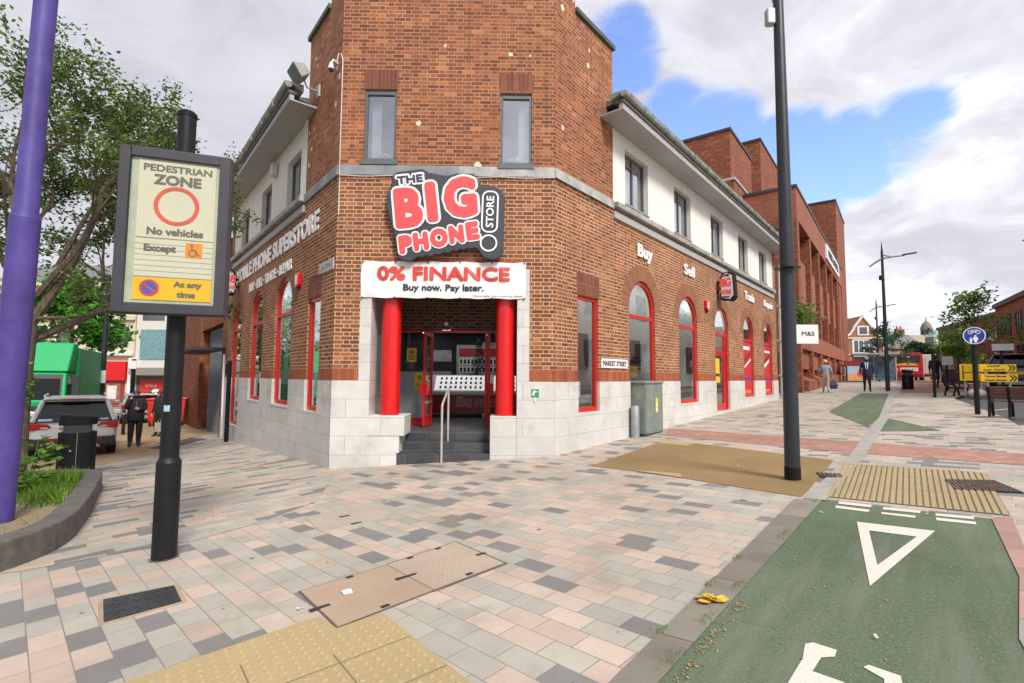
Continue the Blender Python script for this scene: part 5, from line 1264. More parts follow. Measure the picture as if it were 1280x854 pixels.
o0 = [mb.P((x, y, G(x, y) - 0.1)) for x, y in PLs]; o1 = [mb.P((x, y, G(x, y) + PH)) for x, y in PLs]; i1 = [mb.P((x, y, G(x, y) + PH)) for x, y in IN]; i0 = [mb.P((x, y, G(x, y) + 0.0)) for x, y in IN]
for i in range(n):
    j = (i + 1) % n
    for a, b in ((o0, o1), (o1, i1), (i1, i0)): mb.face((a[i], a[j], b[j], b[i]))
mb.build('planter_wall', M_PLANTER, pln, bevel=0.02)
M_SOIL = rough_ground('soil', (0.17, 0.125, 0.08), (0.36, 0.28, 0.19), 55.0, 0.9)
mb = MB(); mb.poly([(x, y, G(x, y) + 0.19) for x, y in inset(PLs, 0.2 * sgn)]); mb.build('soil', M_SOIL, pln, norm=False)
rnd = random.Random(77); mb = MB(); cnt_ = 0
while cnt_ < 9000:
    x = rnd.uniform(-9.9, -4.8); y = rnd.uniform(4.5, 9.0)
    if not inpoly(x, y, IN): continue
    # bare earth toward the front, grass behind
    t = (y - 6.35) + 0.55 * (x + 5.6) * -0.35 + 0.3 * math.sin(x * 3.1) + 0.2 * math.sin(y * 5)
    if rnd.random() > max(0.015, min(1.0, t * 1.1 + 0.15)): continue
    cnt_ += 1
    z = G(x, y) + 0.19; h = rnd.uniform(0.05, 0.20) * (1.0 if t > .3 else .6); a = rnd.uniform(0, 6.28); w = 0.009; b = Vector((math.cos(a), math.sin(a), 0)); ln = Vector((rnd.gauss(0, .06), rnd.gauss(0, .06), h))
    p = Vector((x, y, z)); mb.face((mb.P(p - b * w), mb.P(p + b * w), mb.P(p + ln * .6 + b * w * .7), mb.P(p + ln)))
tag(mb.build('grass', L_GRASS, None, norm=False), kind='stuff')
def weed(loc, h, seed, label):
    rnd = random.Random(seed); o = thing('weed_plant', label, 'plant', loc); S = MB(WM[o.name]); Lf = MB(WM[o.name])
    for k in range(3):
        a = rnd.uniform(0, 6.28); top = Vector((math.cos(a) * 0.12, math.sin(a) * 0.12, h * rnd.uniform(.7, 1)))
        S.tube([(0, 0, 0), tuple(top * .5 + Vector((0, 0, .03))), tuple(top)], [0.008, 0.006, 0.003], 5)
        for j in range(9):
            t = rnd.uniform(0.25, 1); p = top * t; a2 = rnd.uniform(0, 6.28); d = Vector((math.cos(a2), math.sin(a2), 0.15))
            for q in range(5):
                leafcard(Lf, p + d * (0.05 + q * 0.045), d + Vector((rnd.gauss(0, .5), rnd.gauss(0, .5), -0.1)), 0.13, rnd)
    S.build('stem', L_GRASS, o, norm=False); Lf.build('leaves', L_WEED, o, norm=False)
weed((-7.0, 7.4, G(-7.0, 7.4) + 0.19), 0.85, 3, 'tall leafy weed standing between the tree trunk and the litter bin')
weed((-6.9, 6.85, G(-6.9, 6.85) + 0.19), 0.4, 4, 'low bushy weed right beside the purple column')
cl = thing('street_column', 'tall purple painted steel column standing in the planter', 'column', (-5.52, 5.5, G(-5.52, 5.5) + 0.15))
M_PURP = mat('purple_paint', (0.078, 0.056, 0.25), 0.55, var=0.25, scale=3, spec=0.3)
def shifted(z): return (-5.50 + 0.018 * z, 5.5, z)
mb = MB(); mb.tube([shifted(-0.1), shifted(3.42)], 0.135, 28); mb.build('base_tube', M_PURP, cl, smooth=True)
mb = MB(); mb.tube([shifted(3.42), shifted(3.50), shifted(9.5)], [0.135, 0.11, 0.10], 28); mb.build('shaft', M_PURP, cl, smooth=True)
mb = MB(); rnd = random.Random(2)
for k in range(26):
    a = R_(rnd.uniform(-120, 20)); z = rnd.choice([rnd.uniform(0.1, 0.55), rnd.uniform(0.2, 1.0)]); c = Vector(shifted(z)); 
    r = 0.1356; w = rnd.uniform(0.006, 0.02); hh = rnd.uniform(0.006, 0.022)
    m = 8; mb.poly([(c.x + r * math.cos(a + w / r * math.cos(t)), c.y + r * math.sin(a + w / r * math.cos(t)), z + hh * math.sin(t)) for t in [2 * math.pi * q / m for q in range(m)]])
mb.build('paint_chips', mat('purple_dark', (0.06, 0.04, 0.17), 0.6), cl, norm=False)

# ------------------------------------------------------------------ street furniture
# pedestrian zone sign
PX, PY = -3.08, 4.59; PZ = G(PX, PY)
pz = thing('zone_sign', 'framed pedestrian zone sign on a thick black post in the foreground', 'sign', (PX, PY, PZ))
mb = MB(); mb.cyl((PX, PY, PZ - 0.05), (PX, PY, 0.92), 0.098, n=28); mb.tube([(PX, PY, 0.92), (PX, PY, 0.96)], [0.098, 0.078], 28); mb.build('post_base', M_BLACK, pz, smooth=True)
mb = MB(); mb.cyl((PX, PY, 0.95), (PX, PY, 4.12), 0.076, n=28); mb.build('post', M_BLACK, pz, smooth=True)
mb = MB(); mb.tube([(PX, PY, 4.12), (PX, PY, 4.16), (PX, PY, 4.18)], [0.08, 0.08, 0.06], 24); mb.build('cap', M_BLACKP, pz, smooth=True)
Vx = Vector((0.947, 0.321, 0)); Vn = Vector((0.321, -0.947, 0))
CZ = (2.228 + 3.712) / 2; Wd, Hd = 0.875, 1.484
SB = wframe(Vector((-3.018, 4.39, CZ)), Vx, Vn)
mb = MB(SB); mb.box((-Wd / 2, -Hd / 2, -0.125), (Wd / 2, Hd / 2, -0.02)); cab = mb.build('sign_case', mat('case_grey', (0.03, 0.03, 0.038), 0.5, var=0.15), pz, bevel=0.012)
mb = MB(SB); fw = 0.095
mb.box((-Wd / 2 + .01, -Hd / 2 + .01, -0.02), (-Wd / 2 + fw, Hd / 2 - .01, 0.02)); mb.box((Wd / 2 - fw, -Hd / 2 + .01, -0.02), (Wd / 2 - .01, Hd / 2 - .01, 0.02)); mb.box((-Wd / 2 + fw, Hd / 2 - fw * 1.0, -0.02), (Wd / 2 - fw, Hd / 2 - .01, 0.02)); mb.box((-Wd / 2 + fw, -Hd / 2 + .01, -0.02), (Wd / 2 - fw, -Hd / 2 + fw, 0.02))
mb.build('sign_frame', mat('frame_slate', (0.040, 0.039, 0.048), 0.55, var=0.18), pz, bevel=0.006)
x0, x1, y0, y1 = -Wd / 2 + fw, Wd / 2 - fw, -Hd / 2 + fw, Hd / 2 - fw
mb = MB(SB); mb.box((x0, y0, -0.019), (x1, y1, -0.010)); mb.build('border', mat('sign_border', (0.42, 0.47, 0.38), 0.5), pz)
cx = (x0 + x1) / 2 + 0.015; ww = 0.60
pl0, pl1 = cx - ww / 2, cx + ww / 2
CREAM = mat('sign_cream', (0.60, 0.58, 0.475), 0.4, var=0.05, scale=3)
mb = MB(SB); mb.box((pl0, -0.065, -0.010), (pl1, y1 - 0.02, -0.004)); 
zs = -0.075
for k in range(7):
    mb.box((pl0, zs - 0.0475, -0.010), (pl1, zs - 0.003, -0.004)); zs -= 0.048
mb.build('panel', CREAM, pz, bevel=0.002)
mb = MB(SB); mb.box((pl0, y0 + 0.03, -0.010), (pl1, y0 + 0.228, -0.003)); mb.build('panel', mat('sign_amber', (0.76, 0.45, 0.012), 0.4, var=0.05), pz)
TX_ = mat('sign_text_grey', (0.13, 0.125, 0.10), 0.5)
mb = MB(SB); zt = (-0.0035, -0.002)
mb.text('PEDESTRIAN', (cx, 0.565), w=0.53, h=0.064, z=zt, bold=0.0032); mb.text('ZONE', (cx, 0.462), w=0.37, h=0.096, z=zt, bold=0.0065); mb.text('No vehicles', (cx, -0.005), w=0.435, h=0.07, z=zt, bold=0.0045); mb.text('Except', (cx - 0.11, -0.165), w=0.245, h=0.085, z=zt, bold=0.005)
mb.text('At any', (cx + 0.115, y0 + 0.17), w=0.22, h=0.07, z=zt, bold=0.005); mb.text('time', (cx + 0.105, y0 + 0.085), w=0.145, h=0.058, z=zt, bold=0.005)
mb.build('lettering', TX_, pz, norm=False)
mb = MB(SB); mb.ring((cx, 0.232), 0.142, 0.176, -0.0035, -0.001, 48); mb.build('prohibition_ring', mat('sign_red_ring', (0.62, 0.095, 0.06), 0.4), pz, norm=False)
mb = MB(SB); mb.box((cx + 0.085, -0.225, -0.0035), (cx + 0.215, -0.09, -0.002)); mb.build('badge', mat('sign_orange', (0.72, 0.24, 0.02), 0.4), pz)
mb = MB(SB)
mb.ring((cx + 0.14, -0.182), 0.024, 0.032, -0.0018, -0.0008, 20); mb.disc((cx + 0.133, -0.11), 0.009, -0.0018, -0.0008, 12)
for q in ([(cx + .128, -.12), (cx + .138, -.12), (cx + .142, -.16), (cx + .132, -.16)], [(cx + .132, -.16), (cx + .168, -.16), (cx + .168, -.152), (cx + .132, -.152)], [(cx + .162, -.16), (cx + .17, -.157), (cx + .19, -.20), (cx + .18, -.202)], [(cx + .18, -.202), (cx + .2, -.202), (cx + .2, -.195), (cx + .18, -.195)]):
    mb.prism([(*p, -0.0018) for p in q], (0, 0, 0.001))
mb.build('wheelchair_symbol', TX_, pz, norm=False)
mb = MB(SB); c2 = (pl0 + 0.125, y0 + 0.135); mb.disc(c2, 0.062, -0.0030, -0.0018, 32); mb.build('roundel', mat('sign_blue', (0.06, 0.09, 0.42), 0.4), pz, norm=False)
mb = MB(SB); mb.ring(c2, 0.056, 0.074, -0.0030, -0.0008, 32); a = R_(-40)
d1 = Vector((math.cos(a), math.sin(a))); d2 = Vector((-d1.y, d1.x)) * 0.008
mb.prism([(c2[0] + s1 * d1.x * 0.06 + s2 * d2.x, c2[1] + s1 * d1.y * 0.06 + s2 * d2.y, -0.0017) for s1, s2 in ((-1, -1), (1, -1), (1, 1), (-1, 1))], (0, 0, 0.0009))
mb.build('roundel_ring', mat('sign_red2', (0.60, 0.05, 0.04), 0.4), pz, norm=False)
mb = MB(SB); mb.poly([(x0, y0, 0.004), (x1, y0, 0.004), (x1, y1, 0.004), (x0, y1, 0.004)]); mb.build('cover_pane', glass('sign_pane', (0.95, 0.96, 0.92), 0.02, 0.1), pz)
mb = MB(); 
for k, (a0, a1) in enumerate(((-100, -60),)):
    n = 6
    for j in range(n):
        a, b = R_(a0 + (a1 - a0) * j / n) + 0.4, R_(a0 + (a1 - a0) * (j + 1) / n) + 0.4
        a -= 0.55; b -= 0.55
        r = 0.0768
        mb.poly([(PX + r * math.cos(a), PY + r * math.sin(a), 1.375), (PX + r * math.cos(b), PY + r * math.sin(b), 1.375), (PX + r * math.cos(b), PY + r * math.sin(b), 1.43), (PX + r * math.cos(a), PY + r * math.sin(a), 1.43)])
mb.build('sticker', mat('sticker_blue', (0.30, 0.55, 0.62), 0.5, var=0.5, scale=30), pz, norm=False)

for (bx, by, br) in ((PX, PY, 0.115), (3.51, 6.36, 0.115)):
    sheet('post_mortar_shade', [(bx + br * (1 + .12 * math.sin(k * 2.7)) * math.cos(k * 2 * math.pi / 22), by + br * (1 + .12 * math.sin(k * 2.7)) * math.sin(k * 2 * math.pi / 22)) for k in range(22)], 0.009, mat('mortar_contact_shade', (0.16, 0.145, 0.12), 0.95, var=0.4, scale=20))  # mortar ring coloured dark to stand for contact shade at the post feet
# tall lamp post
LX, LY = 3.51, 6.36; LZ = G(LX, LY)
lp = thing('lamp_post', 'tall dark grey lamp post standing on the tan resin patch', 'lamp post', (LX, LY, LZ))
mb = MB(); mb.cyl((LX, LY, LZ - 0.05), (LX, LY, LZ + 0.16), 0.093, n=28); mb.build('base_ring', M_BLACKP, lp, smooth=True)
mb = MB(); mb.tube([(LX, LY, LZ + 0.16), (LX + 0.01, LY, 3.1), (LX, LY, 6.75)], [0.089, 0.084, 0.062], 28); mb.build('shaft', M_GREYP, lp, smooth=True)
mb = MB(); mb.tube([(LX + .01, LY, 3.10), (LX + .01, LY, 3.115), (LX + .01, LY, 3.13)], [0.12, 0.16, 0.1], 24); mb.build('collar', M_GREYP, lp, smooth=True)
mb = MB(); mb.box((LX - 0.17, LY - 0.05, 6.38), (LX - 0.06, LY + 0.05, 6.60)); mb.build('sensor_box', M_GALV, lp, bevel=0.02)
mb = MB(); mb.cyl((LX, LY, 6.74), (LX, LY, 6.84), 0.075, n=18); mb.build('spigot', M_SWHITE, lp)
mb = MB(); mb.cyl((LX, LY, 6.84), (LX, LY, 8.4), 0.055, n=18); mb.build('spigot', M_GREYP, lp)
# far lamp posts
def lamp(name, label, x, y, h, dr, grp):
    z = G(x, y); o = thing(name, label, 'lamp post', (x, y, z), 0, grp)
    s = h / 7.6
    mb = MB(); mb.tube([(x, y, z), (x, y, z + h * 0.93)], [0.10 * s, 0.055 * s], 12); mb.build('shaft', M_GREYP, o, smooth=True)
    mb = MB(); mb.tube([(x, y, z + h * 0.93), (x, y, z + h)], [0.05 * s, 0.008], 8); mb.build('spike', M_GREYP, o)
    D = Vector(dr).normalized()
    p = Vector((x, y, z + h * 0.885))
    mb = MB(); mb.tube([p - D * 0.62 * s - Vector((0, 0, 0.42 * s)), p - D * 0.3 * s - Vector((0, 0, 0.18 * s)), p, p + D * 0.6 * s + Vector((0, 0, 0.10 * s)), p + D * 1.05 * s + Vector((0, 0, 0.14 * s))], [0.03 * s, 0.04 * s, 0.045 * s, 0.04 * s, 0.03 * s], 8)
    mb.tube([p + Vector((0, 0, 0.16 * s)), p + D * 0.5 * s + Vector((0, 0, 0.09 * s))], 0.025 * s, 6); mb.build('arm', M_GREYP, o, smooth=True)
    q = p + D * 1.0 * s + Vector((0, 0, 0.14 * s)); W = wframe(q, D, Vector((0, 0, 1))); 
    sd = Vector((-D.y, D.x, 0))
    mb = MB(); mb.prism([q - sd * .11 * s, q + sd * .11 * s, q + sd * .09 * s + D * .62 * s + Vector((0, 0, .1 * s)), q - sd * .09 * s + D * .62 * s + Vector((0, 0, .1 * s))], (0, 0, 0.07 * s)); mb.build('lamp_head', M_GREYP, o, bevel=0.01)
    mb = MB(); mb.box((x - 0.14, y - 0.1, z + h * 0.74), (x, y + 0.1, z + h * 0.77)); mb.build('camera_box', M_GREYP, o)
lamp('lamp_post', 'curved arm lamp post beyond the suited man on the street', 18.95, 25.4, 7.65, (1, -0.1, 0), 'lamp posts down the street')
lamp('lamp_post', 'smaller looking lamp post farther along before the gabled house', 34.45, 47.2, 7.9, (1, -0.1, 0), 'lamp posts down the street')

# utility cabinet and grey bollard
Wc = wframe(Vector((3.16, 11.55, 0)), Vector((0.88, 0.47, 0)).normalized(), Vector((0.47, -0.88, 0)).normalized())
cb = thing('utility_cabinet', 'grey green metal utility cabinet with yellow warning label by the wall', 'cabinet', (3.3, 11.9, G(3.3, 11.9)))
M_CAB = mat('cabinet_green', (0.20, 0.24, 0.205), 0.55, var=0.18, scale=4)
CAx = Vector((math.sin(R_(40)), math.cos(R_(40)), 0)); CAn = Vector((CAx.y, -CAx.x, 0))
Wc = wframe(Vector((3.06, 11.55, 0)), CAx, CAn)
zc = G(3.1, 11.6)
mb = MB(Wc); mb.box((0, zc - 0.1, -0.42), (0.95, zc + 0.05, -0.02)); mb.build('plinth', M_CHAR, cb)
mb = MB(Wc); mb.box((0.0, zc + 0.05, -0.44), (0.95, zc + 1.2, 0.0)); mb.build('casing', M_CAB, cb, bevel=0.01)
mb = MB(Wc); mb.box((-0.025, zc + 1.2, -0.465), (0.975, zc + 1.26, 0.025)); mb.build('lid', M_CAB, cb, bevel=0.015)
mb = MB(Wc)
for a, b in ((0.02, 0.465), (0.485, 0.93)): mb.box((a, zc + 0.09, 0.0), (b, zc + 1.17, 0.012))
mb.build('door', M_CAB, cb, bevel=0.004)
mb = MB(Wc); mb.prism([(0.52, zc + 0.52, 0.013), (0.64, zc + 0.52, 0.013), (0.64, zc + 0.86, 0.013), (0.52, zc + 0.86, 0.013)], (0, 0, 0.003)); lb = mb.build('warning_label', mat('label_yellow', (0.75, 0.6, 0.03), 0.5), cb)
mb = MB(Wc); mb.poly([(0.54, zc + 0.66, 0.018), (0.62, zc + 0.66, 0.018), (0.58, zc + 0.78, 0.018)]); mb.box((0.545, zc + 0.56, 0.016), (0.615, zc + 0.62, 0.018)); mb.build('warning_symbol', M_SWHITE, lb)
x, y = 2.82, 11.55; z = G(x, y)
bo_ = thing('bollard', 'short galvanised grey pipe bollard beside the utility cabinet', 'bollard', (x, y, z))
mb = MB(); mb.tube([(x, y, z - .05), (x, y, z + 0.70), (x, y, z + 0.72)], [0.095, 0.095, 0.08], 20); mb.build('body', mat('galv_dull', (0.30, 0.32, 0.33), 0.5, metal=0.3, var=0.2), bo_, smooth=True)
mb = MB(); mb.tube([(x, y, z + 0.72), (x, y, z + 0.73)], [0.07, 0.07], 20); mb.build('cap', M_CHAR, bo_)
# slim black post against the side street wall
x, y = -8.95, 15.95; z = G(x, y)
bp = thing('slim_post', 'slim black square post close to the side street wall', 'post', (x, y, z))
mb = MB(); mb.box((x - .05, y - .05, z - .05), (x + .05, y + .05, z + 2.55)); mb.build('shaft', M_BLACK, bp, bevel=0.008)
mb = MB(); mb.box((x - .1, y - .07, z + 2.15), (x - .05, y + .07, z + 2.45)); mb.build('box', M_BLACK, bp, bevel=0.01)

# litter bins
def litter_bin(label, x, y, rz, s=1.0, grp=None):
    o = thing('litter_bin', label, 'litter bin', (x, y, G(x, y)), rz, grp); M = WM[o.name]
    n = 40; H = 1.05 * s
    def sec(z, cut):
        pts = []
        for k in range(n):
            a = 2 * math.pi * k / n; ca, sa = math.cos(a), math.sin(a)
            rx = 0.265 * s; ry = 0.22 * s
            px_ = rx * abs(ca) ** 0.7 * (1 if ca >= 0 else -1); py = ry * abs(sa) ** 0.8 * (1 if sa >= 0 else -1)
            if cut and abs(px_) > rx * 0.72: px_ = (rx * 0.72) * (1 if px_ > 0 else -1)
            pts.append((px_, py, z))
        return pts
    tilt = lambda pts, z: [(a, b, z + a * 0.10 * -1 + 0.03) for a, b, c in pts]
    mb = MB(M); mb.loft([sec(0.0, 0), sec(0.02 * s, 0), sec(0.80 * s, 0)]); mb.build('body', M_BLACKP, o, smooth=True)
    mb = MB(M); mb.loft([sec(0.80 * s, 1), sec(0.93 * s, 1)]); mb.build('opening', M_INK, o, smooth=True)
    mb = MB(M); mb.loft([sec(0.93 * s, 0), tilt(sec(H, 0), H), [(a * .93, b * .93, c + 0.02) for a, b, c in tilt(sec(H, 0), H)]]); mb.build('hood', M_BLACKP, o, smooth=True)
    mb = MB(M); mb.box((0.001, -0.2255 * s, 0.03), (0.007, -0.20 * s, 0.8 * s)); mb.cyl((-0.08 * s, -0.215 * s, 0.5 * s), (-0.08 * s, -0.2275 * s, 0.5 * s), 0.018, n=12); mb.build('lock', M_GALV, o)
litter_bin('black litter bin with slanted hood by the planter', -8.45, 9.9, R_(38), 1.1)
litter_bin('black litter bin standing in the street before the red bus', 20.75, 26.4, R_(-38), 0.92)

# shared path sign
x, y = 11.52, 12.5; z = G(x, y)
sp = thing('shared_path_sign', 'round blue cycle and pedestrian sign on a black post', 'sign', (x, y, z))
mb = MB(); mb.cyl((x, y, z - .05), (x, y, 2.62), 0.055, n=14); mb.build('post', M_BLACK, sp, smooth=True)
n0 = Vector((-0.55, -0.83, 0)).normalized(); Wd_ = wframe(Vector((x - .03, y - .05, 2.80)), Vector((-n0.y, n0.x, 0)), n0)
Wd_ = wframe(Vector((x - .04, y - .06, 2.80)), Vector((0.83, -0.55, 0)).normalized(), n0)
mb = MB(Wd_); mb.disc((0, 0), 0.215, 0.0, 0.02, 36); mb.build('disc', mat('blue_sign', (0.012, 0.045, 0.34), 0.4), sp, norm=True)
mb = MB(Wd_); mb.ring((0, 0), 0.195, 0.212, 0.0205, 0.024, 36)
for cx_ in (-0.07, 0.07): mb.ring((cx_, 0.085), 0.036, 0.048, 0.0205, 0.024, 20)
for a, b in (((-.07, .085), (-.02, .14)), ((-.02, .14), (.05, .14)), ((.07, .085), (.045, .15)), ((-.02, .14), (.0, .085)), ((.0, .085), (.05, .13)), ((-.07, .085), (0, .085))):
    a, b = Vector(a), Vector(b); t = (b - a).normalized(); q = Vector((-t.y, t.x)) * 0.006
    mb.prism([(*(a - q), .0205), (*(b - q), .0205), (*(b + q), .0205), (*(a + q), .0205)], (0, 0, 0.0035))
mb.disc((0.02, -0.01), 0.022, .0205, .024, 14); mb.prism([(p[0], p[1], .0205) for p in ((-.02, -.035), (.06, -.035), (.075, -.11), (.05, -.11), (.045, -.17), (.0, -.17), (-.005, -.11), (-.03, -.11))], (0, 0, .0035))
mb.disc((-0.065, -0.06), 0.016, .0205, .024, 14); mb.prism([(p[0], p[1], .0205) for p in ((-.09, -.08), (-.04, -.08), (-.045, -.17), (-.085, -.17))], (0, 0, .0035))
mb.build('symbol', M_SWHITE, sp, norm=False)

# benches
def bench(label, x, y, rz, slats=True, ln=1.7):
    o = thing('bench', label, 'bench', (x, y, G(x, y)), rz, 'street benches'); M = WM[o.name]
    ends = (-ln / 2, 0, ln / 2) if slats else (-ln / 2, ln / 2)
    for k, e in enumerate(ends):
        mb = MB(M); w = 0.03
        prof = [(-0.27, 0), (-0.20, 0.44), (0.25, 0.44), (0.33, 0.0), (0.26, 0.0), (0.20, 0.38), (-0.13, 0.38), (-0.19, 0)]
        mb.prism([(e - w, p[0], p[1]) for p in prof], (2 * w, 0, 0)); mb.build('leg_frame', M_BLACK, o, bevel=0.006)
        mb = MB(M); mb.prism([(e - w, p[0], p[1]) for p in ((0.17, 0.44), (0.25, 0.44), (0.42, 0.86), (0.35, 0.87))], (2 * w, 0, 0)); mb.build('back_post', M_BLACK, o, bevel=0.006)
        if k != 1 or not slats:
            mb = MB(M); mb.tube([(e, -0.24, 0.42), (e, -0.25, 0.62), (e, -0.16, 0.66), (e, 0.2, 0.66), (e, 0.30, 0.62)], 0.022, 8); mb.build('armrest', M_BLACK, o, smooth=True)
    wd = mat('bench_wood', (0.13, 0.062, 0.04), 0.55, var=0.3, scale=5)
    mb = MB(M); rows = (-0.17, -0.05, 0.07, 0.19)
    for r in rows: mb.box((-ln / 2 + 0.02, r - 0.05, 0.44), (ln / 2 - 0.02, r + 0.05, 0.475))
    mb.build('seat', wd if slats else M_BLACK, o, bevel=0.006)
    mb = MB(M)
    for r in ((0.565, 0.285), (0.70, 0.335), (0.80, 0.375)) if slats else ((0.62, 0.3),):
        mb.prism([(-ln / 2 + 0.02, r[1] - 0.035, r[0] - 0.055), (-ln / 2 + 0.02, r[1] + 0.005, r[0] + 0.06), (-ln / 2 + 0.02, r[1] - 0.025, r[0] + 0.07), (-ln / 2 + 0.02, r[1] - 0.065, r[0] - 0.045)], (ln - 0.04, 0, 0))
    mb.build('backrest', wd if slats else M_BLACK, o, bevel=0.004)
    return o
bench('dark bench with reddish brown slats seen from behind at the kerb', 11.42, 11.55, R_(128), True, 0.8).scale = (.84, .84, .80)
bench('small black framed bench near the man with the backpack', 17.05, 19.3, R_(65), False, 1.1).scale = (.85, .85, .72)

# yellow temporary direction signs
YEL = mat('temp_yellow', (0.80, 0.50, 0.01), 0.5, var=0.05)
def ysign(label, x, y, w, h, z, lines, chev, legs=True):
    gz = G(x, y); o = thing('direction_sign', label, 'sign', (x, y, gz), 0, 'yellow temporary direction signs')
    n = Vector((-0.42, -0.9, 0)).normalized(); W = wframe(Vector((x, y, z)), Vector((0.9, -0.42, 0)).normalized(), n)
    mb = MB(W); mb.box((-w / 2, -h / 2, -0.02), (w / 2, h / 2, 0)); mb.build('panel', YEL, o, bevel=0.004)
    mb = MB(W); cxx = -0.10 * w if chev else 0
    for i, t in enumerate(lines):
        zz = h / 2 - (i + 0.5) * h / len(lines); mb.text(t, (cxx, zz), w=w * (0.6 if chev else 0.5) * min(1, len(t) / 9 + 0.25), h=h / len(lines) * 0.5, z=(0.002, 0.004), bold=0.005)
    if chev:
        for q in (0.27, 0.36):
            c = w * q; mb.prism([(c, h * .38, .002), (c + .05, h * .38, .002), (c + .05 + h * .3, 0, .002), (c + .05, -h * .38, .002), (c, -h * .38, .002), (c + h * .3, 0, .002)], (0, 0, .002))
    if not lines:
        mb.box((-w * .40, -h * .42, .001), (-w * .35, h * .42, .004)); mb.box((-w * .35, -.02, .001), (w * .42, .01, .004))
    mb.build('lettering', M_INK, o, norm=False)
    if not lines:
        mb = MB(W); mb.box((-w * .22, h * .26, .001), (w * .2, h * .31, .003)); mb.box((-w * .15, h * .12, .001), (w * .15, h * .17, .003)); mb.build('faded_print', mat('print_orange', (.75, .28, .02), .5), o)
    if legs or not lines:
        for e in (-w * 0.3, w * 0.3):
            mb = MB(W); mb.box((e - 0.02, gz - z, -0.06), (e + 0.02, h / 2, -0.022)); mb.build('leg', M_GALV, o)
ysign('upper yellow arrow sign reading car park beside the dark pickup', 16.43, 17.0, 0.95, 0.24, 2.11, ['NCP', 'Car Park'], True)
ysign('lower yellow arrow sign under the car park sign', 16.42, 16.96, 0.95, 0.26, 1.765, ['Tower Street', 'Castle Street'], True)
ysign('squarish yellow sign standing left of the two arrow signs', 16.50, 18.0, 0.74, 0.60, 1.97, [], False)
for (x, y, z, w, h, lab, zt) in ((17.75, 18.2, 2.89, 0.60, 0.24, 'small pale rectangular sign on a dark post above the yellow signs', 0), (20.75, 24.0, 2.6, 0.42, 0.42, 'small white square sign on a post before the green kiosks', 0)):
    gz = G(x, y); o = thing('post_sign', lab, 'sign', (x, y, gz))
    mb = MB(); mb.cyl((x, y, gz), (x, y, z + h / 2), 0.045, n=10); mb.build('post', M_BLACK, o)
    mb = MB(wframe(Vector((x, y - 0.06, z)), Vector((0.9, -0.42, 0)).normalized(), Vector((-.42, -.9, 0)).normalized())); mb.box((-w / 2, -h / 2, 0), (w / 2, h / 2, 0.02)); mb.build('panel', mat('panel_pale', (0.6, 0.62, 0.66), 0.5), o)
# black post carrying a little lamp right of the bin
x, y = 15.85, 18.9; gz = G(x, y)
o = thing('sign_post', 'plain tall black post left of the small black bench', 'post', (x, y, gz)); mb = MB(); mb.cyl((x, y, gz), (x, y, 2.86), 0.05, n=12); mb.build('shaft', M_BLACK, o); mb = MB(); mb.box((x - 0.14, y - .06, 2.74), (x + .05, y + .06, 2.82)); mb.build('bracket', M_BLACK, o)
x, y = 19.6, 21.2; gz = G(x, y)
o = thing('sign_post', 'plain dark post behind the yellow signs', 'post', (x, y, gz)); mb = MB(); mb.cyl((x, y, gz), (x, y, 2.6), 0.06, n=12); mb.build('shaft', M_BLACK, o)
mb = MB(); mb.ball((0, 0, 0.14), 0.3, 0.22, 0.17, 12, 8); solo(mb, 'sandbag', mat('sandbag_white', (0.6, 0.6, 0.58), 0.8), 'white sandbag at the foot of the squarish yellow sign', 'sandbag', (16.6, 18.0, G(16.6, 18.0)), smooth=True)

# ------------------------------------------------------------------ ground covers
def cover(name, label, poly, m, off, frame=None, cat='inspection cover', t=0.003):
    off -= 0.003
    cxy = Vector((sum(p[0] for p in poly) / len(poly), sum(p[1] for p in poly) / len(poly)))
    o = thing(name, label, cat, (cxy.x, cxy.y, G(cxy.x, cxy.y)))
    def grow_(k): return [tuple(cxy + (Vector(p) - cxy) * k) for p in poly]
    if frame:
        mb = MB(); P = grow_(frame[1]); mb.prism([(x, y, G(x, y) + off - 0.03) for x, y in P], (0, 0, 0.03 + t * 0.4)); mb.build('frame', frame[0], o)
    mb = MB(); mb.prism([(x, y, G(x, y) + off - 0.03) for x, y in poly], (0, 0, 0.03 + t)); mb.build('lid', m, o)
    return o, cxy
M_COV1 = rough_ground('cover_fill', (0.36, 0.265, 0.19), (0.43, 0.325, 0.24), 60, 0.5)
M_COV2 = rough_ground('cover_pebble', (0.27, 0.21, 0.15), (0.56, 0.47, 0.38), 75, 0.9)
o, c_ = cover('inspection_cover', 'large two panel inspection cover, one half pebbled, before the steps', [(-1.48, 3.66), (-0.98, 4.09), (-0.53, 3.55), (-1.02, 3.09)], M_COV1, 0.008, (mat('cover_edge', (0.12, 0.1, 0.08), 0.7), 1.035))
mb = MB(); P = [(-0.975, 4.095), (-0.49, 4.58), (-0.05, 3.99), (-0.525, 3.555)]
mb.prism([(x, y, G(x, y) - 0.02) for x, y in [(-0.98, 4.12), (-0.49, 4.605), (-0.02, 3.985), (-0.52, 3.53)]], (0, 0, 0.0265)); mb.build('frame', MATS['cover_edge'], o)
mb = MB(); mb.prism([(x, y, G(x, y) - 0.02) for x, y in P], (0, 0, 0.0285)); mb.build('lid', M_COV2, o)
mb = MB()
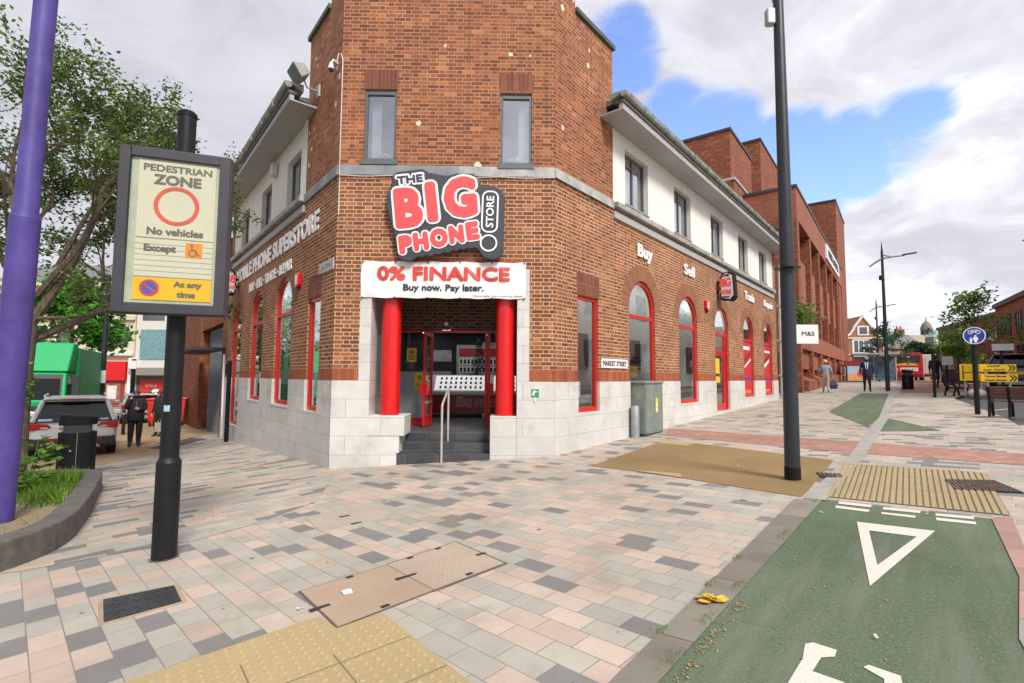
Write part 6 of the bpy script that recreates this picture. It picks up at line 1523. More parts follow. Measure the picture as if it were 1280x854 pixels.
for (x, y, dx, dy) in ((-1.23, 3.36, .05, .045), (-1.2, 3.87, .02, .02), (-0.80, 3.33, .02, .02), (-0.76, 3.82, .07, .06), (-0.82, 4.22, .02, .02), (-0.62, 4.42, .02, .02), (-0.3, 3.8, .02, .02), (-0.24, 4.22, .035, .03)):
    q = 0.012; z = G(x, y) + 0.0095; mb = MB(); mb.prism([(x - dx + q, y - dy - q, z), (x + dx + q, y + dy - q, z), (x + dx - q, y + dy + q, z), (x - dx - q, y - dy + q, z)], (0, 0, 0.002)); mb.build('lifting_slot', M_INK, o)
mb = MB(); x, y = -1.13, 3.58; z = G(x, y) + 0.0125; mb.prism([(x - .045, y + .02, z), (x + .01, y + .06, z), (x + .05, y - .01, z), (x, y - .05, z)], (0, 0, 0.002)); mb.build('sticker', mat('sticker_pale', (0.6, 0.66, 0.72), 0.5), o)
o, c_ = cover('inspection_cover', 'plain stone filled inspection cover nearest the building steps', [(-2.33, 5.79), (-1.78, 6.26), (-1.34, 5.59), (-1.89, 5.14)], rough_ground('cover_plain', (0.40, 0.34, 0.28), (0.46, 0.4, 0.33), 60, 0.5), 0.006)
mb = MB()
for (x, y) in ((-1.85, 5.72), (-1.62, 5.4)):
    z = G(x, y) + 0.0075; mb = MB(); mb.prism([(x - .06, y - .02, z), (x + .03, y + .05, z), (x + .06, y + .02, z), (x - .03, y - .05, z)], (0, 0, 0.002)); mb.build('lifting_slot', M_INK, o)
M_IRON = mat('cast_iron', (0.035, 0.037, 0.042), 0.5, var=0.3, scale=8)
DQ = [(-2.90, 3.70), (-2.53, 3.90), (-2.27, 3.59), (-2.59, 3.32)]
o, c_ = cover('drain_cover', 'long black cast iron cover with three panels near the sign post', DQ, M_IRON, 0.008, (mat('cover_mortar', (0.36, 0.27, 0.19), 0.9, var=0.2), 1.13))
mb = MB()
def dq(s, t): 
    v = quad_pt([DQ[0], DQ[1], DQ[2], DQ[3]], s, t); return v
for t in (0.0,):
    for (s0, s1, t0, t1) in ((0.03, 0.97, 0.33, 0.345), (0.03, 0.97, 0.655, 0.67)):
        q = [dq(s0, t0), dq(s1, t0), dq(s1, t1), dq(s0, t1)]; mb.prism([(v.x, v.y, G(v.x, v.y) + 0.0115) for v in q], (0, 0, 0.003))
for i in range(6):
    for j in range(9):
        s_, t_ = 0.14 + i * 0.14, 0.05 + j * 0.108
        q = [dq(s_, t_), dq(s_ + 0.06, t_), dq(s_ + 0.06, t_ + 0.035), dq(s_, t_ + 0.035)]; mb.prism([(v.x, v.y, G(v.x, v.y) + 0.0115) for v in q], (0, 0, 0.003))
mb.build('raised_pattern', mat('iron_worn', (0.055, 0.058, 0.065), 0.4), o)
def grate(label, q, nb):
    o, c_ = cover('drain_grate', label, q, mat('rust_dark', (0.03, 0.024, 0.02), 0.9), 0.012, None, 'drain grate')
    mb = MB()
    for k in range(nb):
        s0, s1 = (k + .15) / nb, (k + .7) / nb
        qq = [quad_pt(q, s0, 0), quad_pt(q, s1, 0), quad_pt(q, s1, 1), quad_pt(q, s0, 1)]; mb.prism([(v.x, v.y, G(v.x, v.y) + 0.0155) for v in qq], (0, 0, 0.006))
    mb.build('bars', mat('rust_iron', (0.12, 0.085, 0.06), 0.8, var=0.4, scale=12), o)
grate('wide slotted drain grate at the corner of the ribbed paving', [(5.02, 5.90), (5.42, 5.72), (5.18, 5.16), (4.72, 5.44)], 16)
grate('small rusty drain grate in the kerb by the tall lamp post', [(3.98, 6.66), (4.20, 6.48), (4.09, 6.29), (3.87, 6.37)], 6)

# small debris: rag, weeds along the kerb, litter
rnd = random.Random(4)
mb = MB()
for k in range(7):
    c = Vector((1.22 + rnd.gauss(0, .05), 3.12 + rnd.gauss(0, .035), 0)); c.z = G(c.x, c.y) + 0.02
    pts = [c + Vector((math.cos(a) * rnd.uniform(.02, .06), math.sin(a) * rnd.uniform(.02, .05), rnd.uniform(0, .025))) for a in [j * 1.05 for j in range(6)]]
    mb.poly(pts); 
tag(mb.build('rag', mat('rag_yellow', (0.65, 0.42, 0.04), 0.7, var=0.3, scale=20), None, norm=False), 'crumpled yellow scrap lying on the kerb by the green lane', 'litter')
mb = MB()
KL = [((0.55, 2.38), (3.15, 5.42))]
for k in range(420):
    t = rnd.random(); cl_ = rnd.choice([0.06, 0.12, 0.18, 0.20, 0.31, 0.33, 0.46, 0.62, 0.66, 0.97]); t = cl_ + rnd.gauss(0, 0.012)
    p = Vector((0.64, 2.38)).lerp(Vector((3.2, 5.36)), t); p += Vector((rnd.gauss(0, .018), rnd.gauss(0, .018)))
    if cl_ in (0.12, 0.46, 0.31): p += Vector((-.12, .10))
    z = G(p.x, p.y) + 0.005; a = rnd.uniform(0, 6.28); b = Vector((math.cos(a), math.sin(a), 0)); q = Vector((p.x, p.y, z)); up = Vector((rnd.gauss(0, .012), rnd.gauss(0, .012), rnd.uniform(.006, .03)))
    mb.face((mb.P(q - b * .003), mb.P(q + b * .003), mb.P(q + up)))
tag(mb.build('kerb_weeds', L_GRASS, None, norm=False), kind='stuff')
mb = MB()
for k in range(130):
    t = rnd.choice([0.04, 0.10, 0.16, 0.24]) + rnd.gauss(0, .014); p = Vector((0.70, 2.36)).lerp(Vector((3.22, 5.33)), t) + Vector((abs(rnd.gauss(0, .035)), -abs(rnd.gauss(0, .03))))
    z = G(p.x, p.y) + 0.008; a = rnd.uniform(0, 6.28); b = Vector((math.cos(a), math.sin(a), 0)) * rnd.uniform(.004, .012); c = Vector((-b.y, b.x, 0)) * 0.6; q = Vector((p.x, p.y, z))
    mb.poly([q - b, q + c, q + b + Vector((0, 0, .006)), q - c])
for k in range(130):
    x, y = rnd.uniform(-4, 4), rnd.uniform(2.4, 9)
    if y > 8.8 and abs(x) < 3: continue
    z = G(x, y) + 0.009; a = rnd.uniform(0, 6.28); s_ = rnd.uniform(.004, .014); b = Vector((math.cos(a), math.sin(a), 0)) * s_; c = Vector((-b.y, b.x, 0)) * 0.6; q = Vector((x, y, z)); mb.poly([q - b, q + c, q + b + Vector((0, 0, .004)), q - c])
tag(mb.build('leaf_litter', mat('dry_leaf', (0.30, 0.21, 0.10), 0.9, var=0.6, scale=60), None, norm=False), kind='stuff')
mb = MB()
for (x, y) in ((1.85, 2.63), (2.95, 4.85), (3.75, 4.62), (-1.36, 3.36), (4.1, 3.9), (-4.35, 5.1), (-4.75, 5.6), (-2.0, 9.25), (3.3, 7.4)):
    for k in range(3):
        c = Vector((x + rnd.gauss(0, .012), y + rnd.gauss(0, .012), G(x, y) + 0.016)); mb.poly([c + Vector((math.cos(a) * rnd.uniform(.006, .016), math.sin(a) * rnd.uniform(.005, .012), rnd.uniform(0, .005))) for a in [j * 1.26 for j in range(5)]])
tag(mb.build('paper_litter', mat('paper_scrap', (0.66, 0.66, 0.64), 0.8), None, norm=False), kind='stuff')

# ------------------------------------------------------------------ vehicles
M_TYRE = mat('tyre', (0.018, 0.018, 0.018), 0.85); M_RIM = mat('rim', (0.35, 0.35, 0.36), 0.35, metal=0.8)
M_SILVER = mat('car_silver', (0.62, 0.62, 0.63), 0.35, metal=0.15, var=0.02, scale=1.5, coat=0.4); M_BUMP = mat('bumper_black', (0.03, 0.03, 0.032), 0.6)
M_LAMP = mat('tail_red', (0.45, 0.010, 0.012), 0.35); M_DKBLUE = mat('car_dark', (0.02, 0.021, 0.028), 0.3, coat=0.5)
def car(name, label, cat, x, y, rz, body, L=4.2, W=1.78, H=1.6, group=None, pickup=False, detail=True):
    """+y of the car is forward; origin under its middle"""
    g = G(x, y); o = thing(name, label, cat, (x, y, g), rz, group); M = WM[o.name]; hw = W / 2
    # lower body: stations along the length (y, z bottom, z shoulder, half width)
    st = [(-L / 2, 0.42, 0.72, hw * .86), (-L / 2 + .04, 0.36, 0.88, hw * .93), (-L / 2 + .22, 0.30, 1.0, hw), (-L / 2 + .9, 0.24, 1.01, hw), (0, 0.22, 0.99, hw), (L * .22, 0.22, 0.97, hw), (L * .34, 0.24, 0.95, hw * .98), (L / 2 - .25, 0.28, 0.84, hw * .93), (L / 2 - .03, 0.36, 0.68, hw * .82), (L / 2, 0.42, 0.58, hw * .76)]
    def sec(yy, zb, zs, w):
        return [(-w * .93, yy, zb), (-w, yy, zb + .12), (-w, yy, zs - .2), (-w * .965, yy, zs), (-w * .8, yy, zs + .02), (w * .8, yy, zs + .02), (w * .965, yy, zs), (w, yy, zs - .2), (w, yy, zb + .12), (w * .93, yy, zb)]
    mb = MB(M); mb.loft([sec(*q) for q in st]); mb.build('body', body, o, smooth=True)
    # greenhouse: glass lower, painted roof
    gh = [(-L / 2 + .12, 1.0, .0), (-L / 2 + .48, 1.0, 1.0), (-L * .1, 1.0, 1.0), (L * .10, 1.0, .97), (L * .33, .96, .0)]
    b0, b1, b2, b3 = (-L / 2 + .14, -L / 2 + .52, L * .09, L * .32) if not pickup else (-L * .06, L * .0, L * .16, L * .33)
    zt = H - .08; wb, wt = hw * .93, hw * .74
    low = [(-wb, b0, 1.0), (wb, b0, 1.0), (wb, b3, .97), (-wb, b3, .97)]; top = [(-wt, b1, zt), (wt, b1, zt), (wt, b2, zt), (-wt, b2, zt)]
    mb = MB(M)
    for i in range(4): mb.poly([low[i], low[(i + 1) % 4], top[(i + 1) % 4], top[i]])
    mb.build('window_glass', G_CAR, o, norm=False)
    mb = MB(M); mb.loft([[(p[0] * 1.03, p[1] + (-.05 if k < 2 else .05), zt - .02) for k, p in enumerate(top)], [(p[0] * .98, p[1], zt + .04) for p in top], [(p[0] * .8, p[1] * .85 + .0, H) for p in top]])
    # pillars
    for i in range(4):
        a, b = Vector(low[i]), Vector(top[i]); mb.tube([a, b], 0.055, 6)
    for sx in (-1, 1):
        for t in (0.42, 0.72):
            p = Vector((sx * wb, b0 + (b3 - b0) * t, 0.99)); q = Vector((sx * wt, b1 + (b2 - b1) * t, zt)); mb.tube([p, q], 0.035, 6)
    mb.build('roof', body, o, smooth=True)
    mb = MB(M); mb.box((-wb + .1, b0 + .5, .5), (wb - .1, b3 - .3, 1.02)); mb.build('cabin', M_INK, o)
    for sx in (-1, 1):
        for yy in (-L * .30, L * .31):
            mb = MB(M); mb.tube([(sx * (hw - .20), yy, .33), (sx * (hw + .01), yy, .33)], .33, 24); w = mb.build('wheel', M_TYRE, o, smooth=True)
            mb = MB(M); mb.tube([(sx * (hw + .005), yy, .33), (sx * (hw + .022), yy, .33)], .20, 16); mb.build('rim', M_RIM, w)
        if detail:
            mb = MB(M); mb.prism([(sx * hw * .50, -L / 2 - .012, .875), (sx * hw * .92, -L / 2 - .012, .80), (sx * hw * .95, -L / 2 - .012, .99), (sx * hw * .60, -L / 2 - .012, .965)], (0, .09, 0))
            mb.prism([(sx * hw * .93, -L / 2 + .02, .80), (sx * hw * .93, -L / 2 + .34, .90), (sx * hw * .93, -L / 2 + .34, .97), (sx * hw * .93, -L / 2 + .02, .99)], (sx * hw * .085, 0, 0))
            tl = mb.build('tail_light', M_LAMP, o, bevel=0.01)
            mb = MB(M); mb.box((sx * hw * .66 - .07, -L / 2 - .036, .855), (sx * hw * .66 + .07, -L / 2 - .012, .885)); mb.build('lens', mat('lens_white', (0.7, 0.6, 0.6), 0.2), tl)
            mb = MB(M); mb.tube([(sx * hw * .72, b1 + .1, H + .03), (sx * hw * .72, b1 + .2, H + .06), (sx * hw * .72, b2 - .1, H + .06), (sx * hw * .72, b2 + .1, H + .0)], .02, 6); mb.build('roof_rail', M_SILVER, o, smooth=True)
            mb = MB(M); mb.loft([[(sx * (hw - .04), L * .17, 1.0), (sx * (hw + .2), L * .18, 1.0), (sx * (hw + .2), L * .18, 1.15), (sx * (hw - .02), L * .17, 1.13)], [(sx * (hw - .04), L * .21, 1.0), (sx * (hw + .17), L * .23, 1.02), (sx * (hw + .17), L * .23, 1.13), (sx * (hw - .02), L * .21, 1.12)]]); mb.build('wing_mirror', body, o, bevel=0.02)
            mb = MB(M); mb.box((sx * hw * .45 - .16, -L / 2 - .028, .53), (sx * hw * .45 + .16, -L / 2 - .008, .575)); mb.build('reflector', M_LAMP, o)
    mb = MB(M); mb.loft([[(-hw * .95, -L / 2 - .02, .34), (hw * .95, -L / 2 - .02, .34), (hw * .95, -L / 2 - .02, .60), (-hw * .95, -L / 2 - .02, .60)], [(-hw * 1.01, -L / 2 + .5, .26), (hw * 1.01, -L / 2 + .5, .26), (hw * 1.01, -L / 2 + .5, .62), (-hw * 1.01, -L / 2 + .5, .62)]]); bp_ = mb.build('bumper', M_BUMP, o, bevel=0.04)
    if detail:
        mb = MB(M); mb.prism([(-hw * .62, -L / 2 - .024, .32), (hw * .62, -L / 2 - .024, .32), (hw * .5, -L / 2 - .024, .45), (-hw * .5, -L / 2 - .024, .45)], (0, -.02, 0)); mb.build('skid_plate', M_GALV, bp_)
        mb = MB(M); mb.box((-.26, -L / 2 - .01, .70), (.26, -L / 2 + .02, .81)); mb.build('number_plate', mat('plate_yellow', (.7, .5, .02), .5), o)
        mb = MB(M); mb.box((-.3, -L / 2 - .022, .835), (.3, -L / 2 + .02, .865)); mb.build('trim_strip', M_RIM, o)
        mb = MB(M); mb.loft([[(-wt, b1 - .06, zt + .02), (wt, b1 - .06, zt + .02), (wt, b1 + .2, zt + .07), (-wt, b1 + .2, zt + .07)], [(-wt * .9, b1 - .14, zt + .05), (wt * .9, b1 - .14, zt + .05), (wt * .9, b1 + .2, H + .01), (-wt * .9, b1 + .2, H + .01)]]); sp_ = mb.build('spoiler', body, o, bevel=0.015)
        mb = MB(M); mb.box((-.28, b1 - .15, zt + .035), (.28, b1 - .10, zt + .06)); mb.build('brake_light', M_LAMP, sp_)
        d = Vector((0, b1 - b0, zt - 1.0)).normalized(); nn = Vector((0, -d.z, d.y))
        Wg = M @ wframe(Vector((0, b0, 1.0)), Vector((1, 0, 0)), nn) ; 
        Wg = M @ Matrix(((1, 0, 0, 0), (0, d.y, nn.y, b0), (0, d.z, nn.z, 1.0), (0, 0, 0, 1)))
        mb = MB(Wg); mb.box((-.72, .03, .004), (-.45, .10, .008)); mb.box((.52, .03, .004), (.70, .08, .008)); mb.build('sticker', mat('sticker_window', (.5, .5, .6), .5, var=.5, scale=25), o)
        mb = MB(Wg); mb.tube([(0.0, .02, .012), (.42, .06, .014)], .012, 6); mb.build('wiper', M_INK, o)
    return o
car('parked_car', 'silver hatchback SUV parked seen from behind by the litter bin', 'car', -12.95, 15.05, R_(40.5), M_SILVER, 4.25, 1.80, 1.62)
car('parked_car', 'pale silver car parked farther on behind the silver SUV', 'car', -20.2, 27.5, R_(40), mat('car_pale', (.5, .5, .5), .35, metal=.3), 4.2, 1.75, 1.5)
car('pickup', 'dark pickup with a yellow rear plate at the far right of the road', 'pickup', 23.2, 21.0, R_(-52), M_DKBLUE, 5.0, 1.85, 1.75, pickup=True, detail=True)
car('parked_car', 'black car standing behind the yellow arrow signs', 'car', 20.6, 20.2, R_(-52), M_DKBLUE, 4.2, 1.75, 1.5, detail=True)

def box_truck():
    x, y = -17.9, 19.2; rz = R_(40.5 + 180 - 9); o = thing('box_truck', 'bright green box truck facing the camera behind the silver SUV', 'truck', (x, y, G(x, y) + 0.1), rz); M = WM[o.name]
    GR = mat('truck_green', (.005, .36, .11), .5, var=.05, spec=.3)
    mb = MB(M); mb.box((-1.08, -5.2, .85), (1.08, .1, 3.35)); mb.build('cargo_box', GR, o, bevel=.04)
    mb = MB(M); s = [(-1.0, .15, .5), (1.0, .15, .5), (1.0, 1.75, .5), (-1.0, 1.75, .5)]; mb.loft([s, [(-1.02, .15, 1.4), (1.02, .15, 1.4), (1.02, 1.82, 1.35), (-1.02, 1.82, 1.35)], [(-.95, .15, 2.35), (.95, .15, 2.35), (.95, 1.35, 2.35), (-.95, 1.35, 2.35)], [(-.85, .15, 2.45), (.85, .15, 2.45), (.85, 1.1, 2.45), (-.85, 1.1, 2.45)]]); mb.build('cab', GR, o, bevel=.05)
    mb = MB(M); mb.loft([[(-.98, .15, 2.4), (.98, .15, 2.4), (.98, 1.35, 2.42), (-.98, 1.35, 2.42)], [(-1.05, .12, 3.5), (1.05, .12, 3.5), (1.02, .75, 3.5), (-1.02, .75, 3.5)]]); df_ = mb.build('wind_deflector', GR, o, bevel=.05)
    mb = MB(M); mb.poly([(-.86, 1.815, 1.42), (.86, 1.815, 1.42), (.80, 1.40, 2.27), (-.80, 1.40, 2.27)]); mb.build('windscreen', G_CAR, o, norm=False)
    mb = MB(M); mb.loft([[(-.92, 1.80, 1.36), (.92, 1.80, 1.36), (.86, 1.37, 2.32), (-.86, 1.37, 2.32)], [(-.92, 1.812, 1.36), (.92, 1.812, 1.36), (.86, 1.382, 2.32), (-.86, 1.382, 2.32)]]); mb.build('windscreen_surround', M_INK, o)
    for sx in (-1, 1):
        mb = MB(M); mb.tube([(sx * 1.0, 1.5, 2.2), (sx * 1.25, 1.55, 2.1), (sx * 1.25, 1.55, 1.5)], .02, 6); mb.box((sx * 1.26 - .11, 1.5, 1.95), (sx * 1.26 + .11, 1.58, 2.3)); mb.box((sx * 1.26 - .11, 1.5, 1.45), (sx * 1.26 + .11, 1.58, 1.9)); mb.build('mirror', M_BUMP, o, bevel=.02)
        mb = MB(M); mb.poly([(sx * 1.022, .4, 1.45), (sx * 1.022, 1.5, 1.42), (sx * .958, 1.2, 2.25), (sx * .958, .4, 2.25)]); mb.build('side_glass', G_CAR, o, norm=False)
        for yy in (1.05, -3.8):
            mb = MB(M); mb.tube([(sx * .8, yy, .38), (sx * 1.04, yy, .38)], .42, 20); mb.build('wheel', M_TYRE, o, smooth=True)
        mb = MB(M); mb.box((sx * .75 - .15, 1.76, .72), (sx * .75 + .15, 1.83, .95)); mb.build('headlight', mat('lens_clear', (.6, .62, .62), .1, coat=.5), o, bevel=.02)
    mb = MB(M); mb.box((-1.0, 1.72, .4), (1.0, 1.86, .7)); mb.build('bumper', M_BUMP, o, bevel=.03)
    mb = MB(M); mb.box((-.7, 1.77, 1.0), (.7, 1.84, 1.2)); mb.build('grille', M_INK, o)
box_truck()

def bus():
    x, y = 43.0, 54.5; rz = R_(-38); o = thing('bus', 'red single deck bus seen from behind in the far street', 'bus', (x, y, G(x, y)), rz); M = WM[o.name]
    RB = mat('bus_red', (.52, .015, .02), .3, coat=.4); W, H = 1.27, 3.05
    def s(yy, k=1.0): return [(-W * k, yy, .35), (-W * k, yy, 2.4), (-W * k * .94, yy, H - .18), (-W * k * .7, yy, H), (W * k * .7, yy, H), (W * k * .94, yy, H - .18), (W * k, yy, 2.4), (W * k, yy, .35)]
    mb = MB(M); mb.loft([s(-.1, .97), s(0), s(10.5), s(10.6, .96)]); mb.build('body', RB, o, smooth=True)
    mb = MB(M); mb.box((-1.0, -.13, 1.95), (1.0, -.09, 2.75)); mb.build('rear_window', mat('bus_glass', (.03, .035, .04), .08), o, bevel=.05)
    mb = MB(M); mb.prism([(-1.1, -.125, 1.62), (.9, -.125, 1.62), (.5, -.125, 1.86), (-.3, -.125, 1.93), (-1.1, -.125, 1.75)], (0, -.01, 0)); mb.build('advert_band', mat('bus_yellow', (.75, .45, .04), .5), o)
    mb = MB(M); mb.box((-.72, -.14, 1.02), (.8, -.1, 1.4)); pn_ = mb.build('advert_panel', M_SWHITE, o)
    mb = MB(M)
    for k in range(6): mb.box((-.62 + k * .22, -.146, 1.1 + .03 * (k % 2)), (-.5 + k * .22, -.141, 1.28))
    mb.build('advert_print', mat('bus_print', (.35, .2, .2), .5), pn_)
    for sx in (-1, 1):
        mb = MB(M); mb.tube([(sx * .98, -.14, 1.2), (sx * .98, -.09, 1.2)], .14, 14); mb.build('lamp', mat('lamp_amber', (.85, .4, .02), .3) if sx < 0 else M_LAMP, o)
        for yy in (2.3, 8.2):
            mb = MB(M); mb.tube([(sx * 1.0, yy, .48), (sx * 1.28, yy, .48)], .48, 18); mb.build('wheel', M_TYRE, o)
        mb = MB(M); mb.box((sx * 1.262, .8, 1.5), (sx * 1.275, 9.8, 2.5)); mb.build('side_window', MATS['bus_glass'], o)
    mb = MB(M); mb.box((-1.2, -.14, .38), (1.2, -.05, .72)); mb.build('bumper', mat('bus_dark', (.18, .01, .012), .5), o, bevel=.03)
    mb = MB(M); mb.box((-.5, -.13, 2.50), (.1, -.132, 2.62)); mb.box((-.55, -.136, 2.48), (-.15, -.131, 2.66)); mb.build('route_number', M_SWHITE, o)
bus()
def van():
    x, y = 47.3, 57.5; o = thing('box_van', 'pale grey box van standing right of the red bus', 'van', (x, y, G(x, y)), R_(-39)); M = WM[o.name]; PV = mat('van_pale', (.58, .62, .62), .5)
    mb = MB(M); mb.box((-1.0, 0, .7), (1.0, 4.6, 2.95)); mb.build('cargo_box', PV, o, bevel=.03)
    mb = MB(M); mb.loft([[(-.95, 4.65, .4), (.95, 4.65, .4), (.95, 6.4, .4), (-.95, 6.4, .4)], [(-.95, 4.65, 1.4), (.95, 4.65, 1.4), (.95, 6.2, 1.3), (-.95, 6.2, 1.3)], [(-.85, 4.65, 2.2), (.85, 4.65, 2.2), (.85, 5.4, 2.2), (-.85, 5.4, 2.2)]]); mb.build('cab', PV, o)
    mb = MB(M); mb.box((-.96, -.02, .85), (-.02, .0, 2.85)); mb.box((.02, -.02, .85), (.96, .0, 2.85)); mb.build('rear_door', PV, o)
    for sx in (-1, 1):
        for yy in (1.0, 5.2):
            mb = MB(M); mb.tube([(sx * .75, yy, .36), (sx * 1.0, yy, .36)], .36, 16); mb.build('wheel', M_TYRE, o)
    mb = MB(M); mb.box((-.95, -.05, .5), (.95, .3, .68)); mb.build('bumper', M_BUMP, o)
van()

# red waste trolleys
def trolley(x, y, rz, label):
    o = thing('waste_trolley', label, 'trolley', (x, y, G(x, y)), rz, 'red waste trolleys'); M = WM[o.name]; RT = mat('trolley_red', (.62, .035, .02), .5, var=.1)
    mb = MB(M); mb.loft([[(-.30, -.38, .2), (.30, -.38, .2), (.30, .38, .2), (-.30, .38, .2)], [(-.38, -.46, 1.25), (.38, -.46, 1.25), (.38, .46, 1.25), (-.38, .46, 1.25)]])
    for k in range(4): mb.box((-.27 + k * .15, -.475, .3), (-.21 + k * .15, -.40, 1.18))
    mb.build('body', RT, o, bevel=.02)
    mb = MB(M); mb.box((-.42, -.5, 1.25), (.42, .5, 1.33)); mb.build('lid', RT, o, bevel=.03)
    for sx in (-.24, .24):
        for sy in (-.3, .3):
            mb = MB(M); mb.tube([(sx - .03, sy, .1), (sx + .03, sy, .1)], .1, 12); mb.build('wheel', M_TYRE, o)
trolley(-16.95, 24.3, R_(20), 'left one of two red waste trolleys behind the man in black'); trolley(-16.15, 24.4, R_(30), 'right one of two red waste trolleys, half behind the sign post')

# ------------------------------------------------------------------ people
SKIN = mat('skin', (.50, .28, .20), .6)
def person(label, x, y, rz, h, pose, mats_, hair=None, extra=None, ground=True):
    """pose: joint name -> (x, y, z) for a 1.75 m body facing +y; one continuous skinned surface"""
    o = thing('person', label, 'person', (x, y, G(x, y)), rz); k = h / 1.75
    J = dict(pelvis=(0, 0, .95), belly=(0, .01, 1.12), chest=(0, .0, 1.32), neckb=(0, -.01, 1.47), neck=(0, .0, 1.53), jaw=(0, .035, 1.575), head=(0, .015, 1.64), crown=(0, .0, 1.715), nose=(0, .115, 1.62),
             shl=(-.17, -.01, 1.42), shr=(.17, -.01, 1.42), ell=(-.25, -.03, 1.14), elr=(.25, -.03, 1.14), wrl=(-.26, .05, .90), wrr=(.26, .05, .90), hal=(-.26, .07, .83), har=(.26, .07, .83),
             hil=(-.095, 0, .90), hir=(.095, 0, .90), knl=(-.105, .02, .50), knr=(.105, .02, .50), anl=(-.11, -.02, .10), anr=(.11, -.02, .10), hel=(-.11, -.05, .05), her=(.11, -.05, .05), tol=(-.13, .15, .035), tor=(.13, .15, .035))
    J.update(pose)
    RAD = dict(pelvis=.135, belly=.135, chest=.15, neckb=.075, neck=.055, jaw=.068, head=.092, crown=.055, nose=.014, shl=.072, shr=.072, ell=.052, elr=.052, wrl=.036, wrr=.036, hal=.032, har=.032, hil=.10, hir=.10, knl=.068, knr=.068, anl=.045, anr=.045, hel=.042, her=.042, tol=.035, tor=.035)
    if extra: RAD.update(extra)
    E_ = [('pelvis', 'belly'), ('belly', 'chest'), ('chest', 'neckb'), ('neckb', 'neck'), ('neck', 'jaw'), ('jaw', 'head'), ('head', 'crown'), ('head', 'nose'), ('chest', 'shl'), ('chest', 'shr'), ('shl', 'ell'), ('shr', 'elr'), ('ell', 'wrl'), ('elr', 'wrr'), ('wrl', 'hal'), ('wrr', 'har'),
          ('pelvis', 'hil'), ('pelvis', 'hir'), ('hil', 'knl'), ('hir', 'knr'), ('knl', 'anl'), ('knr', 'anr'), ('anl', 'hel'), ('anr', 'her'), ('anl', 'tol'), ('anr', 'tor')]
    for s in 'lr':
        w, hd = Vector(J['wr' + s]), Vector(J['ha' + s]); d = (hd - w).normalized(); sd = d.cross(Vector((0, 1, 0.2))).normalized(); cu = d.cross(sd)
        for f, (off, ln) in enumerate(((-.033, .075), (-.011, .088), (.011, .084), (.033, .066))):
            a = hd + sd * off * .6 + d * .015; b = hd + sd * off + d * ln * .6 + cu * .01; c = hd + sd * off * 1.05 + d * ln + cu * .035
            for q, pt in (('a', a), ('b', b), ('c', c)): J['f%s%d%s' % (s, f, q)] = tuple(pt); RAD['f%s%d%s' % (s, f, q)] = .0105 if q != 'c' else .008
            E_ += [('ha' + s, 'f%s%da' % (s, f)), ('f%s%da' % (s, f), 'f%s%db' % (s, f)), ('f%s%db' % (s, f), 'f%s%dc' % (s, f))]
        a = w.lerp(hd, .5) - sd * .03 * (1 if s == 'l' else -1) ; b = hd - sd * .06 * (1 if s == 'l' else -1) + d * .02 + cu * .01
        for q, pt in (('a', a), ('b', b)): J['t%s%s' % (s, q)] = tuple(pt); RAD['t%s%s' % (s, q)] = .011
        E_ += [('ha' + s, 't%sa' % s), ('t%sa' % s, 't%sb' % s)]
    names = list(J); idx = {n_: i for i, n_ in enumerate(names)}
    me = bpy.data.meshes.new('person'); me.from_pydata([tuple(Vector(J[n_]) * k) for n_ in names], [(idx[a], idx[b]) for a, b in E_], [])
    tmp = bpy.data.objects.new('person_rig', me); COL.objects.link(tmp)
    sm = tmp.modifiers.new('skin', 'SKIN'); sm.use_smooth_shade = True
    sv = me.skin_vertices[0].data
    for n_ in names: r = RAD[n_] * k; sv[idx[n_]].radius = (r * (1.12 if n_ in ('chest', 'belly', 'pelvis') else 1), r * (.8 if n_ in ('chest', 'belly') else 1)); sv[idx[n_]].use_root = (n_ == 'pelvis')
    sb = tmp.modifiers.new('sub', 'SUBSURF'); sb.levels = 1; sb.render_levels = 1
    dg = bpy.context.evaluated_depsgraph_get(); dg.update()
    nm = bpy.data.meshes.new_from_object(tmp.evaluated_get(dg)); bpy.data.objects.remove(tmp)
    slot = {}
    for i, (nm_, keys) in enumerate((('shoe', ('an', 'he', 'to')), ('leg', ('hi', 'kn', 'pe')), ('torso', ('be', 'ch', 'sh', 'el')), ('skin', ('ha', 'f', 't', 'neck', 'ja', 'hea', 'cr', 'no', 'wr')))): slot[nm_] = i
    def cls(a, b):
        if b in ('tol', 'tor', 'hel', 'her'): return 0
        if a in ('hil', 'hir', 'knl', 'knr') or b in ('hil', 'hir'): return 1
        if a in ('neckb', 'neck', 'jaw', 'head') : return 3
        if a.startswith('wr') or a.startswith('ha') or a[0] in 'ft': return 3
        if (a, b) == ('pelvis', 'belly'): return 2
        return 2
    segs = [(Vector(J[a]) * k, Vector(J[b]) * k, cls(a, b), RAD[a] * k) for a, b in E_]
    for m_ in mats_: nm.materials.append(m_)
    for p in nm.polygons:
        best = 1e9; c = p.center
        for a, b, s_, r in segs:
            d = b - a; t = max(0, min(1, (c - a).dot(d) / max(1e-9, d.length_squared))); dist = (c - a - d * t).length - r * .9
            if dist < best: best = dist; p.material_index = s_
        p.use_smooth = True
    ob = bpy.data.objects.new('body', nm); COL.objects.link(ob); ob.parent = o; WM[ob.name] = WM[o.name]
    M = WM[o.name]
    hd = Vector(J['head']) * k
    if hair:
        mb = MB(M @ Matrix.Translation(hd)); 
        rings = []
        for j in range(7):
            a = R_(-15 + 105 * j / 6); rr = .105 * k * math.cos(a) if j < 6 else .004; rings.append([(rr * math.cos(t) * .95, rr * math.sin(t) * 1.08 - .022 * k, .107 * k * math.sin(a) + .008) for t in [2 * math.pi * q / 14 for q in range(14)]])
        mb.loft(rings); mb.build('hair', hair, o, smooth=True)
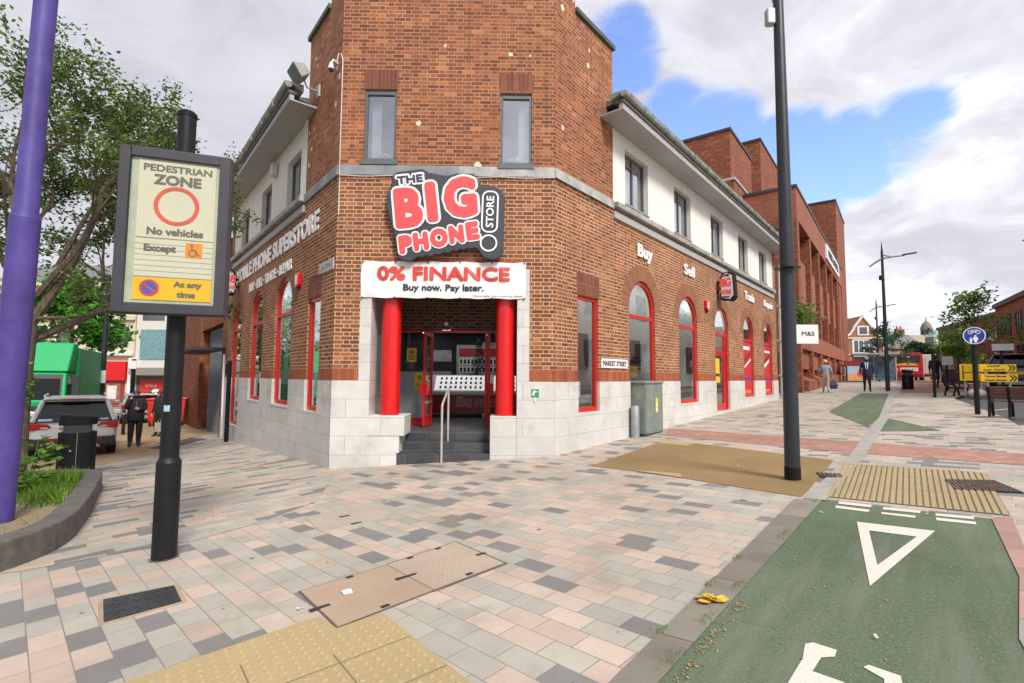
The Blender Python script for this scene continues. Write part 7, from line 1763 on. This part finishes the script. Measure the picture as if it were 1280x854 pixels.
    mb = MB(M @ Matrix.Translation(hd))
    for sx in (-1, 1): mb.ball((sx * .034 * k, .086 * k, .012 * k), .012 * k, n=8, m=5)
    mb.build('eyes', M_INK, o)
    return o, J, k, M
CLB = mat('cloth_black', (.016, .016, .019), .85, var=.3, scale=18); CLB2 = mat('cloth_black_trousers', (.012, .012, .013), .9, var=.3, scale=18); HAIR = mat('hair_brown', (.06, .035, .022), .8, var=.3, scale=40); HAIRG = mat('hair_grey', (.3, .28, .26), .8)
SHOE = mat('shoe_black', (.012, .012, .012), .6)
# man in black on the phone, facing the camera
o, J, k, M = person('man in black padded jacket holding a phone to his ear in the side street', -11.68, 15.75, R_(218), 1.76,
       dict(elr=(.24, .08, 1.17), wrr=(.17, .17, 1.42), har=(.135, .13, 1.50), ell=(-.235, .03, 1.15), wrl=(-.10, .22, 1.16), hal=(-.04, .23, 1.18), knl=(-.10, .05, .50), anl=(-.09, .0, .10), hel=(-.09, -.03, .05), tol=(-.11, .17, .035), jaw=(.01, .05, 1.57), head=(.012, .04, 1.63), crown=(.015, .03, 1.705), nose=(.02, .145, 1.605)),
       [SHOE, CLB2, CLB, SKIN], HAIR, dict(chest=.20, belly=.20, pelvis=.165, shl=.105, shr=.105, ell=.082, elr=.082, wrl=.05, wrr=.05, hil=.115, hir=.115, knl=.09, knr=.09, anl=.062, anr=.062))
def jacket(o, M, k, rows, m, name='jacket'):
    mb = MB(M); n = 20; rings = []
    for z, rx, ry, cy in rows:
        rings.append([(rx * k * math.cos(2 * math.pi * q / n) * (1 + .03 * math.sin(q * 2.3 + z * 9)), (cy + ry * math.sin(2 * math.pi * q / n) * (1 + .03 * math.sin(q * 1.7 + z * 7))) * k, z * k) for q in range(n)])
    mb.loft(rings); return mb.build(name, m, o, smooth=True)
jacket(o, M, k, ((.80, .205, .16, .0), (.83, .225, .175, .0), (1.0, .215, .17, .01), (1.2, .225, .165, .01), (1.38, .215, .145, 0), (1.46, .12, .1, 0)), CLB)
mb = MB(M); mb.tube([(0, .148 * k, .95 * k), (0, .175 * k, 1.2 * k), (0, .158 * k, 1.40 * k)], .006, 5); mb.build('jacket_zip', M_GALV, o)
mb = MB(M @ Matrix.Translation((.125 * k, .10 * k, 1.585 * k)) @ Matrix.Rotation(R_(20), 4, 'X')); mb.box((-.012, -.04, -.08), (.012, .04, .08)); tag(mb.build('phone', mat('phone_violet', (.08, .05, .32), .3), None, bevel=.006), 'dark violet phone in the hand of the man in black', 'phone')
mb = MB(); mb.box((-.12, -.05, 0), (.12, .05, .28)); mb.tube([(-.05, 0, .28), (-.03, 0, .36), (.03, 0, .36), (.05, 0, .28)], .008, 6)
solo(mb, 'carrier_bag', mat('bag_cream', (.55, .52, .42), .8), 'pale carrier bag hanging low behind the man in black', 'bag', (-11.25, 16.2, G(-11.25, 16.2) + .42), .7, bevel=.03)
# second person partly behind him
person('person in black jacket partly hidden behind the man on the phone', -13.15, 18.9, R_(170), 1.72, {}, [SHOE, CLB2, CLB, SKIN], HAIR)
# woman with straw hat walking away
WX, WY = 15.95, 25.6
o, J, k, M = person('person in straw hat and grey top walking away by the brick building', WX, WY, R_(-28), 1.66,
       dict(chest=(.0, .04, 1.30), neckb=(.0, .06, 1.45), neck=(.0, .08, 1.50), jaw=(0, .115, 1.55), head=(0, .10, 1.62), crown=(0, .09, 1.70), nose=(0, .2, 1.6), elr=(.29, -.02, 1.13), wrr=(.33, .06, .90), har=(.34, .07, .83), ell=(-.30, .0, 1.14), wrl=(-.26, .17, 1.0), hal=(-.25, .21, .97),
            knl=(-.10, .10, .50), anl=(-.10, .10, .10), hel=(-.10, .06, .05), tol=(-.12, .26, .04), knr=(.10, -.02, .50), anr=(.10, -.20, .12), her=(.10, -.25, .09), tor=(.11, -.05, .04)),
       [mat('shoe_brown', (.06, .04, .03), .7), mat('trouser_beige', (.36, .32, .25), .9, var=.15, scale=15), mat('top_grey', (.25, .27, .34), .9, var=.25, scale=25), SKIN], None, dict(belly=.165, chest=.17, pelvis=.165, shl=.085, shr=.085))
mb = MB(M); hd = Vector(J['head']) * k; mb.lathe([(.17, .03), (.165, .045), (.115, .05), (.105, .13), (.06, .155), (.005, .16)], tuple(hd), 20); tag(mb.build('straw_hat', mat('straw', (.68, .42, .13), .8, var=.2, scale=40), None, smooth=True), 'yellow straw hat worn by the person walking away', 'hat')
mb = MB(); mb.loft([[(-.17, -.1, 0), (.17, -.1, 0), (.17, .1, 0), (-.17, .1, 0)], [(-.22, -.14, .2), (.22, -.14, .2), (.22, .14, .2), (-.22, .14, .2)], [(-.12, -.05, .42), (.12, -.05, .42), (.12, .05, .42), (-.12, .05, .42)]]); mb.tube([(-.05, 0, .42), (-.02, 0, .56), (.02, 0, .56), (.05, 0, .42)], .012, 6)
hp = M @ (Vector(J['har']) * k)
solo(mb, 'shopping_bag', mat('bag_navy', (.03, .035, .09), .6, var=.4, scale=10), 'dark navy bag carried low by the person in the straw hat', 'bag', (hp.x + .03, hp.y + .02, hp.z - .58), R_(-30), bevel=.03).scale = (.85, .85, 1)
# suited man walking towards us
JK = mat('suit_navy', (.022, .024, .06), .85, var=.2, scale=15)
o, J, k, M = person('man in dark navy suit and tie walking toward the camera', 17.85, 25.3, R_(145), 1.78,
       dict(knl=(-.10, .06, .50), anl=(-.11, .05, .10), hel=(-.11, .02, .05), tol=(-.14, .22, .035), knr=(.10, .02, .50), anr=(.11, -.12, .11), her=(.11, -.16, .07), tor=(.13, .04, .035), ell=(-.27, -.06, 1.15), wrl=(-.27, .02, .90), hal=(-.27, .04, .83)),
       [SHOE, mat('suit_trousers', (.014, .015, .022), .9), JK, SKIN], HAIRG, dict(chest=.165, belly=.155, shl=.082, shr=.082))
jacket(o, M, k, ((.78, .185, .135, .0), (.80, .195, .14, .0), (1.0, .185, .135, .0), (1.15, .18, .13, .0), (1.36, .195, .125, 0), (1.45, .11, .09, 0)), JK)
mb = MB(M); mb.prism([(-.07 * k, .128 * k, 1.45 * k), (.07 * k, .128 * k, 1.45 * k), (.045 * k, .165 * k, 1.12 * k), (-.045 * k, .165 * k, 1.12 * k)], (0, .012, 0)); mb.build('shirt', M_SWHITE, o)
mb = MB(M); mb.prism([(-.016 * k, .145 * k, 1.45 * k), (.016 * k, .145 * k, 1.45 * k), (.026 * k, .182 * k, 1.06 * k), (-.026 * k, .182 * k, 1.06 * k)], (0, .010, 0)); mb.build('tie', mat('tie_blue', (.04, .06, .25), .6), o)
# man with backpack walking away beyond the bench
o, J, k, M = person('person in dark clothes with a backpack walking away near the small bench', 21.9, 26.0, R_(-60), 1.76, dict(knl=(-.10, .10, .50), anl=(-.10, .06, .10), tol=(-.12, .22, .04), hel=(-.1, .02, .05), anr=(.10, -.16, .12), her=(.1, -.2, .09), tor=(.11, -.02, .04)), [SHOE, mat('trouser_dark_green', (.02, .035, .03), .9), CLB, SKIN], HAIR, dict(chest=.165, belly=.155))
mb = MB(M); mb.box((-.17, -.36, 1.02), (.17, -.13, 1.45)); tag(mb.build('backpack', mat('pack_black', (.02, .02, .025), .8), None, bevel=.05), 'black backpack on the person near the small bench', 'backpack')
# tiny figures by the far shops and stalls
for i, (x, y, rz, c, lab) in enumerate(((-23.6, 33.0, 200, (.02, .02, .025), 'distant figure in dark coat before the red shop sign'), (-21.9, 33.5, 150, (.05, .045, .06), 'distant figure in charcoal before the pale shop pier'), (-20.9, 31.8, 180, (.12, .1, .16), 'distant figure in mauve near the sale window'), (30.0, 33.5, 120, (.03, .03, .04), 'distant dark figure walking by the green kiosks'), (34.0, 36.5, 200, (.25, .05, .05), 'distant figure in a red top by the green kiosks'))):
    person(lab, x, y, R_(rz), 1.7, {}, [SHOE, CLB2, mat('coat_%s' % ('dark', 'charcoal', 'mauve', 'night', 'crimson')[i], c, .9), SKIN], HAIR)

# ------------------------------------------------------------------ buildings of the side street
def building(name, label, P, az, L, D, z0, z1, wallm, rows=(), roof=None, group=None):
    """box building: P is the near end of its street face, az the way the face runs; rows: (z sill, z head, [centres], width, frame material)"""
    u = Vector((math.sin(R_(az)), math.cos(R_(az)), 0)); n = Vector((math.cos(R_(az)), -math.sin(R_(az)), 0))
    if (Vector((P[0], P[1], 0)) + u * L / 2).dot(n) > 0: n = -n
    W = wframe(Vector((P[0], P[1], 0)), u, n); o = thing(name, label, 'building', (P[0], P[1], z0), 0, group)
    mb = MB(W); mb.box((0, z0, -D), (L, z1, 0)); mb.build('wall', wallm, o)
    for (s0, s1, cs, w, fm) in rows:
        for c in cs:
            mb = MB(W); f = .07
            mb.box((c - w / 2 - f, s0 - f, .002), (c + w / 2 + f, s0, .06)); mb.box((c - w / 2 - f, s1, .002), (c + w / 2 + f, s1 + f, .06)); mb.box((c - w / 2 - f, s0, .002), (c - w / 2, s1, .06)); mb.box((c + w / 2, s0, .002), (c + w / 2 + f, s1, .06)); mb.box((c - .03, s0, .002), (c + .03, s1, .05)); mb.box((c - w / 2, (s0 + s1) / 2 + .1, .002), (c + w / 2, (s0 + s1) / 2 + .15, .05))
            w_ = mb.build('window', fm, o); mb = MB(W); mb.box((c - w / 2, s0, .003), (c + w / 2, s1, .02)); mb.build('pane', mat('far_glass', (.09, .11, .13), .12, var=.3, scale=.7), w_)
    if roof == 'flat':
        mb = MB(W); mb.box((-.1, z1, -D - .1), (L + .1, z1 + .25, .12)); mb.build('coping', M_CHAR, o)
    elif roof:
        mb = MB(W); mb.prism([(-.1, z1, .3), (-.1, z1 + roof, -D / 2), (-.1, z1, -D - .3)], (L + .2, 0, 0)); mb.build('roof', mat('roof_slate', (.17, .165, .165), .8, var=.2), o)
    return o, W
CREAMW = mat('facade_cream', (.62, .56, .45), .8, var=.08, scale=1.5); PALEW = mat('facade_pale', (.62, .61, .58), .8, var=.06); FRM = mat('frame_white', (.7, .7, .68), .6); FRD = mat('frame_dark', (.06, .06, .065), .5)
GZ = -1.0
b1, W1 = building('shop_building', 'cream facade shop building with red fascia at the end of the side street', (-44.0, 42.0), 90, 12.4, 10, GZ, 9.3, CREAMW, ((4.0, 5.6, [1.5, 4.0, 6.5, 9.0, 11.2], 1.1, FRD), (7.0, 8.4, [1.5, 4.0, 6.5, 9.0, 11.2], 1.0, FRD)), 2.6)
def trim(o, W, name, a, b, m, **k): mb = MB(W); mb.box(a, b); return mb.build(name, m, o, **k)
trim(b1, W1, 'cornice', (0, 6.2, 0.002), (12.4, 6.5, .25), CREAMW); trim(b1, W1, 'cornice', (0, 3.2, 0.002), (12.4, 3.45, .35), FRM); trim(b1, W1, 'cornice', (0, 9.0, 0.002), (12.4, 9.3, .4), CREAMW)
fa = trim(b1, W1, 'fascia', (8.9, 1.15, .1), (12.0, 2.7, .35), mat('fascia_red', (.62, .012, .016), .4))
mb = MB(W1 @ Matrix.Translation((0, 0, .352))); mb.text('kes', (9.55, 1.95), w=1.15, h=.62, z=(0, .02), bold=.04, shear=.25); mb.build('lettering', M_SWHITE, fa, norm=False)
sw = trim(b1, W1, 'shopfront', (9.1, -.9, .002), (11.8, 1.1, .08), mat('shopfront_red', (.30, .035, .03), .5)); trim(b1, W1, 'window_panel', (10.1, -.7, .082), (11.5, .9, .10), mat('window_mid', (.30, .12, .12), .3, var=.4)); trim(b1, W1, 'sale_poster', (10.4, -.4, .102), (11.2, .7, .11), mat('poster_white', (.72, .65, .64), .5, var=.2))
trim(b1, W1, 'shopfront', (0.3, -.9, .002), (8.5, 2.6, .08), mat('shopfront_grey', (.16, .2, .2), .4, var=.3)); trim(b1, W1, 'fascia', (0.3, 2.0, .09), (8.6, 3.0, .25), mat('fascia_teal', (.16, .26, .25), .5))
b2, W2 = building('shop_building', 'pale facade shop building with glass panels and a red sale window', (-31.5, 42.0), 90, 9.5, 10, GZ, 9.0, PALEW, (), 'flat')
for c in (1.4, 4.6, 7.8):
    trim(b2, W2, 'glass_panel', (c - 1.0, 2.9, .01), (c + 1.1, 5.4, .06), mat('panel_teal', (.16, .30, .33), .15, var=.25)); trim(b2, W2, 'window', (c - .9, 6.2, .01), (c + .9, 7.6, .06), mat('far_glass', (.09, .11, .13), .12))
trim(b2, W2, 'canopy', (0.2, 1.6, .002), (9.2, 2.2, .9), mat('canopy_grey', (.24, .23, .21), .6)); trim(b2, W2, 'shopfront', (.3, -.9, .002), (9.2, 1.5, .06), mat('shopfront_dark', (.07, .07, .075), .4, var=.3))
rw = trim(b2, W2, 'sale_window', (.6, -.9, .07), (2.6, 1.2, .10), mat('sale_red', (.48, .03, .03), .5)); mb = MB(W2 @ Matrix.Translation((0, 0, .102))); mb.text('SALE', (1.55, .75), w=1.0, h=.26, z=(0, .01), bold=.01); mb.build('lettering', mat('sale_pink', (.7, .3, .3), .5), rw, norm=False)
mb = MB(W2); mb.disc((1.95, -.05), .5, .102, .115, 24); mb.build('roundel', M_SWHITE, rw)
trim(b2, W2, 'pilaster', (-.3, -1, .003), (.25, 3.0, .3), M_SWHITE)
# brick annex that continues the side street wall
Wn = WL
an = thing('brick_annex', 'red brick annex with grey shutter door beyond the shop side wall', 'building', tuple(WL @ Vector((10.6, 0, 0))))
def tn(name, a, b, m): mb = MB(WL); mb.box(a, b); return mb.build(name, m, an)
tn('wall', (10.62, -1.4, -4), (11.5, 6.4, 0.0), M_BRICKMS); tn('recess_wall', (11.5, -1.4, -4), (16.6, 6.4, -0.32), M_BRICK); tn('wall', (16.6, -1.4, -4), (24.0, 6.4, 0.05), M_BRICKMS); tn('lintel', (11.5, 3.6, -0.32), (16.6, 6.4, 0.0), M_BRICKMS)
mb = MB(WL); mb.box((12.2, -1.2, -.315), (15.6, 3.5, -.20)); 
sh_ = mb.build('shutter_door', mat('shutter_grey', (.26, .29, .32), .5, var=.1), an)
mb = MB(WL)
for k in range(14): mb.box((12.3 + k * .235, -1.2, -.198), (12.34 + k * .235, 3.45, -.17))
mb.build('rib', mat('shutter_rib', (.2, .23, .26), .5), sh_)
tn('canopy', (10.9, 2.55, .002), (16.2, 2.65, 0.95), M_INK); tn('coping', (10.6, 6.4, -4), (24.1, 6.55, 0.12), M_CHAR)
mb = MB(WL); mb.tube([(22.8, -1.2, .12), (22.8, 6, .12)], .09, 10); mb.build('downpipe', M_SWHITE, an); mb = MB(WL); mb.tube([(10.62, -.6, .04), (10.62, 2.4, .06)], .04, 8); mb.build('downpipe', M_SWHITE, an)
tn('corner_stone', (10.56, -1.4, -.3), (10.78, .25, .08), M_STONE)
# side street poles
x, y = -19.65, 24.2; gz = G(x, y); o = thing('street_pole', 'dark pole with a small white notice beyond the silver SUV', 'pole', (x, y, gz)); mb = MB(); mb.cyl((x, y, gz), (x, y, 6.5), .14, .09, 14); mb.build('shaft', M_GREYP, o, smooth=True); mb = MB(); mb.box((x - .28, y - .2, 1.25), (x + .28, y - .16, 1.85)); mb.build('notice', M_SWHITE, o)
x, y = -20.6, 30.5; gz = G(x, y); o = thing('street_pole', 'plain pale pole before the sale window', 'pole', (x, y, gz)); mb = MB(); mb.cyl((x, y, gz), (x, y, 6.0), .08, n=12); mb.build('shaft', M_GALV, o, smooth=True)
x, y = -23.3, 31.0; gz = G(x, y); o = thing('street_pole', 'dark post with white plate before the pale shop pier', 'pole', (x, y, gz)); mb = MB(); mb.cyl((x, y, gz), (x, y, 2.6), .12, n=12); mb.build('shaft', M_BLACK, o, smooth=True); mb = MB(); mb.box((x - .1, y - .2, 2.0), (x + .3, y - .16, 2.5)); mb.build('plate', M_SWHITE, o)
x, y = -15.3, 20.0; gz = G(x, y); o = thing('street_bollard', 'thin black bollard between the SUV and the man in black', 'bollard', (x, y, gz)); mb = MB(); mb.tube([(x, y, gz), (x, y, gz + .95), (x, y, gz + 1.0)], [.06, .06, .03], 12); mb.build('shaft', M_BLACK, o, smooth=True); mb = MB(); mb.tube([(x, y, gz + .8), (x, y, gz + .86)], .065, 12); mb.build('band', M_GALV, o)
mb = MB(); mb.prism([(-10.75, 15.0, 0), (-9.75, 14.6, 0), (-10.6, 17.8, 0), (-11.5, 18.0, 0)], (0, 0, .01))
sheet('road_patch', [(-10.85, 15.2), (-9.95, 14.7), (-10.5, 17.6), (-11.5, 18.2)], 0.012, M_ASPH)

# ------------------------------------------------------------------ right side and far end of the street
BF = M_BRICKFAR
b, W_ = building('office_block', 'red brick office block with dark paired windows at the right edge', (25.2, 24.1), 33, 7.0, 9, 0.5, 5.95, M_BRICKFAR, ((4.25, 5.25, [.8, 2.4, 4.4, 6.0], .85, FRD), (2.6, 3.5, [.8, 2.4, 4.4, 6.0], .85, FRD)), 'flat')
trim(b, W_, 'shop_strip', (.2, .8, .01), (6.9, 2.3, .1), mat('office_shopfront', (.2, .22, .2), .4, var=.5, scale=1.2)); trim(b, W_, 'shop_strip', (3.2, 2.32, .01), (6.9, 2.52, .15), M_REDF)
b, W_ = building('terrace_house', 'cream rendered building mirrored in the arched shop windows', (18.4, 13.6), 33, 12.4, 8, .3, 8.5, CREAMW, ((2.4, 3.9, [1.5, 4.2, 7.0, 9.8, 11.6], 1.1, FRD), (5.6, 7.2, [1.5, 4.2, 7.0, 9.8, 11.6], 1.0, FRD)), 2.0)
b, W_ = building('long_building', 'long brick building with pale ribbon windows beyond the young tree', (33.2, 34.0), 26, 13.0, 12, 0.5, 6.15, mat('panel_red', (.24, .085, .06), .7, var=.1), (), 'flat')
trim(b, W_, 'ribbon_window', (.3, 4.4, .01), (12.7, 5.35, .06), mat('ribbon_pale', (.55, .58, .55), .4, var=.15))
for k in range(10): trim(b, W_, 'mullion', (.8 + k * 1.2, 4.4, .062), (.9 + k * 1.2, 5.35, .10), FRD)
trim(b, W_, 'shop_strip', (.3, .8, .01), (12.7, 2.9, .08), mat('shop_strip', (.16, .17, .16), .5, var=.4, scale=1))
# kiosks and stalls
def kiosk(x, y, rz, label, m):
    o = thing('market_stall', label, 'stall', (x, y, G(x, y)), rz, 'market stalls on the right'); M = WM[o.name]
    mb = MB(M); mb.box((-1.1, -.8, 0), (1.1, .8, 1.0)); mb.build('counter', mat('stall_dark', (.05, .055, .06), .6), o)
    for sx in (-1.1, 1.1):
        for sy in (-.8, .8): mb = MB(M); mb.cyl((sx, sy, 0), (sx, sy, 1.97), .03, n=6); mb.build('post', M_GALV, o)
    mb = MB(M); mb.loft([[(-1.3, -1.0, 1.95), (1.3, -1.0, 1.95), (1.3, 1.0, 1.95), (-1.3, 1.0, 1.95)], [(-1.3, -.1, 2.3), (1.3, -.1, 2.3), (1.3, .1, 2.3), (-1.3, .1, 2.3)]]); mb.box((-1.3, -1.02, 1.6), (1.3, -1.0, 1.95)); mb.build('awning', m, o)
GRN = mat('awning_green', (.015, .20, .11), .6); 
kiosk(33.9, 38.4, .8, 'green awning stall beyond the white square sign', GRN); kiosk(36.6, 40.2, .8, 'second green awning stall nearer the ribbon windowed building', GRN); 
# bus shelter and poster panel
x, y = 27.6, 40.5; z = G(x, y); o = thing('advert_panel', 'freestanding poster panel with a dark red top beside the shelter', 'advert', (x, y, z), R_(-20)); M = WM[o.name]
mb = MB(M); mb.box((-.62, -.1, .05), (.62, .1, 1.75)); mb.build('frame', M_CHAR, o); mb = MB(M); mb.box((-.66, -.12, 1.35), (.66, .12, 1.75)); mb.build('header', mat('header_maroon', (.25, .02, .03), .5), o)
pa = MB(M); pa.box((-.52, -.106, .15), (.52, -.101, 1.33)); ps = pa.build('poster', mat('poster_sky', (.35, .48, .6), .5, var=.1), o)
mb = MB(M); mb.prism([(-.5, -.112, .2), (.5, -.112, .2), (.5, -.112, .75), (.2, -.112, .62), (-.1, -.112, .72), (-.5, -.112, .6)], (0, -.004, 0)); mb.build('print', mat('poster_amber', (.7, .3, .1), .5, var=.4, scale=6), ps); mb = MB(M); mb.prism([(.1, -.118, .6), (.5, -.118, .6), (.5, -.118, 1.0), (.3, -.118, 1.1)], (0, -.004, 0)); mb.build('print', mat('poster_scarlet', (.6, .04, .05), .5), ps)
o = thing('bus_shelter', 'glass bus shelter behind the suited man', 'shelter', (30.3, 42.0, G(30, 42)), R_(-30)); M = WM[o.name]
for sx in (-1.5, -.1, 1.4): mb = MB(M); mb.box((sx, -.05, 0), (sx + .08, .05, 2.3)); mb.build('post', mat('shelter_grey', (.4, .43, .45), .5), o)
mb = MB(M); mb.box((-1.6, -.9, 2.3), (1.6, .9, 2.42)); mb.build('roof', MATS['shelter_grey'], o); mb = MB(M); mb.box((-1.45, .8, .2), (1.45, .82, 2.2)); mb.build('back_panel', mat('shelter_blue', (.15, .25, .33), .2, var=.5, scale=2), o); mb = MB(M); mb.box((-1.2, .3, .45), (1.2, .6, .5)); mb.build('seat', M_CHAR, o)
mb = MB(M); mb.poly([(-1.42, 0, .2), (-.1, 0, .2), (-.1, 0, 2.25), (-1.42, 0, 2.25)]); mb.poly([(-.02, 0, .2), (1.4, 0, .2), (1.4, 0, 2.25), (-.02, 0, 2.25)]); mb.build('pane', G_CLEAR, o, norm=False)
x, y = 26.3, 37.2; o = thing('stop_flag', 'yellow flag sign by the suited man', 'sign', (x, y, G(x, y))); mb = MB(); mb.cyl((x, y, G(x, y)), (x, y, 2.9), .04, n=8); mb.build('post', M_GALV, o); mb = MB(); mb.box((x - .2, y - .03, 2.45), (x + .2, y - .01, 2.85)); mb.build('flag', mat('flag_yellow', (.75, .6, .03), .5), o)
# gabled house
def gabled():
    P = Vector((48.7, 74.0, 0)); u = Vector((1, -.1, 0)).normalized(); n = Vector((-.1, -1, 0)).normalized(); W = wframe(P, u, n); o = thing('gabled_house', 'ornate red brick gabled house with white windows at the street end', 'building', (P.x, P.y, 1.3))
    mb = MB(W); w = 6.0; mb.prism([(0, .5, 0), (w, .5, 0), (w, 7.6, 0), (w * .80, 8.3, 0), (w * .72, 9.2, 0), (w * .5, 11.0, 0), (w * .28, 9.2, 0), (w * .2, 8.3, 0), (0, 7.6, 0)], (0, 0, -7)); mb.build('wall', BF, o)
    for a, b in (((-.1, 7.5), (w * .22, 8.35)), ((w * .2, 8.3), (w * .3, 9.25)), ((w * .28, 9.2), (w * .52, 11.1)), ((w * .48, 11.1), (w * .72, 9.2)), ((w * .7, 9.25), (w * .8, 8.3)), ((w * .78, 8.35), (w + .1, 7.5))):
        mb = MB(W); mb.tube([(*a, .05), (*b, .05)], .16, 6); mb.build('gable_trim', FRM, o)
    for (x0, x1, z0, z1) in ((1.6, 4.4, 5.6, 7.3), (1.6, 4.4, 2.9, 4.9), (2.4, 3.6, 8.3, 9.3)):
        mb = MB(W); mb.box((x0 - .2, z0 - .2, .003), (x1 + .2, z1 + .2, .08)); f = mb.build('window', FRM, o)
        m_ = max(1, int((x1 - x0) / .65))
        for i in range(m_): mb = MB(W); d_ = (x1 - x0) / m_; mb.box((x0 + i * d_ + .08, z0, .082), (x0 + (i + 1) * d_ - .08, z1, .1)); mb.build('pane', mat('far_glass', (.09, .11, .13), .12), f)
    for z in (5.15, 7.6): mb = MB(W); mb.box((-.05, z, .003), (w + .05, z + .18, .15)); mb.build('string_course', FRM, o)
    for x0 in (-.05, w - .35): mb = MB(W); mb.box((x0, .5, .004), (x0 + .4, 7.5, .14)); mb.build('quoin', FRM, o)
    mb = MB(W); mb.box((.1, .6, .003), (w - .1, 2.6, .2)); mb.build('shopfront', mat('shopfront_light', (.5, .5, .48), .5, var=.3), o)
gabled()
b, W_ = building('terrace_house', 'pinkish brick terrace with tiled roof and chimneys at the street end', (55.6, 78.0), 88, 9.5, 8, .8, 6.4, mat('brick_pink', (.46, .24, .17), .8, var=.1), ((4.2, 5.6, [1.2, 3.4, 5.6, 7.8], .9, FRM), (1.9, 3.2, [1.2, 3.4, 5.6, 7.8], .9, FRM)), 2.6)
for s in (1.0, 4.6, 7.6): 
    mb = MB(W_); mb.box((s, 7.4, -4.4), (s + 1.2, 9.9, -3.6)); ch = mb.build('chimney', BF, b)
    for q in (.25, .85): mb = MB(W_); mb.cyl((s + q, 9.9, -4), (s + q, 10.4, -4), .16, .13, 8); mb.build('chimney_pot', mat('pot_clay', (.4, .2, .12), .8), ch)
b, W_ = building('hall', 'long hall with pale tiled roof behind the round dark tree', (58.0, 84.0), 88, 24, 10, .8, 6.2, mat('stone_buff', (.52, .40, .28), .85, var=.1), ((3.4, 5.2, [10, 13, 16, 19], 1.0, FRM),), 3.4)
[c for c in b.children if c.name.startswith('roof')][0].data.materials[0] = mat('roof_tan', (.33, .27, .19), .85, var=.2)
o = thing('domed_tower', 'small dark domed turret rising above the tiled roofs', 'tower', (78.7, 95.0, 1.0)); DM = mat('dome_stone', (.20, .19, .165), .85, var=.25, scale=2)
mb = MB(); mb.lathe([(1.0, 0), (1.0, 8.6), (1.15, 8.7), (1.15, 9.1), (.85, 9.2)], (78.7, 95, 1), 8); mb.build('shaft', DM, o); mb = MB(); mb.lathe([(.8, 9.2), (.8, 9.9), (1.0, 10.0), (.92, 10.5), (.7, 11.1), (.34, 11.6), (.1, 11.8), (.07, 12.3), (.02, 12.6)], (78.7, 95, 1), 12); mb.build('dome', DM, o, smooth=True)
for k in range(6): a = k * 1.047; mb = MB(); mb.box((78.7 + .76 * math.cos(a) - .14, 95 + .76 * math.sin(a) - .14, 10.25), (78.7 + .76 * math.cos(a) + .14, 95 + .76 * math.sin(a) + .14, 10.85)); mb.build('opening', M_INK, o)
o = thing('clock_tower', 'little clock turret with a pale green copper roof', 'tower', (67.6, 80.0, .9)); mb = MB(); mb.box((66.7, 79.2, .9), (68.5, 80.9, 8.4)); mb.build('shaft', mat('clock_stone', (.33, .3, .27), .8), o); mb = MB(); mb.loft([[(66.6, 79.1, 8.4), (68.6, 79.1, 8.4), (68.6, 81.0, 8.4), (66.6, 81.0, 8.4)], [(67.3, 79.8, 9.1), (67.9, 79.8, 9.1), (67.9, 80.3, 9.1), (67.3, 80.3, 9.1)], [(67.55, 80, 9.6), (67.65, 80, 9.6), (67.65, 80.1, 9.6), (67.55, 80.1, 9.6)]]); mb.build('roof', mat('copper_green', (.22, .40, .33), .7), o)
mb = MB(wframe(Vector((67.6, 79.2, 7.6)), Vector((1, 0, 0)), Vector((0, -1, 0)))); mb.disc((0, 0), .65, .003, .06, 24); cf = mb.build('clock_face', M_SWHITE, o); mb = MB(wframe(Vector((67.6, 79.2, 7.6)), Vector((1, 0, 0)), Vector((0, -1, 0)))); mb.box((-.04, 0, .062), (.04, .5, .08)); mb.box((0, -.04, .062), (.35, .04, .08)); mb.build('hands', M_INK, cf)
b, W_ = building('terrace_house', 'plain red brick house between the clock turret and the ribbon windowed building', (68.5, 86.0), 88, 8, 8, .8, 6.2, BF, ((4.0, 5.2, [1.5, 4, 6.5], .9, FRM),), 2.4)
b, W_ = building('terrace_house', 'pale stone house front squeezed between precinct building and gabled house', (47.2, 76.0), 88, 2.2, 8, .8, 8.2, mat('stone_cream', (.58, .52, .42), .85), ((4.2, 5.8, [1.1], .8, FRM),), 'flat')
